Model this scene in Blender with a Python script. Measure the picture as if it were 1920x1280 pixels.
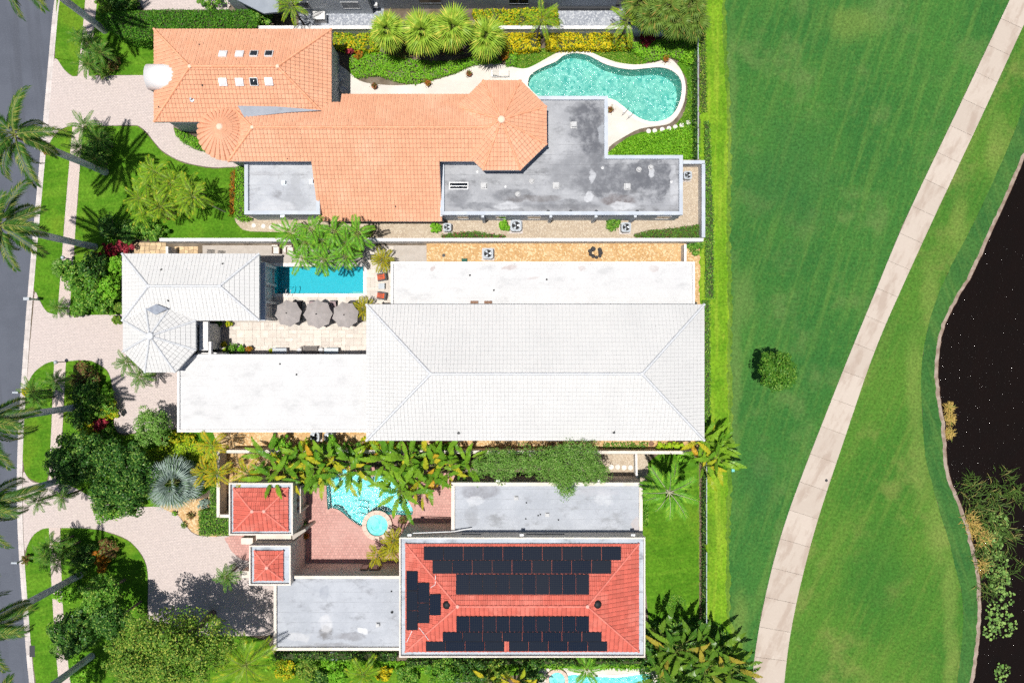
import bpy, bmesh, math, random
import numpy as np
from mathutils import Vector, Matrix
from mathutils.geometry import delaunay_2d_cdt
for _o in list(bpy.data.objects): bpy.data.objects.remove(_o)
scene = bpy.context.scene
COL = scene.collection
rad = math.radians
# ---------------------------------------------------------------- camera, sky, sun, exposure
S = 0.052                      # metres per photograph pixel on the ground
H = 69.333                     # flying height of the camera
SUNDX, SUNDY = 0.115, 0.085    # how far a shadow runs east / north per metre of height
cam_d = bpy.data.cameras.new('camera'); cam_d.sensor_width = 36.0
cam_d.lens = 36.0 * H / (1920 * S); cam_d.clip_start = 0.5; cam_d.clip_end = 1500
cam = bpy.data.objects.new('camera', cam_d); cam.location = (0, 0, H); COL.objects.link(cam)
scene.camera = cam
world = bpy.data.worlds.new('World'); scene.world = world; world.use_nodes = True
wn = world.node_tree.nodes; wl = world.node_tree.links
sky = wn.new('ShaderNodeTexSky'); sky.sky_type = 'NISHITA'; sky.sun_disc = False
sun_el = math.atan(1.0 / math.hypot(SUNDX, SUNDY))
sky.sun_elevation = sun_el
sky.sun_rotation = math.atan2(-SUNDX, -SUNDY)
sky.air_density = 1.0; sky.dust_density = 1.0; sky.ozone_density = 1.0
wl.new(sky.outputs[0], wn['Background'].inputs[0]); wn['Background'].inputs[1].default_value = 0.055
sun_d = bpy.data.lights.new('sun', 'SUN'); sun_d.energy = 4.1; sun_d.angle = rad(0.53); sun_d.color = (1.0, 0.965, 0.91)
sun = bpy.data.objects.new('sun', sun_d); COL.objects.link(sun); sun.location = (-20, -15, 120)
sun.rotation_euler = Vector((SUNDX, SUNDY, -1)).to_track_quat('-Z', 'Y').to_euler()
scene.view_settings.view_transform = 'Standard'; scene.view_settings.look = 'None'
scene.view_settings.gamma = 1.0; scene.view_settings.use_curve_mapping = False
scene.view_settings.exposure = 0.35

scene.render.engine = 'CYCLES'
scene.cycles.max_bounces = 6; scene.cycles.diffuse_bounces = 2; scene.cycles.glossy_bounces = 2; scene.cycles.transparent_max_bounces = 12
scene.cycles.use_light_tree = False; scene.cycles.use_denoising = False; scene.cycles.adaptive_threshold = 0.02
scene.cycles.caustics_reflective = False; scene.cycles.caustics_refractive = False

# ---------------------------------------------------------------- helpers
ORG = {}
def W(px, py, z=0.0):
    """photograph pixel -> the place it stands, at height z"""
    f = 1 - z / H
    return Vector(((px - 960) * S * f, (640 - py) * S * f, z))
def WX(px, z=0.0): return (px - 960) * S * (1 - z / H)
def WY(py, z=0.0): return (640 - py) * S * (1 - z / H)
def M_(px, z=0.0): return px * S * (1 - z / H)

def tag(o, label=None, cat=None, group=None, kind=None):
    if label: o['label'] = label
    if cat: o['category'] = cat
    if group: o['group'] = group
    if kind: o['kind'] = kind
    return o
def thing(name, label, cat, loc=(0, 0, 0), group=None, rz=0.0):
    o = bpy.data.objects.new(name, None); o.empty_display_size = 0.3
    COL.objects.link(o); o.location = loc; o.rotation_euler = (0, 0, rz)
    ORG[o.name] = Vector(loc)
    return tag(o, label, cat, group)

class MB:
    def __init__(s): s.v = []; s.f = []
    def add(s, vs, fs):
        o = len(s.v); s.v += [tuple(v) for v in vs]; s.f += [tuple(i + o for i in f) for f in fs]
        return s
    def box(s, x0, y0, z0, x1, y1, z1):
        if x0 > x1: x0, x1 = x1, x0
        if y0 > y1: y0, y1 = y1, y0
        return s.add([(x0,y0,z0),(x1,y0,z0),(x1,y1,z0),(x0,y1,z0),(x0,y0,z1),(x1,y0,z1),(x1,y1,z1),(x0,y1,z1)],
              [(3,2,1,0),(4,5,6,7),(0,1,5,4),(1,2,6,5),(2,3,7,6),(3,0,4,7)])
    def obox(s, c, sx, sy, sz, rz=0.0, tx=0.0):
        """box centred on c (base centre), turned by rz, tilted about its x axis by tx"""
        m = Matrix.Rotation(rz, 3, 'Z') @ Matrix.Rotation(tx, 3, 'X'); c = Vector(c); vs = []
        for z in (0, sz):
            for x, y in ((-1,-1),(1,-1),(1,1),(-1,1)): vs.append(c + m @ Vector((x*sx/2, y*sy/2, z)))
        return s.add(vs, [(3,2,1,0),(4,5,6,7),(0,1,5,4),(1,2,6,5),(2,3,7,6),(3,0,4,7)])
    def prism(s, poly, z0, z1, bottom=False):
        n = len(poly); a = [(p[0], p[1], z0) for p in poly]; b = [(p[0], p[1], z1) for p in poly]
        f = [tuple(range(n, 2*n))] + [(i, (i+1) % n, n + (i+1) % n, n + i) for i in range(n)]
        if bottom: f.append(tuple(range(n-1, -1, -1)))
        return s.add(a + b, f)
    def ring(s, outer, inner, z0, z1):
        n = len(outer)
        vs = [(p[0],p[1],z0) for p in outer] + [(p[0],p[1],z1) for p in outer] + [(p[0],p[1],z1) for p in inner] + [(p[0],p[1],z0) for p in inner]
        f = []
        for i in range(n):
            j = (i+1) % n
            f += [(i,j,n+j,n+i), (n+i,n+j,2*n+j,2*n+i), (2*n+i,2*n+j,3*n+j,3*n+i)]
        return s.add(vs, f)
    def tube(s, pts, r, n=6, cap=True):
        pts = [Vector(p) for p in pts]; k = len(pts)
        if not isinstance(r, (list, tuple)): r = [r] * k
        vs = []; prev = None
        for i, p in enumerate(pts):
            d = (pts[min(i+1, k-1)] - pts[max(i-1, 0)]).normalized()
            if prev is None:
                a = Vector((0,0,1)) if abs(d.z) < 0.9 else Vector((1,0,0)); x = d.cross(a).normalized()
            else: x = (prev - d * prev.dot(d)).normalized()
            prev = x; y = d.cross(x)
            for j in range(n):
                t = 2*math.pi*j/n; vs.append(p + (x*math.cos(t) + y*math.sin(t)) * r[i])
        f = [(i*n+j, i*n+(j+1) % n, (i+1)*n+(j+1) % n, (i+1)*n+j) for i in range(k-1) for j in range(n)]
        if cap: f += [tuple(range(n-1, -1, -1)), tuple(range((k-1)*n, k*n))]
        return s.add(vs, f)
    def lathe(s, c, prof, n=16):
        c = Vector(c); vs = []; k = len(prof)
        for r, z in prof:
            for j in range(n):
                t = 2*math.pi*j/n; vs.append((c.x + r*math.cos(t), c.y + r*math.sin(t), c.z + z))
        f = [(i*n+j, i*n+(j+1) % n, (i+1)*n+(j+1) % n, (i+1)*n+j) for i in range(k-1) for j in range(n)]
        f += [tuple(range(n-1, -1, -1)), tuple(range((k-1)*n, k*n))]
        return s.add(vs, f)
    def build(s, name, mat, parent=None, smooth=False, loc=None):
        org = Vector((0,0,0))
        if parent is not None: org = ORG[parent.name]
        elif loc is not None: org = Vector(loc)
        me = bpy.data.meshes.new(name)
        me.from_pydata([(v[0]-org.x, v[1]-org.y, v[2]-org.z) for v in s.v], [], s.f)
        if mat: me.materials.append(mat)
        if smooth: me.polygons.foreach_set('use_smooth', [True]*len(me.polygons))
        me.update()
        o = bpy.data.objects.new(name, me); COL.objects.link(o)
        if parent is not None: o.parent = parent
        else: o.location = org
        ORG[o.name] = org
        return o

def npmesh(name, v, f, mat):
    """quads from numpy arrays"""
    me = bpy.data.meshes.new(name); n = len(f)
    me.vertices.add(len(v)); me.vertices.foreach_set('co', np.asarray(v, dtype=np.float32).ravel())
    k = f.shape[1]
    me.loops.add(n*k); me.loops.foreach_set('vertex_index', np.asarray(f, dtype=np.int32).ravel())
    me.polygons.add(n); me.polygons.foreach_set('loop_start', np.arange(0, n*k, k, dtype=np.int32))
    me.update(calc_edges=True)
    if mat: me.materials.append(mat)
    return me
def link(name, me, parent=None, loc=(0,0,0), rot=(0,0,0), sc=1.0):
    o = bpy.data.objects.new(name, me); COL.objects.link(o)
    if parent is not None: o.parent = parent
    o.location = loc; o.rotation_euler = rot
    o.scale = (sc, sc, sc) if not isinstance(sc, (tuple, list)) else sc
    ORG[o.name] = ORG[parent.name] if parent is not None else Vector(loc)
    return o

def smooth_poly(p, k=5, closed=True):
    p = [Vector((a[0], a[1])) for a in p]; n = len(p); out = []
    for i in range(n if closed else n-1):
        if closed: a, b, c, d = p[i-1], p[i], p[(i+1) % n], p[(i+2) % n]
        else: a, b, c, d = p[max(i-1,0)], p[i], p[i+1], p[min(i+2,n-1)]
        for j in range(k):
            t = j / k; t2 = t*t; t3 = t2*t
            out.append(0.5*((2*b) + (c-a)*t + (2*a-5*b+4*c-d)*t2 + (3*b-a-3*c+d)*t3))
    if not closed: out.append(p[-1])
    return out
def densify(p, step):
    out = []; n = len(p)
    for i in range(n):
        a = Vector((p[i][0], p[i][1])); b = Vector((p[(i+1) % n][0], p[(i+1) % n][1]))
        k = max(1, int((b-a).length / step))
        for j in range(k): out.append(a.lerp(b, j/k))
    return out
def area2(p): return sum(p[i][0]*p[(i+1) % len(p)][1] - p[(i+1) % len(p)][0]*p[i][1] for i in range(len(p)))
def ccw(p): return list(p) if area2(p) > 0 else list(reversed(p))
def offset(poly, d):
    """inset (d>0) of a ccw polygon with mitred corners"""
    n = len(poly); out = []
    for i in range(n):
        a, b, c = (Vector((q[0], q[1])) for q in (poly[i-1], poly[i], poly[(i+1) % n]))
        e1 = (b-a).normalized(); e2 = (c-b).normalized()
        n1 = Vector((-e1.y, e1.x)); n2 = Vector((-e2.y, e2.x)); m = n1 + n2
        if m.length < 1e-6: m = n1
        m.normalize(); out.append(b + m * (d / max(0.35, m.dot(n1))))
    return out
def inpoly(x, y, p):
    c = False; n = len(p); j = n-1
    for i in range(n):
        if (p[i][1] > y) != (p[j][1] > y) and x < (p[j][0]-p[i][0])*(y-p[i][1])/(p[j][1]-p[i][1]) + p[i][0]: c = not c
        j = i
    return c
def inpoly_np(x, y, p):
    c = np.zeros(len(x), bool); n = len(p); j = n-1
    for i in range(n):
        xi, yi, xj, yj = p[i][0], p[i][1], p[j][0], p[j][1]
        if yi != yj: c ^= ((yi > y) != (yj > y)) & (x < (xj-xi)*(y-yi)/(yj-yi) + xi)
        j = i
    return c
def P(pts, z=0.0): return [W(a, b, z).xy for a, b in pts]

def sheet(name, poly, z, mat, holes=(), thick=0.06, jit=0.0, parent=None, kind='structure'):
    """a ground sheet (world xy polygon) with thickness; holes cut through it"""
    poly = ccw([Vector((q[0], q[1])) for q in poly]); rng = random.Random(len(poly)*7+int(abs(z)*1000))
    if jit: poly = [q + Vector((rng.uniform(-jit, jit), rng.uniform(-jit, jit))) for q in densify(poly, 0.35)]
    m = MB()
    if not holes: m.prism(poly, z-thick, z)
    else:
        vs = list(poly); es = [(i, (i+1) % len(poly)) for i in range(len(poly))]
        hl = []
        for h in holes:
            h = [Vector((q[0], q[1])) for q in h]; o = len(vs); vs += h; hl.append(h)
            es += [(o+i, o+(i+1) % len(h)) for i in range(len(h))]
        r = delaunay_2d_cdt(vs, es, [], 0, 1e-5)
        V = r[0]; F = []
        for f in r[2]:
            cx = sum(V[i].x for i in f)/len(f); cy = sum(V[i].y for i in f)/len(f)
            if inpoly(cx, cy, poly) and not any(inpoly(cx, cy, h) for h in hl): F.append(tuple(f))
        m.add([(q.x, q.y, z) for q in V], F)
        for lp in [poly] + hl:
            n = len(lp); m.add([(q.x, q.y, z) for q in lp] + [(q.x, q.y, z-thick) for q in lp], [(i, n+i, n+(i+1) % n, (i+1) % n) for i in range(n)])
    o = m.build(name, mat, parent)
    if parent is None and kind: o['kind'] = kind
    return o

# ---------------------------------------------------------------- materials
LZ = [0.030]
def lin(r, g, b):
    f = lambda c: ((c/255+0.055)/1.055)**2.4 if c > 10 else c/255/12.92
    return (f(r), f(g), f(b))
class NT:
    def __init__(s, name):
        s.m = bpy.data.materials.new(name); s.m.use_nodes = True; t = s.m.node_tree; s.n = t.nodes; s.l = t.links
        s.b = s.n['Principled BSDF']; s.out = s.n['Material Output']; s.pos = None
    def P(s):
        if s.pos is None: s.pos = s.n.new('ShaderNodeNewGeometry')
        return s.pos.outputs['Position']
    def isl(s):
        s.P(); return s.pos.outputs['Random Per Island']
    def mapv(s, scale=(1,1,1), rz=0.0):
        a = s.n.new('ShaderNodeMapping'); a.inputs['Scale'].default_value = scale; a.inputs['Rotation'].default_value = (0,0,rz)
        s.l.new(s.P(), a.inputs['Vector'])
        if rz:   # rotate first, stretch second
            a.inputs['Scale'].default_value = (1,1,1); c = s.n.new('ShaderNodeMapping'); c.inputs['Scale'].default_value = scale
            s.l.new(a.outputs[0], c.inputs['Vector']); return c.outputs[0]
        return a.outputs[0]
    def noise(s, scale, detail=3.0, vec=None, rough=0.55):
        a = s.n.new('ShaderNodeTexNoise'); a.inputs['Scale'].default_value = scale; a.inputs['Detail'].default_value = detail
        a.inputs['Roughness'].default_value = rough
        s.l.new(vec if vec is not None else s.P(), a.inputs['Vector']); return a.outputs['Fac']
    def ramp(s, fac, a, b):
        r = s.n.new('ShaderNodeMapRange'); r.interpolation_type = 'SMOOTHSTEP'
        r.inputs['From Min'].default_value = a; r.inputs['From Max'].default_value = b
        s.l.new(fac, r.inputs['Value']); return r.outputs[0]
    def mix(s, fac, a, b, mode='MIX'):
        x = s.n.new('ShaderNodeMix'); x.data_type = 'RGBA'; x.blend_type = mode
        for sock, v in ((x.inputs[0], fac), (x.inputs[6], a), (x.inputs[7], b)):
            if hasattr(v, 'links'): s.l.new(v, sock)
            elif isinstance(v, (int, float)): sock.default_value = v
            else: sock.default_value = (v[0], v[1], v[2], 1)
        return x.outputs[2]
    def math(s, op, a, b=None, c=None):
        x = s.n.new('ShaderNodeMath'); x.operation = op
        for i, v in enumerate((a, b, c)):
            if v is None: continue
            if hasattr(v, 'links'): s.l.new(v, x.inputs[i])
            else: x.inputs[i].default_value = v
        return x.outputs[0]
    def col(s, c):
        if hasattr(c, 'links'): s.l.new(c, s.b.inputs['Base Color'])
        else: s.b.inputs['Base Color'].default_value = (c[0], c[1], c[2], 1)
    def bump(s, h, strength=0.3, dist=0.02):
        a = s.n.new('ShaderNodeBump'); a.inputs['Strength'].default_value = strength; a.inputs['Distance'].default_value = dist
        s.l.new(h, a.inputs['Height']); s.l.new(a.outputs[0], s.b.inputs['Normal']); return a.outputs[0]
    def ell(s, cx, cy, rx, ry, amp=1.0, nscale=0.75, soft=0.3):
        """mask of a ragged blot centred at world cx,cy"""
        if not hasattr(s, 'dn'):
            s.dn = s.n.new('ShaderNodeTexNoise'); s.dn.inputs['Scale'].default_value = nscale; s.dn.inputs['Detail'].default_value = 6; s.dn.inputs['Roughness'].default_value = 0.62
            s.l.new(s.P(), s.dn.inputs['Vector'])
        d = s.dn
        v = s.n.new('ShaderNodeVectorMath'); v.operation = 'MULTIPLY_ADD'; v.inputs[1].default_value = (amp, amp, 0); v.inputs[2].default_value = (-cx-amp/2, -cy-amp/2, 0)
        s.l.new(d.outputs['Color'], v.inputs[0])
        a = s.n.new('ShaderNodeVectorMath'); a.operation = 'ADD'; s.l.new(v.outputs[0], a.inputs[0]); s.l.new(s.P(), a.inputs[1])
        c = s.n.new('ShaderNodeVectorMath'); c.operation = 'MULTIPLY'; c.inputs[1].default_value = (1/rx, 1/ry, 0); s.l.new(a.outputs[0], c.inputs[0])
        e = s.n.new('ShaderNodeVectorMath'); e.operation = 'LENGTH'; s.l.new(c.outputs[0], e.inputs[0])
        return s.ramp(e.outputs['Value'], 1.0+soft*0.25, 1.0-soft)

def simple(name, c1, c2=None, scale=3.0, rough=0.8, bump=0.0, bscale=25.0, island=0.0, spec=0.3, c3=None, scale3=0.25, fac3=1.0, metal=0.0, bdist=0.02, objrand=0.0):
    t = NT(name); c = c1
    if c2: c = t.mix(t.ramp(t.noise(scale, 4), 0.35, 0.65), c1, c2)
    if c3: c = t.mix(t.math('MULTIPLY', t.ramp(t.noise(scale3, 5), 0.45, 0.7), fac3), c, c3)
    if island:
        k = t.math('MULTIPLY_ADD', t.isl(), 2*island, 1-island)
        g = t.n.new('ShaderNodeCombineColor'); [t.l.new(k, g.inputs[i]) for i in range(3)]
        c = t.mix(1.0, c, g.outputs[0], 'MULTIPLY')
    if objrand:
        oi = t.n.new('ShaderNodeObjectInfo'); k = t.math('MULTIPLY_ADD', oi.outputs['Random'], 2*objrand, 1-objrand)
        g = t.n.new('ShaderNodeCombineColor'); [t.l.new(k, g.inputs[i]) for i in range(3)]
        c = t.mix(1.0, c, g.outputs[0], 'MULTIPLY')
    t.col(c); t.b.inputs['Roughness'].default_value = rough; t.b.inputs['Metallic'].default_value = metal
    t.b.inputs['Specular IOR Level'].default_value = spec
    if bump: t.bump(t.noise(bscale, 3), bump, bdist)
    return t.m

def leafmat(name, c1, c2, c3=None, rough=0.5, trans=0.22, f3=0.12, obj=False):
    t = NT(name); r = t.isl()
    if obj: oi = t.n.new('ShaderNodeObjectInfo'); r = oi.outputs['Random']
    c = t.mix(r, c1, c2)
    if c3: c = t.mix(t.ramp(t.math('FRACT', t.math('MULTIPLY', r, 17.3)), 1-f3-0.02, 1-f3+0.02), c, c3)
    t.col(c); t.b.inputs['Roughness'].default_value = rough; t.b.inputs['Specular IOR Level'].default_value = 0.14
    tr = t.n.new('ShaderNodeBsdfTranslucent'); mx = t.n.new('ShaderNodeMixShader'); mx.inputs[0].default_value = trans
    if hasattr(c, 'links'): t.l.new(c, tr.inputs[0])
    t.l.new(t.b.outputs[0], mx.inputs[1]); t.l.new(tr.outputs[0], mx.inputs[2]); t.l.new(mx.outputs[0], t.out.inputs[0])
    return t.m

def turf(name, dark, mid, light, rz=0.0, stripe=0.25, big=0.12, patch=None, blots=()):
    """mown grass: fine blades, blotches and mowing streaks"""
    t = NT(name)
    c = t.mix(t.ramp(t.noise(big, 3), 0.35, 0.65), dark, mid)
    c = t.mix(t.math('MULTIPLY', t.ramp(t.noise(0.9, 2, t.mapv((1.6, 0.10, 1), rz)), 0.45, 0.72), stripe*2.2), c, light)
    c = t.mix(t.math('MULTIPLY', t.ramp(t.noise(3.0, 2, t.mapv((1.0, 0.18, 1), rz)), 0.5, 0.75), stripe), c, light)
    c = t.mix(t.math('MULTIPLY', t.ramp(t.noise(1.3, 3, rough=0.7), 0.52, 0.75), 0.45), c, light)
    if patch: c = t.mix(t.math('MULTIPLY', t.ramp(t.noise(0.20, 6, rough=0.62), 0.5, 0.70), 0.75), c, patch)
    for cx, cy, rx, ry, bc, st in blots: c = t.mix(t.math('MULTIPLY', t.ell(cx, cy, rx, ry, amp=max(2.0, min(rx, ry)*1.5), nscale=0.35, soft=0.75), st), c, bc)
    k = t.math('MULTIPLY_ADD', t.noise(4.0, 5, rough=0.85), 2.6, -0.30)
    g = t.n.new('ShaderNodeCombineColor'); [t.l.new(k, g.inputs[i]) for i in range(3)]
    c = t.mix(1.0, c, g.outputs[0], 'MULTIPLY')
    t.col(c); t.b.inputs['Roughness'].default_value = 0.95; t.b.inputs['Specular IOR Level'].default_value = 0.1
    
    return t.m

def paver(name, c1, c2, mortar, w, h, rz=0.0, var=None, mort=0.02, offs=0.5):
    t = NT(name); br = t.n.new('ShaderNodeTexBrick'); br.offset = offs
    br.inputs['Scale'].default_value = 1.0; br.inputs['Brick Width'].default_value = w; br.inputs['Row Height'].default_value = h
    br.inputs['Mortar Size'].default_value = mort; br.inputs['Color1'].default_value = (*c1, 1); br.inputs['Color2'].default_value = (*c2, 1)
    br.inputs['Mortar'].default_value = (*mortar, 1); br.inputs['Mortar Smooth'].default_value = 0.2
    t.l.new(t.mapv((1,1,1), rz) if rz else t.P(), br.inputs['Vector'])
    c = br.outputs['Color']
    if var: c = t.mix(t.math('MULTIPLY', t.ramp(t.noise(0.35, 5), 0.42, 0.7), 0.6), c, var)
    c = t.mix(t.math('MULTIPLY', t.ramp(t.noise(1.1, 5, rough=0.7), 0.55, 0.75), 0.28), c, mortar)
    k = t.math('MULTIPLY_ADD', t.noise(5.0, 5, rough=0.75), 0.7, 0.65)
    g = t.n.new('ShaderNodeCombineColor'); [t.l.new(k, g.inputs[i]) for i in range(3)]
    c = t.mix(1.0, c, g.outputs[0], 'MULTIPLY')
    t.col(c); t.b.inputs['Roughness'].default_value = 0.85; t.b.inputs['Specular IOR Level'].default_value = 0.25
    a = t.math('SUBTRACT', 1.0, br.outputs['Fac']); t.bump(a, 0.4, 0.015)
    return t.m

def gravel(name, c1, c2, c3, scale=9.0):
    t = NT(name); v = t.n.new('ShaderNodeTexVoronoi'); v.inputs['Scale'].default_value = scale; t.l.new(t.P(), v.inputs['Vector'])
    sep = t.n.new('ShaderNodeSeparateColor'); t.l.new(v.outputs['Color'], sep.inputs[0])
    c = t.mix(sep.outputs[0], c1, c2); c = t.mix(t.ramp(sep.outputs[1], 0.72, 0.8), c, c3)
    c = t.mix(t.math('MULTIPLY', t.ramp(t.noise(0.6, 4), 0.45, 0.7), 0.35), c, c3)
    t.col(c); t.b.inputs['Roughness'].default_value = 0.9; t.b.inputs['Specular IOR Level'].default_value = 0.2
    t.bump(v.outputs['Distance'], 0.8, -0.05)
    return t.m

def membrane(name, base, light, dark, blots=(), seam=0.94, rough=0.75):
    """flat roof sheet with weathering and lap seams; blots = (cx,cy,rx,ry,colour,strength)"""
    t = NT(name)
    c = t.mix(t.ramp(t.noise(0.45, 6, rough=0.65), 0.35, 0.7), base, light)
    c = t.mix(t.math('MULTIPLY', t.ramp(t.noise(0.8, 6, t.mapv((0.5, 1.0, 1)), 0.7), 0.52, 0.72), 0.75), c, dark)
    c = t.mix(t.math('MULTIPLY', t.ramp(t.noise(2.2, 5, rough=0.7), 0.55, 0.72), 0.35), c, dark)
    wear = t.math('MULTIPLY_ADD', t.ramp(t.noise(1.6, 5, rough=0.7), 0.30, 0.62), 0.6, 0.4) if blots else None
    for cx, cy, rx, ry, bc, st in blots:
        c = t.mix(t.math('MULTIPLY', t.math('MULTIPLY', t.ell(cx, cy, rx, ry, amp=max(1.2, min(rx, ry)*1.9)), st), wear), c, bc)
    sx = t.n.new('ShaderNodeSeparateXYZ'); t.l.new(t.P(), sx.inputs[0])
    fr = t.math('FRACT', t.math('MULTIPLY_ADD', t.noise(0.7, 2), 0.08, t.math('DIVIDE', sx.outputs[1], seam)))
    ln = t.math('LESS_THAN', t.math('ABSOLUTE', t.math('SUBTRACT', fr, 0.5)), 0.022)
    c = t.mix(t.math('MULTIPLY', ln, t.math('MULTIPLY', t.ramp(t.noise(0.9, 2), 0.35, 0.6), 0.45)), c, dark)
    k = t.math('MULTIPLY_ADD', t.noise(6.0, 6, rough=0.75), 0.34, 0.83)
    g = t.n.new('ShaderNodeCombineColor'); [t.l.new(k, g.inputs[i]) for i in range(3)]
    c = t.mix(1.0, c, g.outputs[0], 'MULTIPLY')
    t.col(c); t.b.inputs['Roughness'].default_value = rough; t.b.inputs['Specular IOR Level'].default_value = 0.25
    t.bump(t.noise(18, 4), 0.25, 0.01)
    return t.m

def water(name, tint, bumpscale, strength, rough=0.04, body=None, bodyfac=0.0, dist=0.12, gcol=0.8):
    t = NT(name); t.n.remove(t.b)
    h = t.math('ADD', t.noise(bumpscale, 3.0, t.mapv((1, 0.75, 1), 0.5)), t.math('MULTIPLY', t.noise(bumpscale*2.7, 2.0), 0.45))
    bp = t.n.new('ShaderNodeBump'); bp.inputs['Strength'].default_value = strength; bp.inputs['Distance'].default_value = dist; t.l.new(h, bp.inputs['Height'])
    gl = t.n.new('ShaderNodeBsdfGlossy'); gl.inputs[0].default_value = (gcol, gcol, gcol, 1); gl.inputs['Roughness'].default_value = rough; t.l.new(bp.outputs[0], gl.inputs['Normal'])
    fr = t.n.new('ShaderNodeFresnel'); fr.inputs['IOR'].default_value = 1.33
    tr = t.n.new('ShaderNodeBsdfTransparent'); tr.inputs[0].default_value = (*tint, 1); base = tr.outputs[0]
    if body:
        df = t.n.new('ShaderNodeBsdfDiffuse'); df.inputs[0].default_value = (*body, 1); t.l.new(bp.outputs[0], df.inputs['Normal'])
        m2 = t.n.new('ShaderNodeMixShader'); m2.inputs[0].default_value = bodyfac; t.l.new(base, m2.inputs[1]); t.l.new(df.outputs[0], m2.inputs[2]); base = m2.outputs[0]
    mx = t.n.new('ShaderNodeMixShader'); t.l.new(fr.outputs[0], mx.inputs[0]); t.l.new(base, mx.inputs[1]); t.l.new(gl.outputs[0], mx.inputs[2])
    t.l.new(mx.outputs[0], t.out.inputs[0]); return t.m

# ================================================================ materials in use
m_ground = simple('garden soil', (0.0975,0.0750,0.0525), (0.1650,0.1275,0.0900), 1.5, 0.95, 0.8, 12, c3=(0.2250,0.1875,0.1425), scale3=0.5, bdist=0.05)
m_mulch = simple('bark mulch', (0.10,0.065,0.045), (0.20,0.14,0.10), 6, 0.95, 0.9, 14, bdist=0.05)
def _road():
    t = NT('asphalt'); c = t.mix(t.ramp(t.noise(0.35, 4), 0.35, 0.65), (0.066,0.075,0.098), (0.082,0.092,0.118))
    c = t.mix(t.math('MULTIPLY', t.ramp(t.noise(0.7, 4, t.mapv((1.4,0.07,1), -0.12)), 0.5, 0.7), 0.6), c, (0.052,0.058,0.075))
    c = t.mix(t.math('MULTIPLY', t.ramp(t.noise(9.0, 4, rough=0.8), 0.4, 0.75), 0.55), c, (0.125,0.135,0.165))
    t.col(c); t.b.inputs['Roughness'].default_value = 0.85; t.bump(t.noise(40, 3), 0.5, 0.01); return t.m
m_road = _road()
m_kerb = simple('kerb concrete', (0.5580,0.5040,0.4770), (0.4680,0.4230,0.3960), 1.2, 0.85, 0.3, 20, objrand=0.07)
m_walk = paver('sidewalk pavers', (0.60,0.49,0.44), (0.54,0.44,0.40), (0.42,0.36,0.33), 0.28, 0.14, 1.45, (0.50,0.42,0.38))
m_drive = paver('driveway pavers', (0.565,0.480,0.445), (0.515,0.440,0.410), (0.40,0.35,0.33), 0.30, 0.15, 0.06, (0.50,0.425,0.395))
m_redpave = paver('red courtyard pavers', (0.56,0.31,0.27), (0.46,0.24,0.21), (0.34,0.21,0.18), 0.26, 0.26, 0.0, (0.52,0.32,0.28))
m_lawn = turf('front lawn', (0.0533,0.1517,0.0074), (0.0777,0.1961,0.0104), (0.1480,0.2664,0.0222), 1.4, 0.15, 0.4, (0.125,0.205,0.014))
m_rough = turf('golf rough', (0.090,0.215,0.010), (0.150,0.290,0.014), (0.25,0.34,0.03), 0.0, 0.30, 0.30, (0.085,0.19,0.012))
m_rough2 = turf('thinner golf rough', (0.075,0.165,0.016), (0.105,0.200,0.022), (0.17,0.24,0.04), 0.0, 0.25, 0.5)
def gb(px, py, rx, ry, col, st): q = W(px, py); return (q.x, q.y, rx*S, ry*S, col, st)
YG = (0.150,0.215,0.045); PG_ = (0.105,0.180,0.045); DGc = (0.026,0.098,0.028); BR = (0.200,0.250,0.020)
m_fair = turf('fairway grass', (0.030,0.116,0.024), (0.046,0.146,0.026), (0.092,0.182,0.036), 0.30, 0.24, 0.08, (0.098,0.168,0.046), blots=[gb(1600,40,60,40,YG,0.5), gb(1395,560,28,60,PG_,0.55), gb(1378,700,14,240,PG_,0.6), gb(1480,330,110,140,DGc,0.45), gb(1420,900,46,90,DGc,0.4), gb(1385,1160,22,70,YG,0.5), gb(1372,180,12,180,PG_,0.5)])
m_fair2 = turf('fairway grass beside the pond', (0.042,0.136,0.018), (0.068,0.166,0.021), (0.125,0.190,0.034), 0.42, 0.20, 0.09, (0.150,0.190,0.045), blots=[gb(1868,285,24,90,YG,0.55), gb(1800,430,24,80,YG,0.55), gb(1745,560,22,90,YG,0.55), gb(1714,720,20,120,YG,0.55), gb(1725,870,24,90,YG,0.55), gb(1755,990,26,90,YG,0.55), gb(1782,1110,20,90,YG,0.55), gb(1782,1230,14,90,YG,0.55), gb(1650,1080,80,110,(0.030,0.120,0.018),0.6)])
m_bank = turf('pond bank grass', (0.030,0.105,0.024), (0.044,0.128,0.027), (0.085,0.165,0.036), -0.35, 0.22, 0.3)
m_mud = simple('pond edge mud', (0.34,0.27,0.22), (0.22,0.16,0.12), 1.5, 0.9, 0.6, 10)
m_pondbed = simple('pond bed', (0.055,0.022,0.009), (0.028,0.012,0.006), 0.5, 0.9)
m_tan = gravel('tan river gravel', (0.5576,0.3608,0.1640), (0.4264,0.2542,0.1148), (0.6396,0.4920,0.2952), 8)
m_beige = gravel('beige pea gravel', (0.4675,0.3825,0.2805), (0.3825,0.3060,0.2295), (0.5440,0.4675,0.3655), 11)
m_greygrav = gravel('grey crushed stone', (0.34,0.36,0.40), (0.22,0.24,0.28), (0.48,0.50,0.53), 9)
m_deck = simple('cream pool deck', (0.6216,0.5712,0.5124), (0.5712,0.5292,0.4788), 0.7, 0.85, 0.25, 30, c3=(0.6636,0.6300,0.5796), scale3=0.3)
m_trav = simple('travertine', (0.6020,0.5504,0.4902), (0.5504,0.4902,0.4300), 2.2, 0.7, 0.2, 20, c3=(0.4988,0.4472,0.3956), scale3=1.2, fac3=0.5, objrand=0.10)
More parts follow.
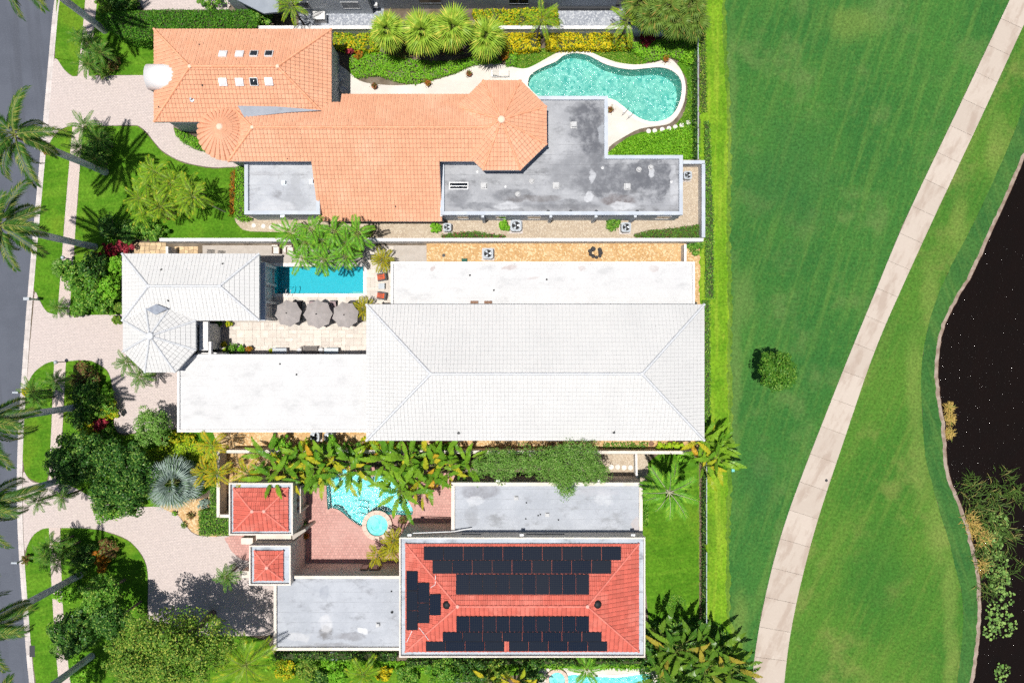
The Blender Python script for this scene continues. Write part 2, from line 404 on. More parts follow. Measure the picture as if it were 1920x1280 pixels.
m_grout = simple('patio bed', (0.4420,0.3995,0.3570), (0.3995,0.3570,0.3145), 2, 0.9)
m_slab = None
def _slab():
    t = NT('cart path concrete')
    oi = t.n.new('ShaderNodeObjectInfo')
    c = t.mix(oi.outputs['Random'], (0.55,0.475,0.405), (0.48,0.41,0.345))
    c = t.mix(t.math('MULTIPLY', t.ramp(t.noise(0.55, 6, t.mapv((1.5,0.45,1), 0.45), 0.65), 0.46, 0.64), 0.6), c, (0.33,0.245,0.19))
    c = t.mix(t.math('MULTIPLY', t.ramp(t.noise(1.4, 6, t.mapv((0.5,2.4,1), 0.45), 0.7), 0.55, 0.75), 0.6), c, (0.60,0.53,0.46))
    c = t.mix(t.math('MULTIPLY', t.noise(5, 5, rough=0.8), 0.5), c, (0.33,0.27,0.225))
    t.col(c); t.b.inputs['Roughness'].default_value = 0.9; t.bump(t.noise(30, 4), 0.4, 0.01); return t.m
m_slab = _slab()
m_stucco_w = simple('white stucco', (0.6630,0.6545,0.6460), (0.5950,0.5865,0.5780), 0.8, 0.85, 0.3, 30)
m_stucco_g = simple('pale grey stucco', (0.52,0.55,0.58), (0.47,0.50,0.53), 0.8, 0.85, 0.3, 30)
m_stucco_c = simple('cream stucco', (0.66,0.58,0.50), (0.58,0.51,0.44), 0.8, 0.85, 0.3, 30)
m_stucco_b = simple('blue grey stucco', (0.28,0.31,0.35), (0.24,0.27,0.31), 0.8, 0.85, 0.3, 30)
m_cap_w = simple('white wall cap', (0.6970,0.6800,0.6630), (0.6120,0.5950,0.5780), 1.3, 0.8, 0.2, 30)
m_cap_bl = simple('pale blue grey parapet', (0.4264,0.4674,0.5248), (0.4920,0.5248,0.5658), 0.7, 0.7, 0.2, 25, c3=(0.3444,0.3772,0.4264), scale3=0.5, fac3=0.5)
m_cap_c = simple('cream parapet', (0.6364,0.5762,0.4988), (0.6880,0.6364,0.5676), 0.9, 0.85, 0.2, 30, c3=(0.5160,0.4472,0.3784), scale3=0.6, fac3=0.5)
m_orange = simple('orange roof tile', (0.700,0.362,0.222), (0.665,0.332,0.200), 0.35, 0.75, 0.2, 40, island=0.06, c3=(0.72,0.40,0.26), scale3=0.25)
m_orange_r = simple('orange ridge tile', (0.70,0.315,0.175), (0.76,0.37,0.22), 2, 0.75, 0.2, 40, island=0.06)
m_white_t = simple('white roof tile', (0.600,0.592,0.578), (0.578,0.572,0.560), 0.3, 0.6, 0.0, 40, island=0.012, c3=(0.53,0.525,0.515), scale3=0.2, fac3=0.5)
m_white_r = simple('white ridge tile', (0.56,0.57,0.585), (0.53,0.54,0.56), 2, 0.6, island=0.03)
m_red = simple('red roof tile', (0.560,0.125,0.088), (0.500,0.105,0.072), 0.5, 0.7, 0.2, 40, island=0.12, c3=(0.62,0.175,0.13), scale3=0.5)
m_red_r = simple('red ridge tile', (0.68,0.20,0.15), (0.62,0.16,0.12), 2, 0.75, island=0.08)
m_under = simple('roof underlay orange', (0.36,0.18,0.11)); m_under_w = simple('roof underlay grey', (0.47,0.475,0.485)); m_under_r = simple('roof underlay red', (0.20,0.045,0.035))
m_glass = simple('dark window glass', (0.015,0.018,0.022), rough=0.08, spec=0.8)
m_dark = simple('dark metal', (0.03,0.032,0.036), rough=0.5)
m_black = simple('black plastic', (0.012,0.012,0.013), rough=0.6)
m_white = simple('white painted metal', (0.7040,0.7040,0.7040), rough=0.45)
m_galv = simple('galvanised metal', (0.50,0.54,0.58), (0.42,0.46,0.50), 4, 0.45, metal=0.3)
m_acbody = simple('grey enamel', (0.40,0.43,0.46), (0.36,0.39,0.42), 3, 0.5)
m_wood = simple('brown timber', (0.24,0.13,0.08), (0.17,0.09,0.055), 4, 0.7, 0.3, 30)
m_chrome = simple('stainless steel', (0.6,0.62,0.64), rough=0.2, metal=1.0)
m_stone_w = simple('white stepping stone', (0.7040,0.6688,0.6160), (0.6160,0.5808,0.5280), 4, 0.85, 0.3, 30, objrand=0.06)
m_flag = simple('tan flagstone', (0.60,0.44,0.26), (0.50,0.36,0.22), 2.5, 0.85, 0.4, 18, objrand=0.18)
m_terra = simple('terracotta', (0.42,0.15,0.07), (0.36,0.12,0.055), 5, 0.8)

# ================================================================ ground, road, kerb
KERB = [(107,-200),(105,-40),(97,27),(86,150),(71,320),(60,440),(48,580),(40,690),(33,800),(30,900),(31,980),(35,1060),(41,1140),(53,1280),(80,1480)]
kerb_l = smooth_poly(P(KERB), 6, False); kerb_r = [q + Vector((0.62, 0)) for q in kerb_l]
kerb_m = [q + Vector((0.34, 0)) for q in kerb_l]

POOL1 = [(1080,99.5),(1100,102.5),(1117.5,111),(1135,120),(1160,127),(1185,130),(1210,128),(1235,126),(1255,130),(1270,140),(1277.5,152.5),(1279,170),(1275,190),(1267.5,207.5),(1255,221),(1237.5,228),(1220,229),(1202.5,224),(1185,214),(1167.5,200),(1150,188),(1130,186),(1100,198),(1050,200),(1015,185),(1001,175),(990,163),(989,155),(993,142.5),(1005,132.5),(1025,122.5),(1042.5,115),(1055,105),(1067.5,100.5)]
POOL3 = [(613.5,884),(613.5,952),(620,952.5),(630,954),(642,961),(653,971),(667,981),(680,987),(700,985),(715,972),(722,965),(730,965),(773,965.5),(774,964),(774,952),(757,926),(737,902),(715,890),(690,893),(665,885),(640,878)]
def _pp(pts, k=4): return ccw(smooth_poly(P(pts), k))
pool1 = _pp(POOL1)
pool2 = ccw(P([(514,499),(682,499),(682,551),(514,551)]))
pool3 = ccw(P(POOL3)); pool3 = ccw([q for q in smooth_poly(pool3, 3)])
pool4 = _pp([(1066,1264),(1110,1266),(1160,1268),(1215,1262),(1222,1285),(1215,1330),(1130,1345),(1065,1330),(1058,1290)])
SHORE = [(2010,120),(1960,215),(1920,293),(1897,347),(1860,428),(1827,503),(1800,549),(1777,593),(1763,633),(1757,686),(1758,719),(1763,759),(1770,803),(1773,853),(1777,890),(1793,930),(1810,976),(1820,1013),(1830,1056),(1836,1100),(1837,1153),(1833,1206),(1827,1253),(1820,1300),(1812,1400),(1830,1500)]
shore = smooth_poly(P(SHORE), 5, False)
_rs = random.Random(4); shore = [q + Vector((_rs.uniform(-.05,.05), _rs.uniform(-.05,.05))) for q in shore]
pond = list(reversed(shore)) + [Vector((120, shore[0].y)), Vector((120, shore[-1].y))]
pond = ccw(pond)
ground_poly = list(kerb_r) + [Vector((150, kerb_r[-1].y - 60)), Vector((150, kerb_r[0].y + 60))]
ground_poly = [kerb_r[0] + Vector((0, 60))] + list(kerb_r) + [kerb_r[-1] + Vector((0, -60)), Vector((150, kerb_r[-1].y - 60)), Vector((150, kerb_r[0].y + 60))]
sheet('ground', ground_poly, 0.0, m_ground, [pool1, pool2, pool3, pool4, pond], 0.3)
road_poly = [Vector((-150, kerb_l[0].y + 60)), Vector((-150, kerb_l[-1].y - 60)), kerb_l[-1] + Vector((0.3, -60))] + [q + Vector((0.3, 0)) for q in reversed(kerb_l)] + [kerb_l[0] + Vector((0.3, 60))]
sheet('road', road_poly, -0.115, m_road, (), 0.2)
# kerb: gutter pan and raised back, cast in lengths
kp = bpy.data.objects.new('kerb', None); COL.objects.link(kp); kp['kind'] = 'structure'; ORG[kp.name] = Vector((0,0,0))
for i in range(0, len(kerb_l)-1, 1):
    L = (kerb_l[i+1]-kerb_l[i]).length; k = max(1, int(L/3.0))
    for j in range(k):
        a, b = j/k + 0.006, (j+1)/k - 0.006
        if not -42 < kerb_l[i].y < 42: continue
        q = [kerb_l[i].lerp(kerb_l[i+1], t) for t in (a, b)]; m = MB()
        prof = [(0,-0.11),(0.02,-0.10),(0.30,-0.095),(0.40,0.0),(0.46,0.022),(0.62,0.022),(0.62,-0.2)]
        vs = [(p.x+dx, p.y, z) for p in q for dx, z in prof]; n = len(prof)
        m.add(vs, [(c, c+1, n+c+1, n+c) for c in range(n-1)] + [tuple(range(n)), tuple(range(2*n-1, n-1, -1))])
        m.build('kerb_length', m_kerb, kp)
# golf course
FENCE_X = 1316
sheet('golf_fairway', P([(1340,-260),(2000,-260),(1900,-20),(1893,0),(1690,426),(1600,650),(1518,853),(1468,990),(1448,1060),(1427,1150),(1408,1280),(1400,1500),(1340,1500)]), 0.02, m_fair, (), 0.04)
BANKL = [(2000,60),(1960,120),(1920,195),(1907,233),(1880,300),(1827,415),(1780,506),(1753,569),(1737,626),(1728,686),(1728,759),(1735,853),(1747,903),(1763,963),(1780,1016),(1793,1070),(1803,1110),(1806,1163),(1800,1236),(1793,1290),(1785,1400),(1800,1500)]
bankl = smooth_poly(P(BANKL), 4, False)
east = P([(2100,-260),(1990,-110),(1930,20),(1920,42),(1741,426),(1636,662),(1572,853),(1536,960),(1506,1070),(1480,1185),(1468,1280),(1460,1500)]) + [q for q in reversed(bankl)] + P([(2100,60)])
sheet('golf_turf', east, 0.022, m_fair2, (), 0.04)
bank = list(bankl) + [q + Vector((-0.25, 0.0)) for q in reversed(shore)]
sheet('pond_bank', bank, 0.026, m_bank, (), 0.05, jit=0.04)
mud = [q + Vector((-0.32, 0.02)) for q in shore] + [q + Vector((0.12, 0)) for q in reversed(shore)]
sheet('pond_edge', mud, 0.012, m_mud, (), 0.05)
# sloping pond bed and dark water
m = MB(); n = len(shore); rows = [(0.0,-0.02),(0.4,-0.20),(1.4,-0.7),(5.0,-2.2),(90,-2.4)]
vs = [(q.x+dx, q.y, z) for dx, z in rows for q in shore]
m.add(vs, [(r*n+i, r*n+i+1, (r+1)*n+i+1, (r+1)*n+i) for r in range(len(rows)-1) for i in range(n-1)])
o = m.build('pond_bed', m_pondbed); o['kind'] = 'structure'
m_pond = water('pond water', (0.40,0.22,0.11), 4.0, 1.0, 0.10, (0.010,0.007,0.005), 0.6, 0.050, 0.8)
sheet('pond_water', [q + Vector((-0.05,0)) for q in reversed(shore)] + [Vector((119, shore[0].y)), Vector((119, shore[-1].y))], -0.14, m_pond, (), 0.01)
sheet('mulch_strip', P([(1311,862),(1319,862),(1319,1180),(1311,1180)]), 0.05, m_mulch, (), 0.05)
# rough strip
_rx = [(1318,-250),(1356,-250),(1354,-20),(1357,100),(1364,250),(1362,420),(1365,560),(1364,700),(1368,830),(1366,860),(1361,1000),(1362,1100),(1364,1160),(1380,1200),(1390,1260),(1400,1500),(1318,1500)]
sheet('golf_rough', smooth_poly(P([(x+(7 if x > 1330 else 0), y) for x, y in _rx]), 4), 0.0315, m_rough2, (), 0.05, jit=0.16)
sheet('golf_rough', smooth_poly(P([(1318,-250),(1356,-250),(1354,-20),(1357,100),(1364,250),(1362,420),(1365,560),(1364,700),(1368,830),(1366,860),(1361,1000),(1362,1100),(1364,1160),(1380,1200),(1390,1260),(1400,1500),(1318,1500)]), 4), 0.0395, m_rough, (), 0.05, jit=0.12)
# cart path of concrete slabs
PL = [(1990,-205),(1893,0),(1792,213),(1690,426),(1642,545),(1598,650),(1558,752),(1518,853),(1490,925),(1467,990),(1447,1060),(1427,1150),(1415,1215),(1408,1280),(1400,1400)]
PR = [(2045,-205),(1940,2),(1843,213),(1742,426),(1688,545),(1641,650),(1607,752),(1573,853),(1548,925),(1527,990),(1509,1060),(1487,1150),(1476,1215),(1469,1280),(1462,1400)]
pl = smooth_poly(P(PL), 8, False); pr = smooth_poly(P(PR), 8, False)
def along(pts, ts):
    ds = [0.0]
    for i in range(1, len(pts)): ds.append(ds[-1] + (pts[i]-pts[i-1]).length)
    out = []
    for t in ts:
        d = t*ds[-1]; i = 1
        while i < len(ds)-1 and ds[i] < d: i += 1
        out.append(pts[i-1].lerp(pts[i], (d-ds[i-1])/max(1e-9, ds[i]-ds[i-1])))
    return out
def relax(pts):
    q = along(pts, [i/160 for i in range(161)])
    for _ in range(60): q = [q[0]]+[(q[i-1]+q[i]*2+q[i+1])/4 for i in range(1, 160)]+[q[-1]]
    return q
pl = relax(pl); pr = relax(pr)
cp = bpy.data.objects.new('cart_path', None); COL.objects.link(cp); cp['kind'] = 'structure'; ORG[cp.name] = Vector((0,0,0))
NS = 31; rng = random.Random(3); sgn = 1
def cl_at(t): t = max(0, min(1, t)); return (along(pl,[t])[0]+along(pr,[t])[0])/2
for i in range(NS):
    g = 0.00013; ts = [ (i + k/4)/NS + (g if k == 0 else -g if k == 4 else 0) for k in range(5)]
    a = []; b = []
    for t_ in ts:
        c0, c1, c2 = cl_at(t_-0.004), cl_at(t_), cl_at(t_+0.004); d_ = (c2-c0).normalized(); n_ = Vector((d_.y, -d_.x)); w_ = abs((along(pr,[t_])[0]-along(pl,[t_])[0]).dot(n_))/2
        a.append(c1-n_*w_*sgn); b.append(c1+n_*w_*sgn)
    zz = 0.055 + rng.uniform(-0.004, 0.004)
    MB().prism(ccw(a + list(reversed(b))), 0.0, zz).build('slab', m_slab, cp)
# ---------------------------------------------------------------- front verges, sidewalk, driveways, lawns
def lawn(pts, z=None, k=3, mat=None, name='lawn'):
    LZ[0] += 0.0007; z = LZ[0] - 0.012
    return sheet(name, smooth_poly(P(pts), k), z, mat or m_lawn, (), 0.05, jit=0.035)
lawn([(111,-120),(170,-120),(161,0),(156,50),(150,100),(146,139),(142,143),(135,142),(120,130),(104,110),(103,104),(106,40)], name='verge')
lawn([(136,238),(125,239),(110,247),(97,262),(89,282),(83,310),(79,350),(72,430),(64,520),(66,548),(74,562),(87,583),(100,588),(108,590),(112,560),(115,500),(119,440),(124,380),(130,310)], name='verge')
lawn([(102,677),(90,680),(75,688),(62,700),(53,717),(46,765),(44,800),(43,850),(46,880),(54,895),(68,903),(82,905),(91,890),(96,815),(98,760),(100,720)], name='verge')
lawn([(92,989),(80,991),(65,1000),(54,1018),(48,1040),(47,1060),(50,1105),(54,1160),(60,1220),(68,1290),(80,1400),(122,1400),(112,1290),(107,1240),(102,1160),(98,1100),(96,1060)], name='verge')
sheet('sidewalk', smooth_poly(P([(172,-120),(156,50),(146,143),(136,240),(124,380),(115,500),(108,590),(102,677),(96,815),(92,900),(92,990),(97,1095),(106,1230),(124,1400),(146,1400),(130,1260),(119,1150),(115,1060),(113,990),(113,900),(117,810),(124,677),(130,590),(137,500),(145,380),(156,240),(166,143),(177,50),(193,-120)]), 3), 0.025, m_walk, (), 0.05)
sheet('driveway', smooth_poly(P([(103,110),(120,130),(135,143),(150,143),(220,142),(300,142),(300,150),(300,225),(322,226),(328,250),(340,262),(365,275),(395,283),(425,298),(455,308),(460,312),(437,313),(400,314),(360,308),(330,298),(305,283),(290,267),(276,249),(263,238),(250,235),(190,236),(140,237),(125,238),(110,246),(97,262),(90,276),(86,276),(92,220),(97,160)]), 3), 0.034, m_drive, (), 0.05)
sheet('driveway', smooth_poly(P([(66,548),(74,562),(87,583),(107,590),(131,591),(215,590),(260,592),(330,640),(350,690),(350,800),(318,803),(240,812),(216,800),(213,740),(205,700),(190,685),(170,676),(150,675),(124,677),(102,677),(85,682),(65,697),(52,716),(53,690),(57,640),(62,590)]), 3), 0.034, m_drive, (), 0.05)
sheet('driveway', smooth_poly(P([(44,885),(54,897),(70,905),(120,905),(200,945),(260,950),(300,950),(330,962),(345,980),(370,1003),(430,1004),(520,1005),(540,1020),(540,1180),(530,1190),(300,1190),(285,1180),(278,1150),(278,1080),(272,1050),(258,1028),(238,1010),(205,997),(170,990),(115,989),(92,989),(75,993),(60,1006),(50,1026),(46,1026),(43,940)]), 3), 0.034, m_drive, (), 0.05)
sheet('driveway', P([(255,-60),(440,-60),(432,10),(428,19),(270,19),(262,4)]), 0.034, m_drive, (), 0.05)
sheet('entry_paving', smooth_poly(P([(432,1004),(560,1004),(560,1052),(470,1052),(440,1038),(428,1020)]), 3), 0.040, m_redpave, (), 0.05)
lawn([(181,0),(200,-30),(250,-30),(256,10),(262,22),(300,75),(300,140),(260,141),(180,141),(167,141),(170,100)])
lawn([(157,240),(190,237),(250,236.5),(262,239),(275,251),(290,270),(305,285),(330,300),(360,310),(400,316),(437,315),(446,330),(446,400),(440,410),(450,426),(470,434),(530,435),(560,436),(560,447),(300,447),(250,450),(230,480),(140,476),(146,380),(150,300)])
lawn([(138,480),(240,470),(240,589),(200,589.5),(131,589.5),(133,540)])
lawn([(124,678),(150,676),(170,677),(190,686),(205,702),(212,740),(214,800),(235,815),(300,806),(400,810),(405,840),(405,905),(330,950),(255,948),(200,943),(120,903),(114,890),(118,800)])
lawn([(115,990),(170,991.5),(205,998.5),(238,1011.5),(257,1029.5),(271,1051),(277,1080),(277,1150),(290,1192),(500,1200),(500,1380),(130,1380),(117,1180),(112,1060)])
lawn([(1200,880),(1315,862),(1313,1000),(1313,1300),(1222,1300),(1222,1235),(1212,1120)])
lawn([(1145,282),(1180,256),(1215,246),(1260,238),(1285,205),(1288,150),(1270,120),(1300,80),(1306,70),(1308,240),(1307,300),(1200,300),(1145,296)], mat=m_lawn)
lawn([(965,100),(1060,88),(1180,90),(1212,118),(1190,122),(1150,116),(1100,98),(1072,95),(1030,108),(1005,122),(985,130),(965,124)])
lawn([(500,1236),(760,1238),(1220,1240),(1225,1258),(1030,1258),(760,1290),(500,1290)])
# gravel, decks, courtyards
sheet('gravel_path', smooth_poly(P([(440,408),(455,402),(520,400),(600,398),(840,398),(840,447),(700,447),(560,447),(545,436),(470,434),(450,426)]), 2), 0.036, m_beige, (), 0.05)
sheet('gravel_yard', P([(838,395),(1262,395),(1262,300),(1318,300),(1318,450),(838,447)]), 0.037, m_beige, (), 0.05)
sheet('gravel_bed', P([(800,456),(1286,456),(1286,462),(1322,466),(1322,600),(1262,600),(1262,500),(800,500)]), 0.036, m_tan, (), 0.05)
sheet('gravel_bed', P([(398,806),(1322,806),(1322,849),(415,849)]), 0.036, m_tan, (), 0.05)
sheet('gravel_bed', P([(416,850),(580,850),(580,925),(416,925)]), 0.036, m_tan, (), 0.05)
sheet('gravel_bed', smooth_poly(P([(300,948),(330,930),(370,935),(400,930),(420,940),(420,1000),(372,1002),(350,985),(335,966)]), 3), 0.038, m_tan, (), 0.05)
sheet('gravel_yard', P([(1110,851),(1215,851),(1215,905),(1110,905)]), 0.037, m_beige, (), 0.05)
sheet('gravel_bed', P([(560,10),(720,10),(720,50),(560,50)]), 0.036, m_greygrav, (), 0.05)
sheet('gravel_bed', P([(1040,15),(1190,15),(1190,50),(1040,50)]), 0.036, m_greygrav, (), 0.05)
deck1 = smooth_poly(P([(626,120),(645,128),(660,141),(675,152),(700,158),(740,160.5),(770,159),(800,155),(850,140),(890,123),(915,120),(940,121),(965,127),(985,129),(1005,121),(1030,107),(1048,98),(1070,93.5),(1100,96),(1130,108),(1160,118),(1195,121.5),(1230,117),(1244,112),(1254,110),(1266,118),(1279,136),(1285.5,162),(1283,190),(1272,215),(1255,232),(1230,237),(1200,242),(1175,254),(1142,276),(1130,300),(1000,300),(640,280),(615,250),(612,160)]), 4)
sheet('pool_deck', deck1, 0.05, m_deck, [pool1], 0.06)
patio = P([(380,460),(800,460),(800,500),(742,500),(742,580),(700,580),(700,668),(395,668),(395,595),(480,595),(480,482),(380,482)])
sheet('patio', patio, 0.03, m_grout, [pool2], 0.05)
sheet('courtyard', P([(560,880),(640,872),(870,885),(870,1012),(758,1012),(758,1062),(540,1062)]), 0.035, m_redpave, [pool3], 0.05)
sheet('pool_deck', P([(1010,1252),(1232,1252),(1232,1400),(1010,1400)]), 0.045, m_deck, [pool4], 0.06)
# travertine tiles of the white house's courtyard, laid one by one
pt = bpy.data.objects.new('patio_paving', None); COL.objects.link(pt); pt['kind'] = 'structure'; ORG[pt.name] = Vector((0,0,0))
_tm = {}
def tile_mesh(w, h):
    k = (round(w,3), round(h,3))
    if k not in _tm:
        o = MB().add([(0,0,0),(w,0,0),(w,h,0),(0,h,0),(0.006,0.006,0.03),(w-0.006,0.006,0.03),(w-0.006,h-0.006,0.03),(0.006,h-0.006,0.03)], [(4,5,6,7),(0,1,5,4),(1,2,6,5),(2,3,7,6),(3,0,4,7)])
        me = bpy.data.meshes.new('paving_tile'); me.from_pydata(o.v, [], o.f); me.materials.append(m_trav); _tm[k] = me
    return _tm[k]
def french(x0, y0, x1, y1, u, rng, skip=None):
    """modules of u laid out with pieces 1x1, 1x2, 2x1, 2x2"""
    nx = int(round((x1-x0)/u)); ny = int(round((y1-y0)/u)); ux = (x1-x0)/nx; uy = (y1-y0)/ny
    used = [[False]*ny for _ in range(nx)]; g = 0.012; c = 0
    for i in range(nx):
        for j in range(ny):
            if used[i][j]: continue
            opts = [(1,2),(2,1),(2,2),(2,2),(1,2),(2,1),(1,1)]; rng.shuffle(opts)
            for a, b in opts + [(1,1)]:
                if i+a <= nx and j+b <= ny and all(not used[i+p][j+q] for p in range(a) for q in range(b)): break
            for p in range(a):
                for q in range(b): used[i+p][j+q] = True
            cx, cy = x0+(i+a/2)*ux, y0+(j+b/2)*uy
            if skip and skip(cx, cy): continue
            link('paving_tile', tile_mesh(a*ux-g, b*uy-g), pt, (x0+i*ux+g/2, y0+j*uy+g/2, 0.028 + rng.uniform(0, 0.003))); c += 1
    return c
_r = random.Random(11)
n1 = french(WX(428), WY(662), WX(694), WY(604), 0.40, _r)
n2 = french(WX(686), WY(580), WX(738), WY(462), 0.44, _r)
n3 = french(WX(496), WY(602), WX(686), WY(555), 0.47, _r)
# coping strips of the lap pool
lawn([(200,-400),(1316,-400),(1316,-120),(760,-125),(200,-60)], k=1)
lawn([(130,1385),(520,1385),(520,1300),(1005,1300),(1005,1405),(1235,1405),(1235,1310),(1316,1310),(1316,1760),(140,1760)], k=1)

# ================================================================ roofs
m_ventw = simple('weathered white metal', (0.50,0.50,0.50), (0.42,0.42,0.42), 4, 0.6)
S_TILE = [(0.03,0.012),(0.22,0.0),(0.42,0.045),(0.60,0.070),(0.80,0.045),(0.97,0.010)]
FLAT_TILE = [(0.02,0.022),(0.08,0.030),(0.5,0.030),(0.92,0.030),(0.98,0.022)]
BARREL = [(0.03,0.010),(0.25,0.0),(0.45,0.045),(0.62,0.075),(0.80,0.050),(0.97,0.010)]
def rect_px(x0, y0, x1, y1, z): a = W(x0, y1, z); b = W(x1, y0, z); return a.x, a.y, b.x, b.y
def plane(A, n, z0, s): return dict(A=Vector((A[0],A[1])), n=Vector((n[0],n[1])).normalized(), z0=z0, s=s)
def zat(sl, p): return sl['z0'] + sl['s'] * (Vector((p[0],p[1])) - sl['A']).dot(sl['n'])
def hit(sl, px, py):
    g = W(px, py, 0).xy
    t = (H - sl['z0'] + sl['s']*sl['A'].dot(sl['n'])) / (H + sl['s']*g.dot(sl['n']))
    p = g*t; return Vector((p.x, p.y, H*(1-t)))
def normal(sl): return Vector((-sl['n'].x*sl['s'], -sl['n'].y*sl['s'], 1)).normalized()
def tiles(parent, mat, sl, poly, w=0.33, L=0.40, prof=S_TILE, lift=0.035, off=0.02, gap=0.015, name='roof_tiles', seed=0):
    poly = ccw([Vector((q[0],q[1])) for q in poly]); A, n = sl['A'], sl['n']; u = Vector((n.y, -n.x))
    us = [(q-A).dot(u) for q in poly]; vs = [(q-A).dot(n) for q in poly]
    c = 1/math.sqrt(1+sl['s']**2); Lh = L*c; rng = random.Random(seed)
    u0, v0 = min(us), min(vs); nu = int((max(us)-u0)/w)+1; nv = int((max(vs)-v0)/Lh)+1
    vv = []; ff = []; k = len(prof)
    big = offset(poly, -0.5)
    for j in range(nv):
        a = v0+j*Lh; b = a+Lh+0.0-gap
        for i in range(nu):
            uc = u0+(i+0.5)*w; q = A+u*uc+n*((a+b)/2)
            if not inpoly(q.x, q.y, big): continue
            o = len(vv); jz = rng.uniform(-0.004, 0.004); ju = rng.uniform(-0.004, 0.004)
            for (vd, lf) in ((a, lift), (b, 0.0)):
                for fu, h in prof:
                    q = A+u*(u0+(i+fu)*w+ju)+n*vd; vv.append((q.x, q.y, sl['z0']+sl['s']*vd+off+h+lf+jz))
            for fu, h in prof:
                q = A+u*(u0+(i+fu)*w+ju)+n*(a+0.004); vv.append((q.x, q.y, sl['z0']+sl['s']*a+off-0.01))
            for e in range(k-1):
                ff.append((o+e, o+e+1, o+k+e+1, o+k+e)); ff.append((o+2*k+e, o+2*k+e+1, o+e+1, o+e))
    me = bpy.data.meshes.new(name); org = ORG[parent.name]
    me.from_pydata([(x-org.x, y-org.y, z-org.z) for x, y, z in vv], [], ff)
    bm = bmesh.new(); bm.from_mesh(me)
    for i in range(len(poly)):
        a, b = poly[i], poly[(i+1) % len(poly)]; e = (b-a).normalized(); on = Vector((e.y, -e.x))
        cut = abs(on.dot(n)) < 0.999 or on.dot(n) > 0
        if not cut: continue
        bmesh.ops.bisect_plane(bm, geom=bm.verts[:]+bm.edges[:]+bm.faces[:], plane_co=(a.x-org.x, a.y-org.y, 0), plane_no=(on.x, on.y, 0), clear_outer=True)
    bm.to_mesh(me); bm.free(); me.materials.append(mat)
    o = bpy.data.objects.new(name, me); COL.objects.link(o); o.parent = parent; o['kind'] = 'stuff'; ORG[o.name] = org
    return o
def caps(m, p, q, r=0.125, L=0.42, up=0.05):
    p = Vector(p); q = Vector(q); n = max(1, int((q-p).length/L)); d = Vector((0,0,up))
    for i in range(n): m.tube([p.lerp(q, i/n)+d, p.lerp(q, (i+1.06)/n)+d*0.9], [r, r*0.86], 6)
def hip_roof(parent, x0, y0, x1, y1, ze, s, tm, rm, um, fm, w=0.33, L=0.40, prof=S_TILE, sides='NSEW', capr=0.125, seed=0, lift=0.035):
    dx, dy = x1-x0, y1-y0; d = min(dx, dy)/2; zr = ze+s*d; cy = (y0+y1)/2; cx = (x0+x1)/2
    if dx >= dy: r0, r1 = Vector((x0+d, cy)), Vector((x1-d, cy))
    else: r0, r1 = Vector((cx, y0+d)), Vector((cx, y1-d))
    SW, SE, NE, NW = Vector((x0,y0)), Vector((x1,y0)), Vector((x1,y1)), Vector((x0,y1))
    if dx >= dy: pol = {'S':[SW,SE,r1,r0], 'N':[NE,NW,r0,r1], 'W':[NW,SW,r0], 'E':[SE,NE,r1]}
    else: pol = {'S':[SW,SE,r0], 'N':[NE,NW,r1], 'W':[NW,SW,r0,r1], 'E':[SE,NE,r1,r0]}
    for k in pol:
        q = []
        for v in pol[k]:
            if not q or (q[-1]-v).length > 1e-4: q.append(v)
        pol[k] = q
    sl = {'S':plane(SW,(0,1),ze,s), 'N':plane(NW,(0,-1),ze,s), 'W':plane(SW,(1,0),ze,s), 'E':plane(SE,(-1,0),ze,s)}
    dk = MB()
    for k in pol: dk.add([(q.x, q.y, zat(sl[k], q)) for q in pol[k]], [tuple(range(len(pol[k])))])
    dk.build('roof_deck', um, parent)
    MB().ring(ccw([SW,SE,NE,NW]), offset([SW,SE,NE,NW], 0.12), ze-0.22, ze-0.012).build('fascia', fm, parent)
    for i, k in enumerate(sides): tiles(parent, tm, sl[k], pol[k], w, L, prof, seed=seed+i, lift=lift)
    c = MB(); R0 = Vector((r0.x, r0.y, zr)); R1 = Vector((r1.x, r1.y, zr))
    for a, b in ((SW, R0), (NW, R0 if dx >= dy else R1), (SE, R1 if dx >= dy else R0), (NE, R1)): caps(c, Vector((a.x, a.y, ze)), b, capr)
    if (R1-R0).length > 0.1: caps(c, R0, R1, capr)
    c.build('ridge_tiles', rm, parent)['kind'] = 'stuff'
    for q in ((R0, R1) if (R1-R0).length > 0.1 else (R0,)): MB().lathe((q.x, q.y, q.z+0.06), [(0.17,0.0),(0.16,0.07),(0.09,0.11),(0.02,0.12)], 10).build('ridge_mortar', simple_mortar[rm.name], parent)
    return sl, zr
simple_mortar = {'orange ridge tile': simple('pale mortar', (0.78,0.55,0.42)), 'white ridge tile': m_white_r, 'red ridge tile': simple('pink mortar', (0.70,0.36,0.30))}
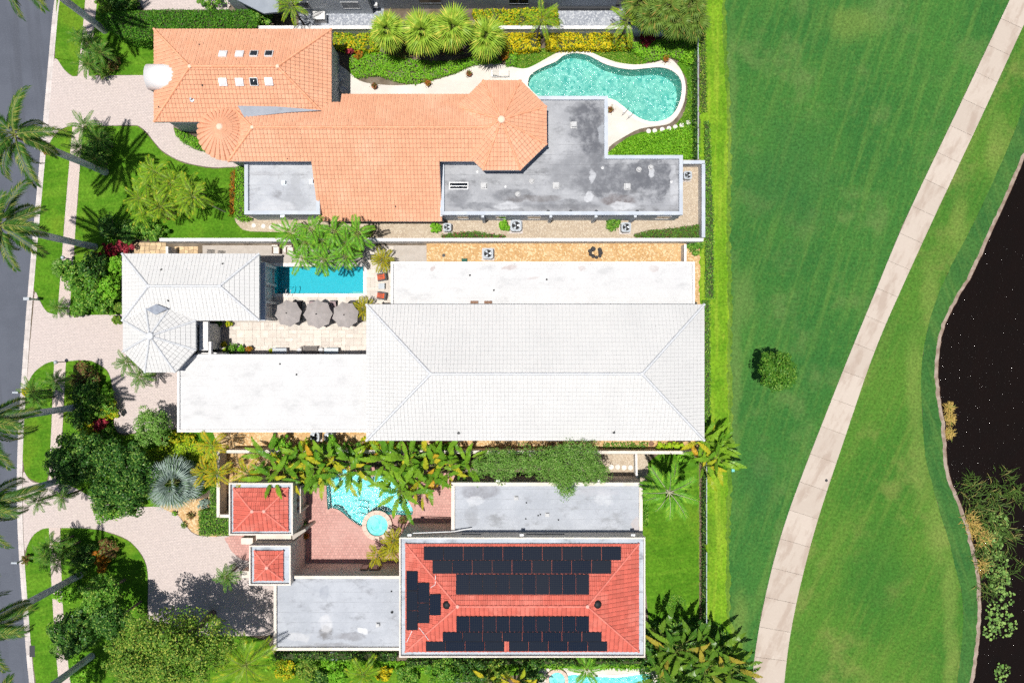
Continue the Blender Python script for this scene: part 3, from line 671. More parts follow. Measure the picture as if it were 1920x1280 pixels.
def pyramid_roof(parent, pts, apex, ze, tm, rm, um, fm, w=0.33, L=0.40, prof=S_TILE, seed=0, ridge=True, lift=0.035):
    pts = ccw(pts); n = len(pts); dk = MB(); c = MB(); a2 = Vector((apex[0], apex[1])); za = apex[2]; SL = []
    for i in range(n):
        a, b = pts[i], pts[(i+1) % n]; e = (b-a).normalized(); nn = Vector((-e.y, e.x)); ap = (a2-a).dot(nn)
        sl = plane(a, nn, ze, (za-ze)/ap); SL.append(sl)
        dk.add([(a.x,a.y,ze),(b.x,b.y,ze),(a2.x,a2.y,za)], [(0,1,2)])
        tiles(parent, tm, sl, [a, b, a2], w, L, prof, seed=seed+i, lift=lift)
        if ridge: caps(c, (a.x,a.y,ze), (a2.x,a2.y,za), 0.11)
    dk.build('roof_deck', um, parent); MB().ring(pts, offset(pts, 0.12), ze-0.22, ze-0.012).build('fascia', fm, parent)
    if ridge: c.build('ridge_tiles', rm, parent)['kind'] = 'stuff'
    return SL
def flat_roof(parent, poly, zt, ph, pw, cap, mem, wall, inset=0.06, walls=True, z0=0.0):
    poly = ccw(poly); inn = offset(poly, pw)
    MB().ring(poly, inn, zt-ph-0.15, zt).build('parapet', cap, parent)
    MB().add([(q.x, q.y, zt-ph) for q in inn], [tuple(range(len(inn)))]).build('roof_membrane', mem, parent)
    if walls: MB().ring(offset(poly, inset), offset(poly, inset+0.2), z0, zt-ph-0.10).build('wall', wall, parent)
    return inn
def wall_window(parent, x0, x1, z0, z1, y, fm, n=2):
    """window on a south facing wall that stands at y: frame proud of the wall, panes set back in it"""
    w = MB(); f = 0.06; w.box(x0-f, y-0.03, z0-f, x1+f, y+0.02, z0); w.box(x0-f, y-0.03, z1, x1+f, y+0.02, z1+f); w.box(x0-f, y-0.03, z0, x0, y+0.02, z1); w.box(x1, y-0.03, z0, x1+f, y+0.02, z1)
    o = w.build('window', fm, parent)
    for i in range(n):
        a = x0+(x1-x0)*i/n; b = x0+(x1-x0)*(i+1)/n
        MB().box(a+0.02, y-0.012, z0, b-0.02, y-0.004, z1).build('pane', m_glass, o)
    return o
def vent_box(parent, p, r=0.22, h=0.28, mat=None):
    m = MB(); m.box(p.x-r*1.5, p.y-r*1.5, p.z, p.x+r*1.5, p.y+r*1.5, p.z+0.03); m.box(p.x-r, p.y-r, p.z+0.03, p.x+r, p.y+r, p.z+h)
    m.box(p.x-r*1.15, p.y-r*1.15, p.z+h, p.x+r*1.15, p.y+r*1.15, p.z+h+0.05)
    return m.build('roof_vent', mat or m_ventw, parent)
def vent_pipe(parent, p, r=0.06, h=0.3, mat=None):
    return MB().lathe(p, [(r*2.6,0),(r*2.2,0.04),(r,0.06),(r,h),(r*0.7,h),(r*0.7,h-0.05)], 10).build('vent_pipe', mat or m_galv, parent)

# ---------------------------------------------------------------- house with the orange tiled roofs
h1 = thing('house', 'sprawling house with orange tiled roofs, octagon and weathered grey flat roofs', 'house', W(700, 250))
OT = dict(tm=m_orange, rm=m_orange_r, um=m_under, fm=m_stucco_w)
x0, y0, x1, y1 = rect_px(289, 55, 622, 229, 5.0)
slA, _ = hip_roof(h1, x0, y0, x1, y1, 5.0, 0.5, seed=1, **OT)
MB().ring(ccw([Vector((x0+.5,y0+.5)),Vector((x1-.5,y0+.5)),Vector((x1-.5,y1-.5)),Vector((x0+.5,y1-.5))]), offset(ccw([Vector((x0+.5,y0+.5)),Vector((x1-.5,y0+.5)),Vector((x1-.5,y1-.5)),Vector((x0+.5,y1-.5))]), 0.25), 0, 4.9).build('wall', m_stucco_g, h1)
# long main wing: north slope, west hip, and the south slope that runs down low in the middle
xw, yS = W(428, 303, 5.0).xy; _, yN = W(640, 192, 5.0).xy; yr = (yN+yS)/2; hd = (yN-yS)/2; xe = WX(945, 6.0); zr1 = 5.0+0.5*hd
slN = plane((xw, yN), (0,-1), 5.0, 0.5); slS = plane((xw, yS), (0,1), 5.0, 0.5); slW = plane((xw, yS), (1,0), 5.0, 0.5)
Rw = Vector((xw+hd, yr)); Re = Vector((xe, yr))
pN = [Vector((xw,yN)), Rw, Re, Vector((xe,yN))]; pS = [Vector((xw,yS)), Vector((xe,yS)), Re, Rw]; pW = [Vector((xw,yS)), Rw, Vector((xw,yN))]
dk = MB()
for sl, p in ((slN,pN),(slS,pS),(slW,pW)):
    dk.add([(q.x,q.y,zat(sl,q)) for q in p], [tuple(range(len(p)))])
    tiles(h1, m_orange, sl, p, seed=20)
xa, xb = WX(597.5, 2.6), WX(829, 2.6); yl = WY(415, 2.6)
pX = [Vector((xa,yl)), Vector((xb,yl)), Vector((xb,yS)), Vector((xa,yS))]
tiles(h1, m_orange, plane((xa, yl), (0,1), zat(slS,(xa,yl)), 0.5), pX, seed=30)
xp0, xp1 = WX(640, 4.55), WX(905, 4.55); yp = WY(176, 4.55)
pP = [Vector((xp0,yN)), Vector((xp1,yN)), Vector((xp1,yp)), Vector((xp0,yp))]
slP = plane((xp0, yp), (0,-1), zat(slN,(xp0,yp))-0.10, 0.5)
tiles(h1, m_orange, slP, pP, seed=31)
for sl, p in ((slS,pX),(slP,pP)): dk.add([(q.x,q.y,zat(sl,q)-(0.003 if sl is slS else 0)) for q in p], [tuple(range(len(p)))])
dk.build('roof_deck', m_under, h1)
c = MB(); zw = Vector((Rw.x,Rw.y,zr1)); caps(c, (xw,yS,5.0), zw, 0.14); caps(c, (xw,yN,5.0), zw); caps(c, zw, (Re.x,Re.y,zr1)); c.build('ridge_tiles', m_orange_r, h1)['kind'] = 'stuff'
MB().lathe((zw.x,zw.y,zw.z+0.06), [(0.17,0),(0.16,0.07),(0.09,0.11),(0.02,0.12)], 10).build('ridge_mortar', simple_mortar['orange ridge tile'], h1)
wl_ = MB(); wl_.box(xw+.6, yS+.5, 0, xe, yN-.5, 4.9); wl_.box(xa+.5, yl+.6, 0, xb-.1, yS+.6, zat(slS,(0,yl))-0.05); wl_.build('wall', m_stucco_g, h1)
f = MB(); f.box(xa, yl, zat(slS,(0,yl))-0.2, xb, yl+0.1, zat(slS,(0,yl))-0.01); f.box(xw, yS+0.0, 4.78, xa-0.02, yS+0.1, 4.985); f.box(xb+0.02, yS, 4.78, xe, yS+0.1, 4.985); f.box(xp0, yp-0.1, zat(slP,(0,yp))-0.2, xp1, yp, zat(slP,(0,yp))-0.012); f.build('fascia', m_stucco_w, h1)
MB().box(WX(826,5)+0.0, yl+0.35, 3.15, xb-0.12, yS+0.05, 3.2).build('soffit', m_stucco_w, h1)
for xx, d in ((xa+0.03, 1),(xb-0.15, 1)):   # gable side walls under the long slope
    MB().add([(xx,yl+0.3,0),(xx+0.12,yl+0.3,0),(xx,yl+0.3,zat(slS,(0,yl+0.3))-0.06),(xx+0.12,yl+0.3,zat(slS,(0,yl+0.3))-0.06),(xx,yS,0),(xx+0.12,yS,0),(xx,yS,4.92),(xx+0.12,yS,4.92)], [(0,1,3,2),(4,6,7,5),(0,2,6,4),(1,5,7,3),(2,3,7,6)]).build('gable_wall', m_stucco_b, h1)
# octagon
oc = [(905.5,151),(976,151),(1025,200),(1025.5,271),(976,319.5),(905.5,319.5),(856,271),(856,200)]
op = P(oc, 5.1); cxy = sum(op, Vector((0,0)))/8
slO = pyramid_roof(h1, op, (cxy.x, cxy.y, 6.85), 5.1, m_orange, m_orange_r, m_under, m_stucco_w, seed=40)
MB().lathe((cxy.x,cxy.y,6.86), [(0.34,0.0),(0.30,0.10),(0.16,0.16),(0.03,0.18)], 12).build('ridge_mortar', simple_mortar['orange ridge tile'], h1)
MB().ring(offset(ccw(op), 0.7), offset(ccw(op), 0.9), 0, 5.0).build('wall', m_stucco_g, h1)
# round entrance turret: radiating barrels
tc = W(426, 248, 4.9); R = M_(52, 4.9); m = MB(); za = 6.75; NB = 30; rng = random.Random(5)
for i in range(NB):
    t = 2*math.pi*i/NB
    for k in range(6):
        f0, f1 = k/6*0.94, (k+1.04)/6*0.94
        p = Vector((tc.x+R*(1-f0)*math.cos(t), tc.y+R*(1-f0)*math.sin(t), 4.9+(za-4.9)*f0+0.05)); q = Vector((tc.x+R*(1-f1)*math.cos(t), tc.y+R*(1-f1)*math.sin(t), 4.9+(za-4.9)*f1+0.04))
        m.tube([p, q], [0.25*(1-f0)+0.04, (0.25*(1-f1)+0.04)*0.9], 8)
m.build('turret_tiles', m_orange, h1)['kind'] = 'stuff'
m = MB(); cp_ = [(tc.x+R*math.cos(2*math.pi*i/48), tc.y+R*math.sin(2*math.pi*i/48), 4.9) for i in range(48)]
m.add(cp_+[(tc.x,tc.y,za)], [(i,(i+1) % 48,48) for i in range(48)]); m.build('roof_deck', m_orange, h1)
MB().lathe((tc.x,tc.y,za-0.22), [(0.40,-0.08),(0.34,0.08),(0.2,0.2),(0.04,0.26)], 12).build('ridge_mortar', simple_mortar['orange ridge tile'], h1)
MB().lathe((tc.x,tc.y,0), [(R-0.5,0),(R-0.5,4.85)], 32).build('turret_wall', m_stucco_g, h1)
m_mem_g = membrane('grey cricket membrane', (0.27,0.295,0.335), (0.32,0.345,0.385), (0.16,0.17,0.19))
p = [W(446,198.5,5.85), W(520,200,5.85), W(602,207,5.85), W(540,211,5.85), W(458,220,5.85)]
MB().prism(ccw([q.xy for q in p]), 5.3, 5.86).build('roof_cricket', m_mem_g, h1)
# white barrel vaulted dormer over the garage door
b0, b1 = W(272, 140, 5.9), W(329, 140, 5.9); r = M_(24, 5.9); m = MB(); n = 14; ys = b0.y
vs = []
for xx in (b0.x, b1.x):
    for i in range(n+1):
        t = math.pi*i/n; vs.append((xx, ys+r*math.cos(t), 5.25+0.95*math.sin(t)))
m.add(vs, [(i,i+1,n+2+i,n+1+i) for i in range(n)]+[tuple(range(n+1)), tuple(range(2*n+1, n, -1))]); m.build('barrel_dormer', m_white, h1, True)
MB().box(b0.x+0.05, ys-r+0.03, 3.1, b0.x+0.4, ys+r-0.03, 5.27).build('dormer_front', m_stucco_w, h1)
# skylights
for px, py, sd, dk_ in ((419,103.5,'N',0),(450,103.5,'N',0),(477,103,'N',1),(505,103,'N',1),(419,153.5,'S',0),(450,153.5,'S',0),(477,153,'S',1),(505,152.5,'S',0)):
    sl = slA[sd]; p = hit(sl, px, py); n = normal(sl); q = Matrix.Rotation(math.atan(sl['s'])*(1 if sd == 'S' else -1), 3, 'X')
    def tr(x, y, z): return p + q @ Vector((x, y, z))
    m = MB(); a, b = 0.36, 0.34
    o0 = [tr(x, y, z) for z in (0.0, 0.20) for x, y in ((-a,-b),(a,-b),(a,b),(-a,b))]
    m.add(o0, [(4,5,6,7),(0,1,5,4),(1,2,6,5),(2,3,7,6),(3,0,4,7)]); sk = m.build('skylight', m_white, h1)
    m = MB(); n_ = 5; vs = []
    for i in range(n_):
        for j in range(n_):
            u = i/(n_-1)*2-1; v = j/(n_-1)*2-1; vs.append(tr(u*a*0.86, v*b*0.86, 0.21+0.14*max(0,(1-u*u)*(1-v*v))**0.6))
    m.add(vs, [(i*n_+j, i*n_+j+1, (i+1)*n_+j+1, (i+1)*n_+j) for i in range(n_-1) for j in range(n_-1)])
    m.build('skylight_dome', simple('smoked acrylic', (0.02,0.024,0.03), rough=0.15, spec=0.6) if dk_ and not 'smoked acrylic' in bpy.data.materials else (bpy.data.materials['smoked acrylic'] if dk_ else m_white), sk, True)
for px, py, sd in ((375,85,'N'),(380,160,'S'),(299,201,'W')): vent_pipe(h1, hit(slA[sd], px, py)+Vector((0,0,0.02)), 0.04, 0.18, m_dark)
vent_pipe(h1, hit(slA['S'], 360, 187), 0.09, 0.35)
vent_pipe(h1, hit(slS, 742, 387), 0.04, 0.2, m_dark); vent_pipe(h1, hit(slS, 540, 298), 0.04, 0.2, m_dark)
# flat roofs
fz = 3.45
def bl(px, py, rx, ry, col, st): q = W(px, py, fz-0.3); return (q.x, q.y, M_(rx, fz), M_(ry, fz), col, st)
DK = (0.105,0.110,0.125); LT = (0.50,0.51,0.53)
m_mem1 = membrane('weathered grey membrane', (0.285,0.292,0.310), (0.375,0.383,0.400), (0.110,0.113,0.120), [
    bl(1108,240,36,58,DK,1.0), bl(1120,290,18,24,DK,0.8), bl(1150,335,80,36,DK,0.85), bl(900,385,60,8,DK,0.6), bl(1060,390,80,8,(0.2,0.2,0.21),0.6), bl(1225,330,48,44,DK,0.95), bl(1080,320,60,40,(0.17,0.175,0.19),0.6), bl(1050,385,90,10,DK,0.5), bl(1080,205,22,14,DK,0.5), bl(960,365,45,12,DK,0.6), bl(1000,372,60,7,(0.12,0.11,0.11),0.7),
    bl(860,368,26,14,DK,0.55), bl(1160,376,34,12,(0.12,0.10,0.10),0.85), bl(1168,386,24,9,LT,0.9), bl(950,385,30,8,LT,0.8), bl(1040,250,26,60,LT,0.25), bl(1105,368,9,12,LT,0.9), bl(1220,322,5,14,LT,0.9), bl(1110,330,6,12,LT,0.8), bl(1130,250,8,24,(0.4,0.42,0.45),0.7), bl(880,320,50,14,LT,0.35), bl(1263,345,8,45,LT,0.5)])
FB = [(826,300),(826,403),(1280.5,403),(1280.5,291),(1140,291),(1140,180),(985,180),(985,300)]
flat_roof(h1, P(FB, fz), fz, 0.28, 0.34, m_cap_bl, m_mem1, m_stucco_g)
m_mem1b = membrane('pale grey membrane', (0.376,0.392,0.424), (0.464,0.480,0.504), (0.167,0.167,0.180), [bl(550,378,30,30,(0.30,0.31,0.33),0.7), bl(520,388,40,14,LT,0.7), bl(500,325,40,5,(0.3,0.3,0.32),0.5), bl(555,340,10,18,(0.33,0.34,0.36),0.7)])
FA = [(458,300),(598,300),(600,402),(458,402)]
flat_roof(h1, P(FA, fz), fz, 0.28, 0.34, m_cap_bl, m_mem1b, m_stucco_g)
for px, py in ((1075.6,235),(907.7,349),(1042.7,348),(1176,350)): vent_box(h1, W(px, py, fz-0.28), 0.2, 0.3)
for px, py in ((533,343),(584.5,341)): vent_box(h1, W(px, py, fz-0.28), 0.15, 0.25, m_galv)
for px, py in ((997,340),(971,364),(1220,314),(1198,318)):
    q = W(px, py, fz-0.28); MB().lathe(q, [(0.26,0),(0.24,0.05),(0.13,0.06),(0.13,0.2),(0.17,0.2),(0.15,0.27),(0.02,0.3)], 14).build('roof_vent', m_ventw, h1)
for px, py in ((948,350),(1259,341),(1130,315),(895,322)): vent_pipe(h1, W(px, py, fz-0.28), 0.05, 0.25, m_white)
q0 = W(842, 356, fz-0.2); q1 = W(878.5, 342, fz-0.2)
m = MB(); m.ring(ccw([Vector((q0.x,q0.y)),Vector((q1.x,q0.y)),Vector((q1.x,q1.y)),Vector((q0.x,q1.y))]), offset(ccw([Vector((q0.x,q0.y)),Vector((q1.x,q0.y)),Vector((q1.x,q1.y)),Vector((q0.x,q1.y))]), 0.09), fz-0.28, fz-0.05)
sk = m.build('skylight', m_white, h1); m = MB(); yc = (q0.y+q1.y)/2; rr = (q1.y-q0.y)/2-0.1
vs = [(xx, yc+rr*math.cos(math.pi*i/8), fz-0.14+0.2*math.sin(math.pi*i/8)) for xx in (q0.x+0.1, q1.x-0.1) for i in range(9)]
m.add(vs, [(i,i+1,10+i,9+i) for i in range(8)]); m.build('skylight_vault', bpy.data.materials['smoked acrylic'], sk, True)
ws = offset(ccw(P(FB, fz)), 0.06); wy = min(q.y for q in ws)
for px in (905, 1033, 1118, 1192):
    xx = WX(px, fz); MB().box(xx-0.13, wy-0.26, 0.02, xx+0.13, wy-0.004, fz-0.2).build('pilaster', m_stucco_g, h1)
for a, b in ((930,948),(990,1014),(1236,1262),(856,876)): wall_window(h1, WX(a,3), WX(b,3), 1.0, 2.4, wy, m_white, 2)
for px in (1028, 1070, 1118, 1195, 1237, 1272): vent_pipe(h1, W(px, 397 if px < 1210 else 296, fz-0.28), 0.07, 0.1, m_dark)
# scuppers
for px in (530,): MB().box(WX(px,3.1)-0.2, WY(403,3.1)-0.25, 3.0, WX(px,3.1)+0.2, WY(403,3.1)+0.02, 3.2).build('scupper', m_galv, h1)

# ---------------------------------------------------------------- white house
h2 = thing('house', 'white house with white tiled hip roofs, octagonal entry and white flat roofs', 'house', W(800, 650))
WT = dict(tm=m_white_t, rm=m_white_r, um=m_under_w, fm=m_stucco_w, w=0.33, L=0.42, prof=FLAT_TILE, lift=0.014)
x0, y0, x1, y1 = rect_px(229.5, 475.5, 486.5, 601, 5.0)
slB, _ = hip_roof(h2, x0, y0, x1, y1, 5.0, 0.43, seed=51, capr=0.13, **WT)
MB().ring(*(lambda q: (offset(q,0.45), offset(q,0.7)))(ccw([Vector((x0,y0)),Vector((x1,y0)),Vector((x1,y1)),Vector((x0,y1))])), 0, 4.9).build('wall', m_stucco_w, h2)
oc = P([(231,601),(272,563),(328,563),(367.5,601),(367.5,656),(329,698),(272,698),(231,659)], 5.05); cxy = W(299, 630, 5.05).xy
pyramid_roof(h2, oc, (cxy.x, cxy.y, 6.75), 5.05, m_white_t, m_white_r, m_under_w, m_stucco_w, 0.33, 0.42, FLAT_TILE, seed=55, lift=0.014)
MB().lathe((cxy.x,cxy.y,6.78), [(0.36,0),(0.3,0.1),(0.1,0.16)], 10).build('ridge_mortar', m_white_r, h2)
MB().ring(offset(ccw(oc),0.6), offset(ccw(oc),0.8), 0, 4.95).build('wall', m_stucco_w, h2)
p = [W(273,580,5.95), W(293,570,5.95), W(314.5,579,5.95), W(292,590,5.95)]
MB().prism(ccw([q.xy for q in p]), 5.2, 5.97).build('roof_cricket', simple('grey lead', (0.26,0.29,0.34), (0.20,0.22,0.27), 3, 0.6), h2)
for px, py, sd in ((303,506,'N'),(418,495,'N'),(316,563,'S')): vent_pipe(h2, hit(slB[sd], px, py), 0.05, 0.2, m_dark)
x0, y0, x1, y1 = rect_px(687, 570.5, 1320.5, 825.5, 5.0)
slC, _ = hip_roof(h2, x0, y0, x1, y1, 5.0, 0.475, seed=61, capr=0.14, **WT)
MB().ring(*(lambda q: (offset(q,0.5), offset(q,0.75)))(ccw([Vector((x0,y0)),Vector((x1,y0)),Vector((x1,y1)),Vector((x0,y1))])), 0, 4.9).build('wall', m_stucco_w, h2)
for px, py in ((860,810),(1151,809)): vent_pipe(h2, hit(slC['S'], px, py), 0.07, 0.25, m_dark)
RS = (0.36,0.27,0.25)
def bl2(px, py, rx, ry, st): q = W(px, py, 3.5); return (q.x, q.y, M_(rx,3.5), M_(ry,3.5), RS, st)
m_mem2 = membrane('white roof coating', (0.545,0.543,0.54), (0.51,0.508,0.507), (0.41,0.41,0.412), [bl2(812,505,4,6,0.7), bl2(955,503,16,5,0.6), bl2(1090,503,9,5,0.5), bl2(1003,520,12,3,0.4), bl2(1225,505,9,9,0.4)], 0.9, 0.6)
flat_roof(h2, P([(732.5,490.5),(1303,490.5),(1303,590),(732.5,590)], 3.8), 3.8, 0.18, 0.22, m_cap_w, m_mem2, m_stucco_w)
flat_roof(h2, P([(332,690),(366,664),(705,664),(705,810),(332,810)], 3.8), 3.8, 0.16, 0.22, m_cap_w, m_mem2, m_stucco_w)
for px, py in ((525,682),(556,702),(881,516),(926,544),(1025,524)): vent_pipe(h2, W(px, py, 3.63), 0.035, 0.12, m_dark)
for px in (889, 915): MB().box(WX(px,4)-0.35, WY(569,4)+0.02, 3.66, WX(px,4)+0.35, WY(569,4)+0.25, 3.9).build('roof_vent', m_wood, h2)
# poolside ledge, entry beams and low walls
MB().box(WX(486,3.4), WY(601,3.4), 3.15, WX(497,3.4), WY(492,3.4), 3.4).build('pergola_beam', m_cap_bl, h2)
for py in (496, 530, 565, 597): MB().box(WX(494,3.4)-0.12, WY(py,3.4)-0.12, 0, WX(494,3.4)+0.12, WY(py,3.4)+0.12, 3.148).build('pergola_post', m_stucco_w, h2)
e = MB(); e.box(WX(374,3.9), WY(657,3.9), 3.5, WX(390,3.9), WY(603,3.9), 3.9); e.box(WX(360,3.9), WY(609,3.9), 3.5, WX(374,3.9)-0.003, WY(603,3.9), 3.9); e.box(WX(390,3.9)+0.003, WY(664,3.9), 3.4, WX(395,3.9), WY(640,3.9), 3.8); e.build('entry_beam', m_cap_w, h2)
MB().box(WX(380,3)+0.1, WY(655,3), 0, WX(390,3), WY(606,3), 3.49).build('entry_wall', m_stucco_w, h2)
MB().box(WX(366,3.9), WY(668,3.9), 0, WX(402,3.9), WY(663,3.9)+0.1, 3.4).build('entry_wall', m_stucco_w, h2)

# ---------------------------------------------------------------- house with the red tiled roofs
h3 = thing('house', 'cream house with red tiled hip roofs, black solar panels and grey flat roofs', 'house', W(900, 1080))
m_gut = membrane('blue grey gutter membrane', (0.38,0.42,0.47), (0.47,0.51,0.56), (0.12,0.13,0.15), (), 3.0)
RT = dict(tm=m_red, rm=m_red_r, um=m_under_r, fm=m_gut, w=0.40, L=0.40, prof=BARREL)
def walled_hip(outer, inner, zp, ze, s, seed, capr=0.11):
    q = ccw(P([(outer[0],outer[1]),(outer[2],outer[1]),(outer[2],outer[3]),(outer[0],outer[3])], zp))
    flat_roof(h3, q, zp, 0.30, 0.13, m_cap_c, m_gut, m_stucco_c, inset=0.03)
    x0, y0, x1, y1 = rect_px(inner[0], inner[1], inner[2], inner[3], ze)
    return hip_roof(h3, x0, y0, x1, y1, ze, s, seed=seed, capr=capr, **RT)
walled_hip((429,905,549,1003), (438,914,541,995), 4.4, 4.25, 0.36, 71)
walled_hip((467,1022,545,1097), (477,1031.5,531.5,1087.5), 4.8, 4.65, 0.40, 75)
slD, _ = walled_hip((748.5,1007,1210,1232), (760,1018.5,1198,1221), 5.3, 5.15, 0.43, 79)
CG = lambda px, py, rx, ry, col, st: (W(px,py,3.4).x, W(px,py,3.4).y, M_(rx,3.4), M_(ry,3.4), col, st)
m_mem3 = membrane('blue grey membrane', (0.345,0.365,0.40), (0.41,0.43,0.465), (0.20,0.205,0.215), [CG(900,922,40,14,(0.22,0.22,0.24),0.75), CG(890,938,20,10,(0.52,0.53,0.55),0.7), CG(1130,935,20,16,(0.52,0.53,0.55),0.6), CG(1110,922,60,8,(0.40,0.40,0.43),0.5), CG(1190,985,8,18,(0.45,0.38,0.35),0.6), CG(885,965,14,24,(0.27,0.28,0.30),0.7)])
flat_roof(h3, P([(846,904),(1205,904),(1205,1016),(846,1016)], 3.6), 3.6, 0.22, 0.32, m_cap_c, m_mem3, m_stucco_c)
m_mem4 = membrane('grey membrane with tide marks', (0.345,0.365,0.40), (0.41,0.43,0.465), (0.19,0.195,0.21), [CG(612,1180,16,16,(0.16,0.155,0.155),0.9), CG(612,1165,14,18,(0.54,0.54,0.55),0.75), CG(560,1190,30,10,(0.52,0.52,0.53),0.6), CG(660,1190,30,9,(0.22,0.22,0.235),0.8), CG(610,1110,10,14,(0.28,0.30,0.34),0.7), CG(680,1178,10,6,(0.66,0.66,0.66),0.8), CG(620,1207,60,6,(0.22,0.22,0.23),0.7)])
flat_roof(h3, P([(513,1079),(760,1079),(760,1219),(513,1219)], 4.0), 4.0, 0.24, 0.26, m_cap_c, m_mem4, m_stucco_c)
m_solar = None
def _solar():
    t = NT('photovoltaic glass'); br = t.n.new('ShaderNodeTexBrick'); br.offset = 0; t.l.new(t.P(), br.inputs['Vector']); br.inputs['Scale'].default_value = 1
    br.inputs['Brick Width'].default_value = 0.165; br.inputs['Row Height'].default_value = 0.165; br.inputs['Mortar Size'].default_value = 0.012
    oi = t.n.new('ShaderNodeObjectInfo')
    ca = t.mix(oi.outputs['Random'], (0.005,0.010,0.024), (0.012,0.016,0.026)); br.inputs['Mortar'].default_value = (0.020,0.024,0.032,1)
    t.l.new(ca, br.inputs['Color1']); t.l.new(ca, br.inputs['Color2'])
    t.col(br.outputs['Color']); t.b.inputs['Roughness'].default_value = 0.35; t.b.inputs['Specular IOR Level'].default_value = 0.25; return t.m
m_solar = _solar(); m_sframe = simple('black panel frame', (0.012,0.013,0.016), rough=0.5)
def panels(sd, x0, y0, x1, y1, nx, ny, skip=()):
    sl = slD[sd]; n = normal(sl)
    c = [hit(sl, x0, y0), hit(sl, x1, y0), hit(sl, x1, y1), hit(sl, x0, y1)]
    B = lambda u, v: (c[0].lerp(c[1], u)).lerp(c[3].lerp(c[2], u), v)
    for i in range(nx):
        for j in range(ny):
            if (i, j) in skip: continue
            u0, u1, v0, v1 = (i)/nx, (i+1)/nx, j/ny, (j+1)/ny; q = [B(u0,v0), B(u1,v0), B(u1,v1), B(u0,v1)]; ce = (q[0]+q[2])/2
            q = [ce+(a-ce)*0.985 for a in q]; vs = [a+n*0.10 for a in q]+[a+n*0.14 for a in q]
            pn = MB().add(vs, [(3,2,1,0),(7,6,5,4),(0,1,5,4),(1,2,6,5),(2,3,7,6),(3,0,4,7)]).build('solar_panel', m_sframe, h3)
            q2 = [ce+(a-ce)*0.965+n*0.1425 for a in q]
            MB().add(q2, [(3,2,1,0)]).build('cell_glass', m_solar, pn)
panels('N', 794.8,1024.5,1164.5,1050,10,1); panels('N', 811,1050.3,1146,1075.3,9,1); panels('N', 855,1076,1104.5,1114.7,10,1)
panels('S', 855.7,1152.6,1104.3,1181.6,10,1); panels('S', 830,1182,1128,1199.8,8,1); panels('S', 798.6,1200,945.5,1218.2,4,1); panels('S', 954,1200,1138.5,1218.2,5,1)
panels('W', 763.4,1068.8,784.8,1180,1,3); panels('W', 785,1090.7,806.5,1166.7,1,2); panels('W', 806.8,1112,828,1152,1,1)
for px, py, sd in ((838,1133,'W'),(1120,1132,'E')):
    q = hit(slD[sd], px, py); MB().lathe(q, [(0.36,-0.1),(0.36,0.1),(0.30,0.2),(0.16,0.27),(0.02,0.29)], 20).build('attic_fan', m_black, h3, True)
for px, py in ((968,933),(1026,964)): vent_box(h3, W(px, py, 3.4), 0.13, 0.22)
vent_box(h3, W(709,1170,3.8), 0.13, 0.22); vent_pipe(h3, W(735,1147,3.8), 0.05, 0.2, m_dark); vent_pipe(h3, W(734,1108,3.8), 0.03, 0.15, m_dark)
for px, py in ((987,942),(1009,966),(1013,964),(986,972),(1047,974)): vent_pipe(h3, W(px, py, 3.4), 0.03, 0.12, m_dark)
yn = WY(1007,5.3)
for px in (768, 978, 1187): MB().box(WX(px,4.9)-0.18, yn, 4.75, WX(px,4.9)+0.18, yn+0.2, 4.98).build('scupper', m_white, h3)
yn2 = WY(904,3.6)
for px in (934, 1124): MB().box(WX(px,3.3)-0.18, yn2, 3.15, WX(px,3.3)+0.18, yn2+0.2, 3.4).build('scupper', m_white, h3)
# north face openings over the courtyard and the upper roof
yc = WY(1079,4.0)-0.06
for a, b in ((676,690),(693,712)):
    o = MB().box(WX(a,2), yc+0.03, 0.6, WX(b,2), yc+0.12, 2.3).build('window', m_wood, h3); MB().box(WX(a,2)+0.08, yc+0.122, 0.7, WX(b,2)-0.08, yc+0.13, 2.2).build('pane', m_glass, o)
for a, b in ((866,902),(986,1058)): MB().box(WX(a,4.2), yn-0.02, 3.9, WX(b,4.2), yn+0.03, 4.2).build('window', m_glass, h3)
m = MB(); q0, q1 = W(774,999,4.6), W(850,996,3.9); m.tube([q0, q1, W(884,990,3.7)], 0.05, 6); m.build('conduit', m_white, h3)
m = MB(); m.tube([hit(slD['W'],817,1077)+Vector((0,0,.1)), hit(slD['W'],816,1095)+Vector((0,0,.1)), hit(slD['W'],808,1100)+Vector((0,0,.1))], 0.03, 5)
m.tube([hit(slD['W'],786,1175)+Vector((0,0,.1)), hit(slD['W'],798,1190)+Vector((0,0,.1)), hit(slD['S'],804,1198)+Vector((0,0,.1))], 0.03, 5)
m.tube([hit(slD['W'],773,1181)+Vector((0,0,.1)), hit(slD['W'],763,1202)+Vector((0,0,.1))], 0.03, 5); m.build('conduit', m_white, h3)
MB().box(WX(480,3.2), WY(1024,3.2), 2.9, WX(546,3.2), WY(1003,3.2), 3.2).build('entry_slab', m_stucco_c, h3)
for px in (486, 506, 526, 544): MB().box(WX(px,3.0)-0.1, WY(1022,3), 0, WX(px,3.0)+0.1, WY(1016,3), 2.898).build('entry_post', m_wood, h3)
MB().box(WX(452,1.6), WY(1020,1.6), 0, WX(474,1.6), WY(1008,1.6), 1.6).build('entry_wall', m_cap_c, h3)
MB().box(WX(453,1.6), WY(1083,1.6), 0, WX(478,1.6), WY(1070,1.6), 1.6).build('entry_wall', m_cap_c, h3)
for py in (922, 938, 953): MB().box(WX(549,3)-0.2, WY(py,3)-0.1, 2.85, WX(560,3), WY(py,3)+0.1, 3.05).build('balcony_beam', m_wood, h3)
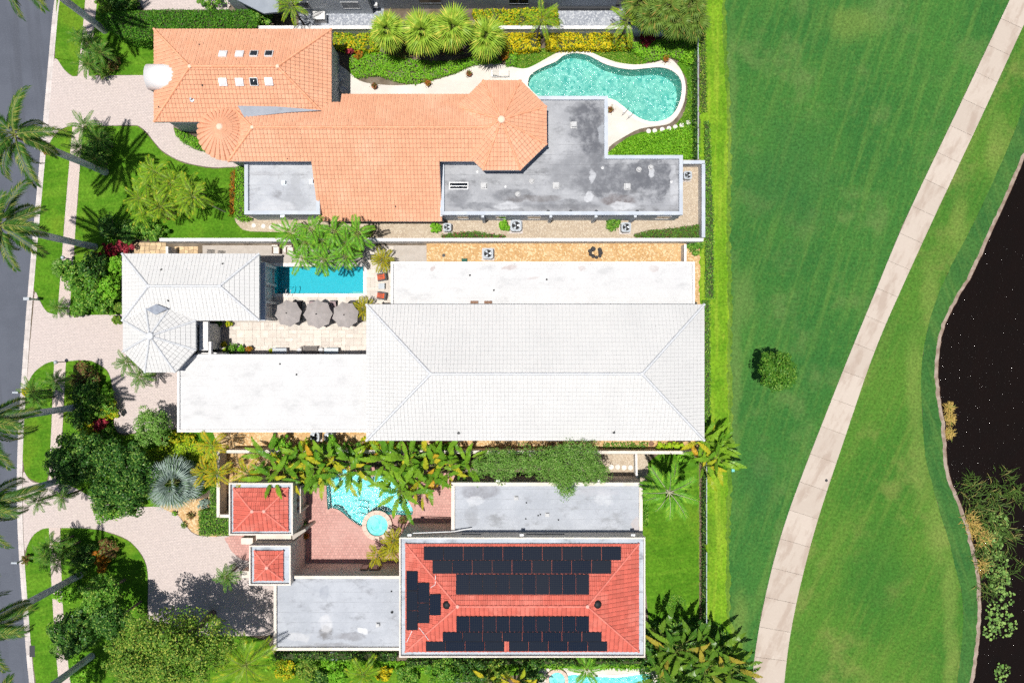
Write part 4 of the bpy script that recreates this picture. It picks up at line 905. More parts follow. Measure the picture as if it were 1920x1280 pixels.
m = MB(); m.box(WX(558,3), WY(962,3), 2.6, WX(563,3), WY(912,3), 2.85); m.box(WX(558,3), WY(962,3), 0, WX(563,3), WY(958,3), 2.598); m.box(WX(558,3), WY(916,3), 0, WX(563,3), WY(912,3), 2.598); m.build('balcony_rail', m_stucco_c, h3)
MB().add([(WX(547,3.4),WY(1003,3.4),0),(WX(572,3.4),WY(992,3.4),0),(WX(574,3.4),WY(996,3.4),0),(WX(549,3.4),WY(1012,3.4),0),(WX(547,3.4),WY(1003,3.4),3.4),(WX(566,3.4),WY(996,3.4),2.4),(WX(568,3.4),WY(1000,3.4),2.4),(WX(549,3.4),WY(1012,3.4),3.4)], [(4,5,6,7),(0,1,5,4),(1,2,6,5),(2,3,7,6),(3,0,4,7)]).build('stair_wall', m_stucco_c, h3)

# ---------------------------------------------------------------- blue grey neighbour at the top edge
h4 = thing('house', 'blue grey house cut off by the top edge, long wall with dark windows', 'house', W(820, 0))
yw = WY(26.5)
m_mem5 = membrane('pale flat roof', (0.55,0.57,0.60), (0.62,0.64,0.67), (0.4,0.4,0.42))
flat_roof(h4, [Vector((WX(448),yw)), Vector((WX(700),yw)), Vector((WX(700),yw+14)), Vector((WX(448),yw+14))], 5.2, 0.25, 0.3, m_cap_w, m_mem5, m_stucco_g, inset=0.0)
flat_roof(h4, [Vector((WX(700)+.01,yw+0.5)), Vector((WX(1192),yw+0.5)), Vector((WX(1192),yw+14)), Vector((WX(700)+.01,yw+14))], 6.4, 0.25, 0.3, m_cap_w, m_mem5, m_stucco_b, inset=0.0)
wall_window(h4, WX(650), WX(680), 1.2, 2.4, yw, m_white, 2); wall_window(h4, WX(955), WX(990), 1.1, 2.6, yw+0.5, m_stucco_b, 2); wall_window(h4, WX(1152), WX(1186), 0.3, 2.5, yw+0.5, m_stucco_b, 2)
wall_window(h4, WX(560), WX(590), 1.2, 2.4, yw, m_white, 2); wall_window(h4, WX(790), WX(830), 1.2, 2.6, yw+0.5, m_stucco_b, 2)
MB().box(WX(706), yw+0.2, 0.8, WX(712), yw+0.49, 1.3).build('meter_box', m_white, h4)
MB().box(WX(1040), yw+0.3, 0, WX(1160), yw+0.495, 0.5).build('dark_foot_strip', m_dark, h4)  # dark strip along the foot of the wall
h5 = thing('house', 'blue grey porch corner behind the clipped hedge at the top edge', 'house', W(455, -10))
MB().prism(ccw(P([(428,-30),(446,3),(496,27),(520,24),(520,-40)], 0)), 0, 3.2).build('wall', m_stucco_g, h5)
MB().prism(ccw(P([(424,-40),(443,0),(495,26),(523,23),(523,-50)], 3.4)), 3.2, 3.45).build('roof_slab', m_stucco_b, h5)

# ================================================================ garden walls and fences
def garden_wall(pts, z, th, label, mat=m_stucco_w, cap=m_cap_w, group='garden walls'):
    q = [W(a, b, z) for a, b in pts]; t = thing('garden_wall', label, 'wall', (q[0].x, q[0].y, 0), group)
    b = MB(); c = MB()
    for i in range(len(q)-1):
        a, e = q[i].xy, q[i+1].xy; d = (e-a).normalized(); n = Vector((-d.y, d.x)); ex = d*(th/2) if i < len(q)-2 else d*0
        st = d*(th/2) if i else d*0
        k = lambda w: [a+n*w+st, a-n*w+st, e-n*w+ex, e+n*w+ex]
        b.prism(ccw(k(th/2)), 0, z-0.06); c.prism(ccw(k(th/2+0.04)), z-0.06, z)
    b.build('wall_face', mat, t); c.build('coping', cap, t); return t
garden_wall([(299,449.5),(1319,449.5)], 1.8, 0.24, 'long white garden wall between the orange roofed and the white house')
garden_wall([(484,51.5),(1322,51.5)], 1.8, 0.24, 'white capped grey garden wall behind the fan palms', m_stucco_g)
garden_wall([(424,846),(1318,848)], 1.8, 0.22, 'cream garden wall between the white and the red roofed house', m_stucco_c, m_cap_c)
garden_wall([(409,844),(409,967),(430,967)], 1.8, 0.22, 'brown cream garden wall in front of the red roofed garage', m_stucco_c, m_cap_c)
garden_wall([(1281,304),(1319,304),(1319,445)], 1.5, 0.26, 'pale concrete wall round the service yard beside the golf rough', m_stucco_w, m_cap_bl)
garden_wall([(1285,458),(1285,500)], 1.5, 0.16, 'short white wall closing the tan gravel strip', m_stucco_w, m_cap_w)
garden_wall([(1193,851),(1194,902)], 1.3, 0.12, 'thin white wall closing the stepping stone passage', m_stucco_w, m_cap_w)
garden_wall([(313,462),(313,478)], 1.9, 0.16, 'white gate wall beside the tan flagstones', m_stucco_w, m_cap_w)
def metal_fence(pts, z, label, mat, n_post):
    q = [W(a, b, z) for a, b in pts]; a, e = q[0].xy, q[1].xy; t = thing('metal_fence', label, 'fence', (a.x, a.y, 0), 'fences along the golf rough')
    d = (e-a); L = d.length; d.normalize()
    for zz in (z, z*0.55, 0.15): MB().tube([(a.x,a.y,zz),(e.x,e.y,zz)], 0.025 if zz < z else 0.04, 5).build('rail', mat if zz < z else m_cap_bl, t)
    for i in range(n_post):
        p = a+d*L*i/(n_post-1); MB().box(p.x-0.035, p.y-0.035, 0, p.x+0.035, p.y+0.035, z+0.06).build('post', m_dark, t)
    m = MB(); k = int(L/0.12)
    for i in range(k):
        p = a+d*(0.06+L*i/k); m.box(p.x-0.009, p.y-0.009, 0.08, p.x+0.009, p.y+0.009, z-0.03)
    m.build('pickets', m_dark, t)['kind'] = 'stuff'
hedge_spots = [([(1302,84),(1307,84),(1307,296),(1302,296)],'dark low hedge inside the upper picket fence'),([(1319,868),(1324,868),(1324,1170),(1319,1170)],'dark low hedge inside the back lawn fence')]
metal_fence([(1309,58),(1309,300)], 1.4, 'dark picket fence from the palm clump to the service yard', m_dark, 9)
metal_fence([(1325,866),(1325,1020)], 1.4, 'dark picket fence beside the back lawn, upper length', m_dark, 7)
metal_fence([(1325,1034),(1325,1175)], 1.4, 'dark picket fence beside the back lawn, lower length', m_dark, 7)

# ================================================================ plants
G = lambda *a: a
L_dark = leafmat('dark glossy leaf', (0.026,0.092,0.016), (0.070,0.185,0.026), (0.24,0.38,0.07), rough=0.35, f3=0.16)  # third, bright tone paints speckled highlights onto some of the leaves
L_mid = leafmat('mid green leaf', (0.060,0.190,0.018), (0.140,0.330,0.034), (0.30,0.46,0.07), rough=0.4, f3=0.18)
L_bright = leafmat('bright green leaf', (0.116,0.333,0.016), (0.202,0.480,0.028), (0.341,0.589,0.062))
L_lime = leafmat('lime leaf', (0.310,0.558,0.019), (0.496,0.600,0.031), (0.202,0.403,0.031))
L_olive = leafmat('olive green leaf', (0.080,0.190,0.020), (0.170,0.310,0.034), (0.38,0.44,0.07), f3=0.22)
L_fine = leafmat('fine grey green leaf', (0.093,0.232,0.034), (0.202,0.380,0.062), (0.310,0.434,0.139))
L_yel = leafmat('yellow croton leaf', (0.72,0.56,0.012), (0.58,0.50,0.015), (0.20,0.32,0.02), f3=0.22)
L_yg = leafmat('yellow green leaf', (0.34,0.46,0.020), (0.17,0.33,0.018), (0.66,0.52,0.02), f3=0.32)
L_red = leafmat('crimson ti leaf', (0.30,0.015,0.030), (0.12,0.010,0.020), (0.45,0.06,0.08))
L_pink = leafmat('pink ti leaf', (0.55,0.08,0.10), (0.32,0.02,0.05), (0.12,0.01,0.02))
L_or = leafmat('orange croton leaf', (0.50,0.18,0.015), (0.32,0.12,0.012), (0.18,0.20,0.02), f3=0.3)
L_brn = leafmat('bronze leaf', (0.155,0.078,0.039), (0.248,0.139,0.046), (0.155,0.248,0.046), f3=0.35)
L_cover = leafmat('ground cover leaf', (0.124,0.341,0.016), (0.209,0.480,0.022), (0.341,0.600,0.046))
L_palm = leafmat('palm leaflet', (0.050,0.165,0.018), (0.120,0.270,0.032), (0.28,0.34,0.06), rough=0.4)
L_royal = leafmat('royal palm leaflet', (0.034,0.112,0.016), (0.080,0.185,0.024), (0.30,0.32,0.07), rough=0.45, f3=0.2)
L_areca = leafmat('areca leaflet', (0.130,0.270,0.016), (0.270,0.420,0.026), (0.48,0.46,0.03), rough=0.4)
L_chr = leafmat('christmas palm leaflet', (0.093,0.271,0.022), (0.186,0.426,0.034), (0.310,0.496,0.046), rough=0.4)
L_gold = leafmat('golden palm leaflet', (0.38,0.32,0.015), (0.26,0.30,0.018), (0.52,0.30,0.02), rough=0.4)
L_ogold = leafmat('orange palm leaflet', (0.56,0.36,0.02), (0.30,0.40,0.022), (0.18,0.32,0.02), rough=0.4, f3=0.25)
L_fan = leafmat('fan palm blade', (0.202,0.364,0.034), (0.333,0.488,0.050), (0.600,0.600,0.093), rough=0.4, f3=0.15)
L_fand = leafmat('dark fan palm blade', (0.093,0.178,0.028), (0.171,0.264,0.043), (0.388,0.310,0.078), rough=0.4)
L_blue = leafmat('silver blue fan blade', (0.24,0.33,0.28), (0.36,0.44,0.39), (0.16,0.25,0.14), rough=0.5, trans=0.15, f3=0.2)
L_ban = leafmat('paddle leaf', (0.095,0.250,0.018), (0.230,0.400,0.028), (0.50,0.46,0.03), rough=0.35, f3=0.08, obj=True)
L_bany = leafmat('yellowing paddle leaf', (0.28,0.38,0.02), (0.55,0.46,0.03), (0.58,0.34,0.03), rough=0.4, obj=True)
L_reed = leafmat('reed blade', (0.10,0.17,0.03), (0.06,0.13,0.02), (0.30,0.27,0.08), f3=0.12)
L_lily = leafmat('lily pad', (0.12,0.25,0.05), (0.24,0.36,0.09), (0.07,0.13,0.03), rough=0.4, trans=0.05, f3=0.25)
m_trunk = simple('royal palm trunk', (0.72,0.73,0.72), (0.58,0.59,0.585), 2.5, 0.85, 0.3, 12, c3=(0.34,0.34,0.335), scale3=1.2, fac3=0.6)
m_shaft = simple('brown crownshaft', (0.22,0.13,0.08), (0.15,0.10,0.06), 4, 0.7)
m_bark = simple('grey brown bark', (0.20,0.165,0.13), (0.13,0.105,0.08), 5, 0.9, 0.5, 20)
m_bark_p = simple('pale bark', (0.44,0.40,0.36), (0.34,0.30,0.27), 5, 0.9, 0.4, 20)
m_twig = simple('shaded twigs', (0.055,0.065,0.025), (0.04,0.05,0.02), 5, 0.95)
m_rachis = simple('yellow green leaf stalk', (0.22,0.26,0.06), (0.17,0.21,0.05), 5, 0.6)
m_rachis_p = simple('pale leaf stalk', (0.52,0.50,0.36), (0.42,0.40,0.28), 5, 0.6)

def leaf_arrays(p, nrm, Ln, Wd, rng, fold=0.12):
    n = len(p); nrm = nrm/np.maximum(1e-6, np.linalg.norm(nrm, axis=1))[:,None]
    t = rng.normal(size=(n,3)); t -= nrm*np.sum(t*nrm, axis=1)[:,None]; t /= np.maximum(1e-6, np.linalg.norm(t, axis=1))[:,None]
    b = np.cross(nrm, t); Ln = Ln[:,None]; Wd = Wd[:,None]
    v = np.empty((n,4,3)); v[:,0] = p-t*Ln*0.5; v[:,1] = p+b*Wd*0.5+nrm*Wd*fold-t*Ln*0.05; v[:,2] = p+t*Ln*0.5-nrm*Ln*0.08; v[:,3] = p-b*Wd*0.5+nrm*Wd*fold-t*Ln*0.05
    return v.reshape(-1,3), np.arange(n*4).reshape(n,4)
def leafmesh(name, p, nrm, Ln, Wd, mat, rng):
    v, f = leaf_arrays(p, nrm, Ln, Wd, rng); return npmesh(name, v, f, mat)
def crown_points(rng, rx, ry, rz, K, n, rc, low=-0.35):
    d = rng.normal(size=(K,3)); d /= np.linalg.norm(d, axis=1)[:,None]; d[:,2] = np.where(d[:,2] < low, -d[:,2], d[:,2])
    rr = rng.uniform(0.25, 1.02, K)**0.6
    c = d*rr[:,None]*np.array([rx, ry, rz]); size = rng.uniform(0.5, 1.5, K)*rc
    k = rng.integers(0, K, n); q = rng.normal(size=(n,3)); q /= np.linalg.norm(q, axis=1)[:,None]
    q[:,2] = np.where((q[:,2] < -0.2) & (rng.random(n) < 0.7), -q[:,2], q[:,2])
    p = c[k]+q*(size[k]*rng.uniform(0.55,1.05,n)**0.5)[:,None]
    nrm = q*1.1+rng.normal(size=(n,3))*0.40+np.array([0,0,0.55]); return p, nrm, c
def tree(px, py, z, r, label, mat, n=5000, leaf=0.26, asp=0.55, K=34, rc=None, rxy=(1,1), hz=0.62, bark=None, name='tree', cat='tree', group='trees', seed=1, trunk=True, limbs=9):
    """crown centre seen at px,py and standing at height z; r in photograph pixels"""
    rng = np.random.default_rng(seed); c = W(px, py, z); R = M_(r, z); rx, ry = R*rxy[0], R*rxy[1]; rz = min(R*hz, z*0.72)
    t = thing(name, label, cat, (c.x, c.y, 0), group)
    K = max(9, int(K*1.1)); p, nrm, cc = crown_points(rng, rx*0.86, ry*0.86, rz*0.9, K, n, rc or R*0.19)
    k = int(n*0.22); dd = rng.normal(size=(k,3)); dd /= np.linalg.norm(dd, axis=1)[:,None]; p[:k] = dd*(rng.random(k)**0.4)[:,None]*np.array([rx,ry,rz])*0.80; nrm[:k] = dd*0.5+rng.normal(size=(k,3))*0.5+np.array([0,0,0.7])
    p[:,2] += z; p[:,2] = np.maximum(p[:,2], 0.12)
    me = leafmesh('crown' if trunk else 'foliage', p, nrm, leaf*rng.uniform(0.7,1.3,n), leaf*asp*rng.uniform(0.8,1.2,n), mat, rng); link(me.name, me, t)
    bk = bark or m_bark; h0 = max(0.3, z-rz*0.55); m = MB(); o = ORG[t.name]
    r0 = max(0.05, R*0.05)
    if trunk: m.tube([(o.x,o.y,-0.05),(o.x+0.03,o.y,h0*0.5),(o.x,o.y,h0)], [r0*1.25, r0, r0*0.85], 8); m.build('trunk', bk, t)
    m = MB()
    for i in range(min(limbs, K)):
        q = cc[i]; e = Vector((o.x+q[0]*0.95, o.y+q[1]*0.95, z+q[2]*0.95)); a = Vector((o.x, o.y, h0 if trunk else 0.0)); mid = a.lerp(e, 0.5)+Vector((0,0,-0.12*R if trunk else 0.1)); mid.z = max(mid.z, 0.2)
        m.tube([a, mid, e], [r0*0.7, r0*0.45, r0*0.15], 5)
    m.build('limbs' if trunk else 'stems', bk, t)['kind'] = 'stuff'
    return t
def bush(px, py, z, r, label, mat, n=900, leaf=0.2, asp=0.55, cat='shrub', name='shrub', group='shrubs', seed=1, rxy=(1,1), K=14, hz=0.8):
    return tree(px, py, z*0.55, r, label, mat, n, leaf, asp, K, None, rxy, hz, None, name, cat, group, seed, trunk=False, limbs=6)
def area_pts(poly, n, rng):
    xs = [q[0] for q in poly]; ys = [q[1] for q in poly]; out = np.zeros((0,2))
    while len(out) < n:
        q = np.stack([rng.uniform(min(xs), max(xs), n*2), rng.uniform(min(ys), max(ys), n*2)], 1); out = np.vstack([out, q[inpoly_np(q[:,0], q[:,1], poly)]])
    return out[:n]
def foliage_on(poly, z, dens, leaf, asp, rng, bump=0.12, sides=True, z0=0.08, shag=0.12):
    A = abs(area2(poly))/2; n = max(40, int(A*dens)); q = area_pts(poly, n, rng)
    h = z-rng.uniform(0,1,n)**2*shag+bump*(np.sin(q[:,0]*2.3+q[:,1]*1.1)+np.sin(q[:,1]*2.9-q[:,0]*1.7)+np.sin(q[:,0]*5.1))*0.33+rng.normal(size=n)*bump*0.25
    p = np.column_stack([q, h]); nrm = rng.normal(size=(n,3))*0.55+np.array([0,0,1.0])
    if sides and z > 0.4:
        k = len(poly); per = [(Vector(poly[i]), Vector(poly[(i+1) % k])) for i in range(k)]; P2 = []; N2 = []
        for a, b in per:
            L = (b-a).length; m = int(L*z*dens*0.55)
            if m < 1: continue
            t = rng.random(m); e = (b-a)/L; on = np.array([e.y, -e.x, 0.25]); zz = z0+(z-z0)*rng.random(m)
            pp = np.column_stack([a.x+(b.x-a.x)*t, a.y+(b.y-a.y)*t, zz]); pp[:,:2] += (rng.normal(size=(m,1))*0.06)*on[:2]
            P2.append(pp); N2.append(rng.normal(size=(m,3))*0.5+on)
        if P2: p = np.vstack([p]+P2); nrm = np.vstack([nrm]+N2)
    m = len(p); return p, nrm, leaf*rng.uniform(0.7,1.3,m), leaf*asp*rng.uniform(0.8,1.2,m)
_hs = [100]
def hedge(pts, z, label, mat, dens=130, leaf=0.17, asp=0.6, group='clipped hedges', name='hedge', cat='hedge', bump=0.10, smooth=0):
    _hs[0] += 1; rng = np.random.default_rng(_hs[0]); poly = ccw(P(pts, z))
    if smooth: poly = ccw(smooth_poly(poly, smooth))
    c = sum(poly, Vector((0,0)))/len(poly); t = thing(name, label, cat, (c.x, c.y, 0), group)
    p, nrm, a, b = foliage_on(poly, z, dens, leaf, asp, rng, bump); p[:,0] -= c.x; p[:,1] -= c.y
    me = leafmesh('foliage', p, nrm, a, b, mat, rng); link('foliage', me, t)
    inn = offset(poly, 0.12); MB().prism(inn, 0.0, max(0.1, z-0.16)).build('branches', m_twig, t); return t
def cover(pts, z, label, mat, dens=110, leaf=0.17, asp=0.6, name='ground_cover', cat='ground cover', bump=0.10, smooth=3, base=True):
    _hs[0] += 1; rng = np.random.default_rng(_hs[0]); poly = ccw(P(pts, 0))
    if smooth: poly = ccw(smooth_poly(poly, smooth))
    p, nrm, a, b = foliage_on(poly, z, dens, leaf, asp, rng, bump, sides=z > 0.4); p[:,2] = np.maximum(p[:,2], 0.06)
    me = leafmesh(name, p, nrm, a, b, mat, rng); o = link(name, me); tag(o, label, cat, None, 'stuff')
    return o
# ---------------------------------------------------------------- palms
def frond_mesh(name, L, droop, nl, ll, lw, mat, fwd=0.7, hang=0.5, rw=0.03, seed=1, rmat=None):
    rng = random.Random(seed); m = MB(); pts = []; x = z = 0.0; N = 14
    for i in range(N+1):
        t = i/N; pts.append(Vector((x, 0, z))); th = -droop*t**1.2; x += L/N*math.cos(th); z += L/N*math.sin(th)
    def at(t): i = min(N-1, int(t*N)); return pts[i].lerp(pts[i+1], t*N-i), (pts[i+1]-pts[i]).normalized()
    m.tube(pts[::2], [rw*(1-0.8*i/(N/2)) for i in range(N//2+1)], 3); nr = len(m.f)
    for k in range(nl):
        t = 0.14+0.86*(k+0.5)/nl; p, d = at(t); up = Vector((-d.z, 0, d.x))
        l = ll*(0.35+0.65*math.sin(math.pi*min(1, 0.12+0.86*t))**0.7)*rng.uniform(0.85,1.1); f = fwd*(0.8+0.7*t)
        for sd in (-1, 1):
            dr = (d*f+Vector((0, sd, 0))+up*rng.uniform(0.05,0.35)).normalized(); dn = Vector((0,0,-1))
            tip = p+dr*l*0.92+dn*l*hang*rng.uniform(0.6,1.2); mid = p+dr*l*0.5+dn*l*hang*0.18; w = d*lw*0.5
            m.add([p, mid-w, tip, mid+w], [(0,1,2,3)])
    me = bpy.data.meshes.new(name); me.from_pydata(m.v, [], m.f); me.materials.append(mat); me.materials.append(rmat or m_rachis)
    me.polygons.foreach_set('material_index', [1]*nr+[0]*(len(m.f)-nr)); me.update(); return me
def fan_mesh(name, Lp, R, seg, mat, droop=0.35, spread=2.35, w=0.16, seed=1):
    rng = random.Random(seed); m = MB(); m.tube([(0,0,0),(Lp*0.5,0,0.02),(Lp,0,-0.05)], [0.03,0.022,0.018], 3); nr = len(m.f); hub = Vector((Lp,0,-0.05))
    for k in range(seg):
        a = -spread+2*spread*(k+0.5)/seg; r = R*(0.72+0.28*math.cos(a*0.5))*rng.uniform(0.93,1.05); d = Vector((math.cos(a), math.sin(a), 0)); n = Vector((-d.y, d.x, 0))
        lift = 0.06*(1 if k % 2 else -1)*0.5
        a1 = hub+d*r*0.55+Vector((0,0,-droop*r*0.18+lift)); tip = hub+d*r*0.97+Vector((0,0,-droop*r*rng.uniform(0.7,1.3))); b1 = a1+n*w*0.5; b2 = a1-n*w*0.5
        m.add([hub, b2, tip, b1], [(0,1,2,3)])
    me = bpy.data.meshes.new(name); me.from_pydata(m.v, [], m.f); me.materials.append(mat); me.materials.append(m_rachis)
    me.polygons.foreach_set('material_index', [1]*nr+[0]*(len(m.f)-nr)); me.update(); return me
def paddle_mesh(name, Lp, L, wd, mat, droop=0.9, seed=1, up0=0.0):
    rng = random.Random(seed); m = MB(); N = 15; pts = []; x, z = Lp, 0.0
    for i in range(N+1):
        th = up0-droop*(i/N)**1.3; pts.append(Vector((x,0,z))); x += L/N*math.cos(th); z += L/N*math.sin(th)
    m.tube([(0,0,0),(Lp,0,0)]+[pts[i] for i in (4,9,15)], [0.045,0.03,0.022,0.014,0.006], 4); nr = len(m.f)
    prof = [0.12,0.45,0.7,0.85,0.95,1.0,1.0,1.0,0.97,0.92,0.85,0.75,0.62,0.46,0.26,0.05]
    for sd in (-1,1):
        tear = 0
        for i in range(N):
            a, b = pts[i], pts[i+1]; ju = rng.uniform(-0.05,0.02); jv = rng.uniform(-0.05,0.02)
            lf = lambda k: Vector((0.10, sd*wd*0.5*prof[k], 0.10*wd*prof[k]-0.10*wd*prof[k]**3*2))
            tr_ = 0.035 if rng.random() < 0.45 else 0.0; sw = rng.uniform(-0.03, 0.05); m.add([a, b, b+lf(i+1)+Vector((sw-tr_,0,jv)), a+lf(i)+Vector((sw+tr_,0,ju))], [(0,1,2,3) if sd > 0 else (3,2,1,0)])
    me = bpy.data.meshes.new(name); me.from_pydata(m.v, [], m.f); me.materials.append(mat); me.materials.append(m_rachis)
    me.polygons.foreach_set('material_index', [1]*nr+[0]*(len(m.f)-nr)); me.update(); return me
FR = {
 'royal': [frond_mesh('frond', 4.3, d, 66, 0.85, 0.095, L_royal, 0.75, 0.55, 0.06, i) for i, d in enumerate((0.9,1.3,1.7))],
 'date': [frond_mesh('frond', 1.55, d, 30, 0.34, 0.045, L_palm, 0.8, 0.35, 0.025, i) for i, d in enumerate((0.9,1.4))],
 'areca': [frond_mesh('frond', 2.0, d, 24, 0.60, 0.075, L_areca, 0.8, 0.35, 0.03, i) for i, d in enumerate((0.8,1.2))],
 'chr': [frond_mesh('frond', 1.75, d, 24, 0.52, 0.080, L_chr, 0.75, 0.35, 0.03, i) for i, d in enumerate((1.0,1.5))],
 'gold': [frond_mesh('frond', 1.25, d, 18, 0.42, 0.075, L_gold, 0.8, 0.3, 0.025, i) for i, d in enumerate((0.7,1.2))],
 'ogold': [frond_mesh('frond', 1.6, d, 18, 0.50, 0.085, L_ogold, 0.8, 0.35, 0.025, i) for i, d in enumerate((0.7,1.2))],
 'coco': [frond_mesh('frond', 3.2, d, 56, 0.85, 0.10, L_chr, 0.75, 0.45, 0.035, i, m_rachis_p) for i, d in enumerate((0.8,1.3))],
 'cocoy': [frond_mesh('frond', 3.0, d, 38, 0.70, 0.065, L_areca, 0.75, 0.45, 0.045, i) for i, d in enumerate((0.9,1.3))],
 'fan': [fan_mesh('frond', 0.75, 1.30, 24, L_fan, d, 2.3, 0.17, i) for i, d in enumerate((0.5,0.8))],
 'fand': [fan_mesh('frond', 0.7, 0.95, 20, L_fand, d, 2.3, 0.15, i) for i, d in enumerate((0.5,0.8))],
 'blue': [fan_mesh('frond', 0.95, 1.95, 24, L_blue, d, 1.25, 0.13, i) for i, d in enumerate((0.10,0.25))],
 'pad': [paddle_mesh('leaf', 0.85, 2.0, 0.50, L_ban, d, i) for i, d in enumerate((0.5,0.9,1.4))],
 'pady': [paddle_mesh('leaf', 0.85, 1.8, 0.46, L_bany, d, i+5) for i, d in enumerate((0.5,1.0,1.5))],
 'padd': [paddle_mesh('leaf', 0.85, 2.2, 0.46, leafmat('dark paddle leaf', (0.055,0.150,0.016), (0.160,0.280,0.026), (0.36,0.30,0.04), rough=0.3, obj=True, f3=0.1), d, i+9) for i, d in enumerate((0.5,0.9,1.4))],
}
_ps = [0]
def palm(kind, px, py, z, n, label, group, trunk_r=0.09, sc=1.0, elev=(-0.15, 1.25), base=False, lean=(0,0), name='palm_tree', cat='palm', tmat=None, shaft=False, frac=1.0):
    """px,py = where the crown shows in the photograph (or the foot, base=True); z = height of the crown"""
    _ps[0] += 1; rng = random.Random(_ps[0]*13+5); c = W(px, py, 0 if base else z); b = Vector((c.x-lean[0], c.y-lean[1], 0)); c = Vector((c.x, c.y, z))
    t = thing(name, label, cat, b, group); m = MB(); k = 7
    if z > 0.5:
        pts = [b.lerp(c, i/k)+Vector((lean[0], lean[1], 0))*(-(1-i/k)*(i/k)*0.5) for i in range(k+1)]; pts[0].z = -0.05
        prof = [1.15,1.0,1.0,1.05,1.05,0.95,0.85,0.7] if shaft else [1.2,1.0,0.95,0.9,0.9,0.85,0.85,0.8]
        m.tube(pts, [trunk_r*q for q in prof], 10 if shaft else 7); m.build('trunk', tmat or m_bark, t)
    if shaft: MB().tube([c+Vector((0,0,-1.3)), c+Vector((0,0,-0.6)), c+Vector((0,0,0.15))], [trunk_r*0.82, trunk_r*0.95, trunk_r*0.45], 10).build('crownshaft', m_shaft, t)
    ms = FR[kind]; o = c-b
    for i in range(n):
        f = (i+0.5)/n; e = elev[0]+(elev[1]-elev[0])*f**1.3; az = i*2.39996*frac+rng.uniform(-0.25,0.25)
        d = ms[min(len(ms)-1, int((1-f)*len(ms)))] if len(ms) > 2 else ms[rng.randrange(len(ms))]
        link('leaf' if 'pad' in kind else 'frond', d, t, o+Vector((0,0,0.1*f)), (rng.uniform(-0.25,0.25), -e, az), sc*rng.uniform(0.85,1.08)*(1-0.25*max(0, f-0.75)*2))
    return t
def paddles(pts, kind, label, n, group, z=(1.2,2.6), sc=1.0, name='paddle_plant', cat='plant', elev=(0.25,1.25), alt=None):
    """clump of paddle leaved stems; pts = stems (px,py) on the ground"""
    _ps[0] += 1; rng = random.Random(_ps[0]*17); c = sum((W(a,b) for a, b in pts), Vector((0,0,0)))/len(pts); t = thing(name, label, cat, c, group)
    for a, b in pts:
        q = W(a, b); zz = rng.uniform(*z); e = Vector((q.x+rng.uniform(-.2,.2), q.y+rng.uniform(-.2,.2), zz))
        MB().tube([(q.x,q.y,-0.03), q.lerp(e,0.5), e], [0.11,0.09,0.06], 6).build('stem', m_rachis, t)
        for i in range(n):
            ms = FR[alt if alt and rng.random() < 0.18 else kind]; f = (i+0.5)/n
            link('leaf', ms[rng.randrange(3)], t, e-c, (rng.uniform(-0.4,0.4), -(elev[0]+(elev[1]-elev[0])*f), i*2.4+rng.uniform(-.4,.4)), sc*rng.uniform(0.75,1.1))
    return t

# street palms
RG = 'royal palms along the street'
for px, py, h, lb in ((197,58,12.4,'tall royal palm with grey trunk rooted beside the top clipped hedge'),
        (198,323,12.6,'tall royal palm rooted in the orange roofed house\'s front lawn'),
        (178,463,12.8,'tall royal palm rooted beside the red ti plants'),
        (150,762,12.6,'tall royal palm rooted in the dark shrubs of the island bed'),
        (148,889,12.6,'tall royal palm rooted under the two dark glossy trees'),
        (150,1077,12.6,'tall royal palm rooted beside the orange croton'),
        (172,1229,12.4,'tall royal palm nearest the bottom left corner')):
    palm('royal', px, py, h, 18, lb, RG, 0.30, 1.0, (-0.55, 1.2), True, (0,0), 'royal_palm', 'palm', m_trunk, True)
# top left garden
hedge([(183,26),(225,22),(300,18),(478,18),(483,40),(482,53),(293,54),(288,72),(262,76),(225,70),(196,52)], 2.0, 'long clipped green hedge above the orange roofed garage', leafmat('clipped hedge leaf', (0.040,0.150,0.010), (0.085,0.250,0.016), (0.17,0.36,0.03)), 170, 0.17)
bush(491,28,2.4,24,'round bright green shrub at the end of the clipped hedge', L_mid, 1500, 0.22, seed=3)
palm('cocoy',547,12,4.2,13,'yellow green feather palm against the blue grey house','feather palms',0.10,0.62)
bush(400,4,1.6,22,'low green shrub beside the top driveway', L_mid, 900, 0.2, seed=5, rxy=(1.5,0.7)); bush(228,6,1.8,26,'dark shrub in the top left bed near the sidewalk', L_dark, 1200, 0.22, seed=6, rxy=(1.2,0.8))
bush(198,10,1.6,20,'olive shrub in the top left corner bed', L_olive, 900, 0.2, seed=61); bush(250,2,1.6,16,'bright shrub against the top driveway edge', L_mid, 700, 0.2, seed=62)
DG = 'dwarf date palms in the front gardens'
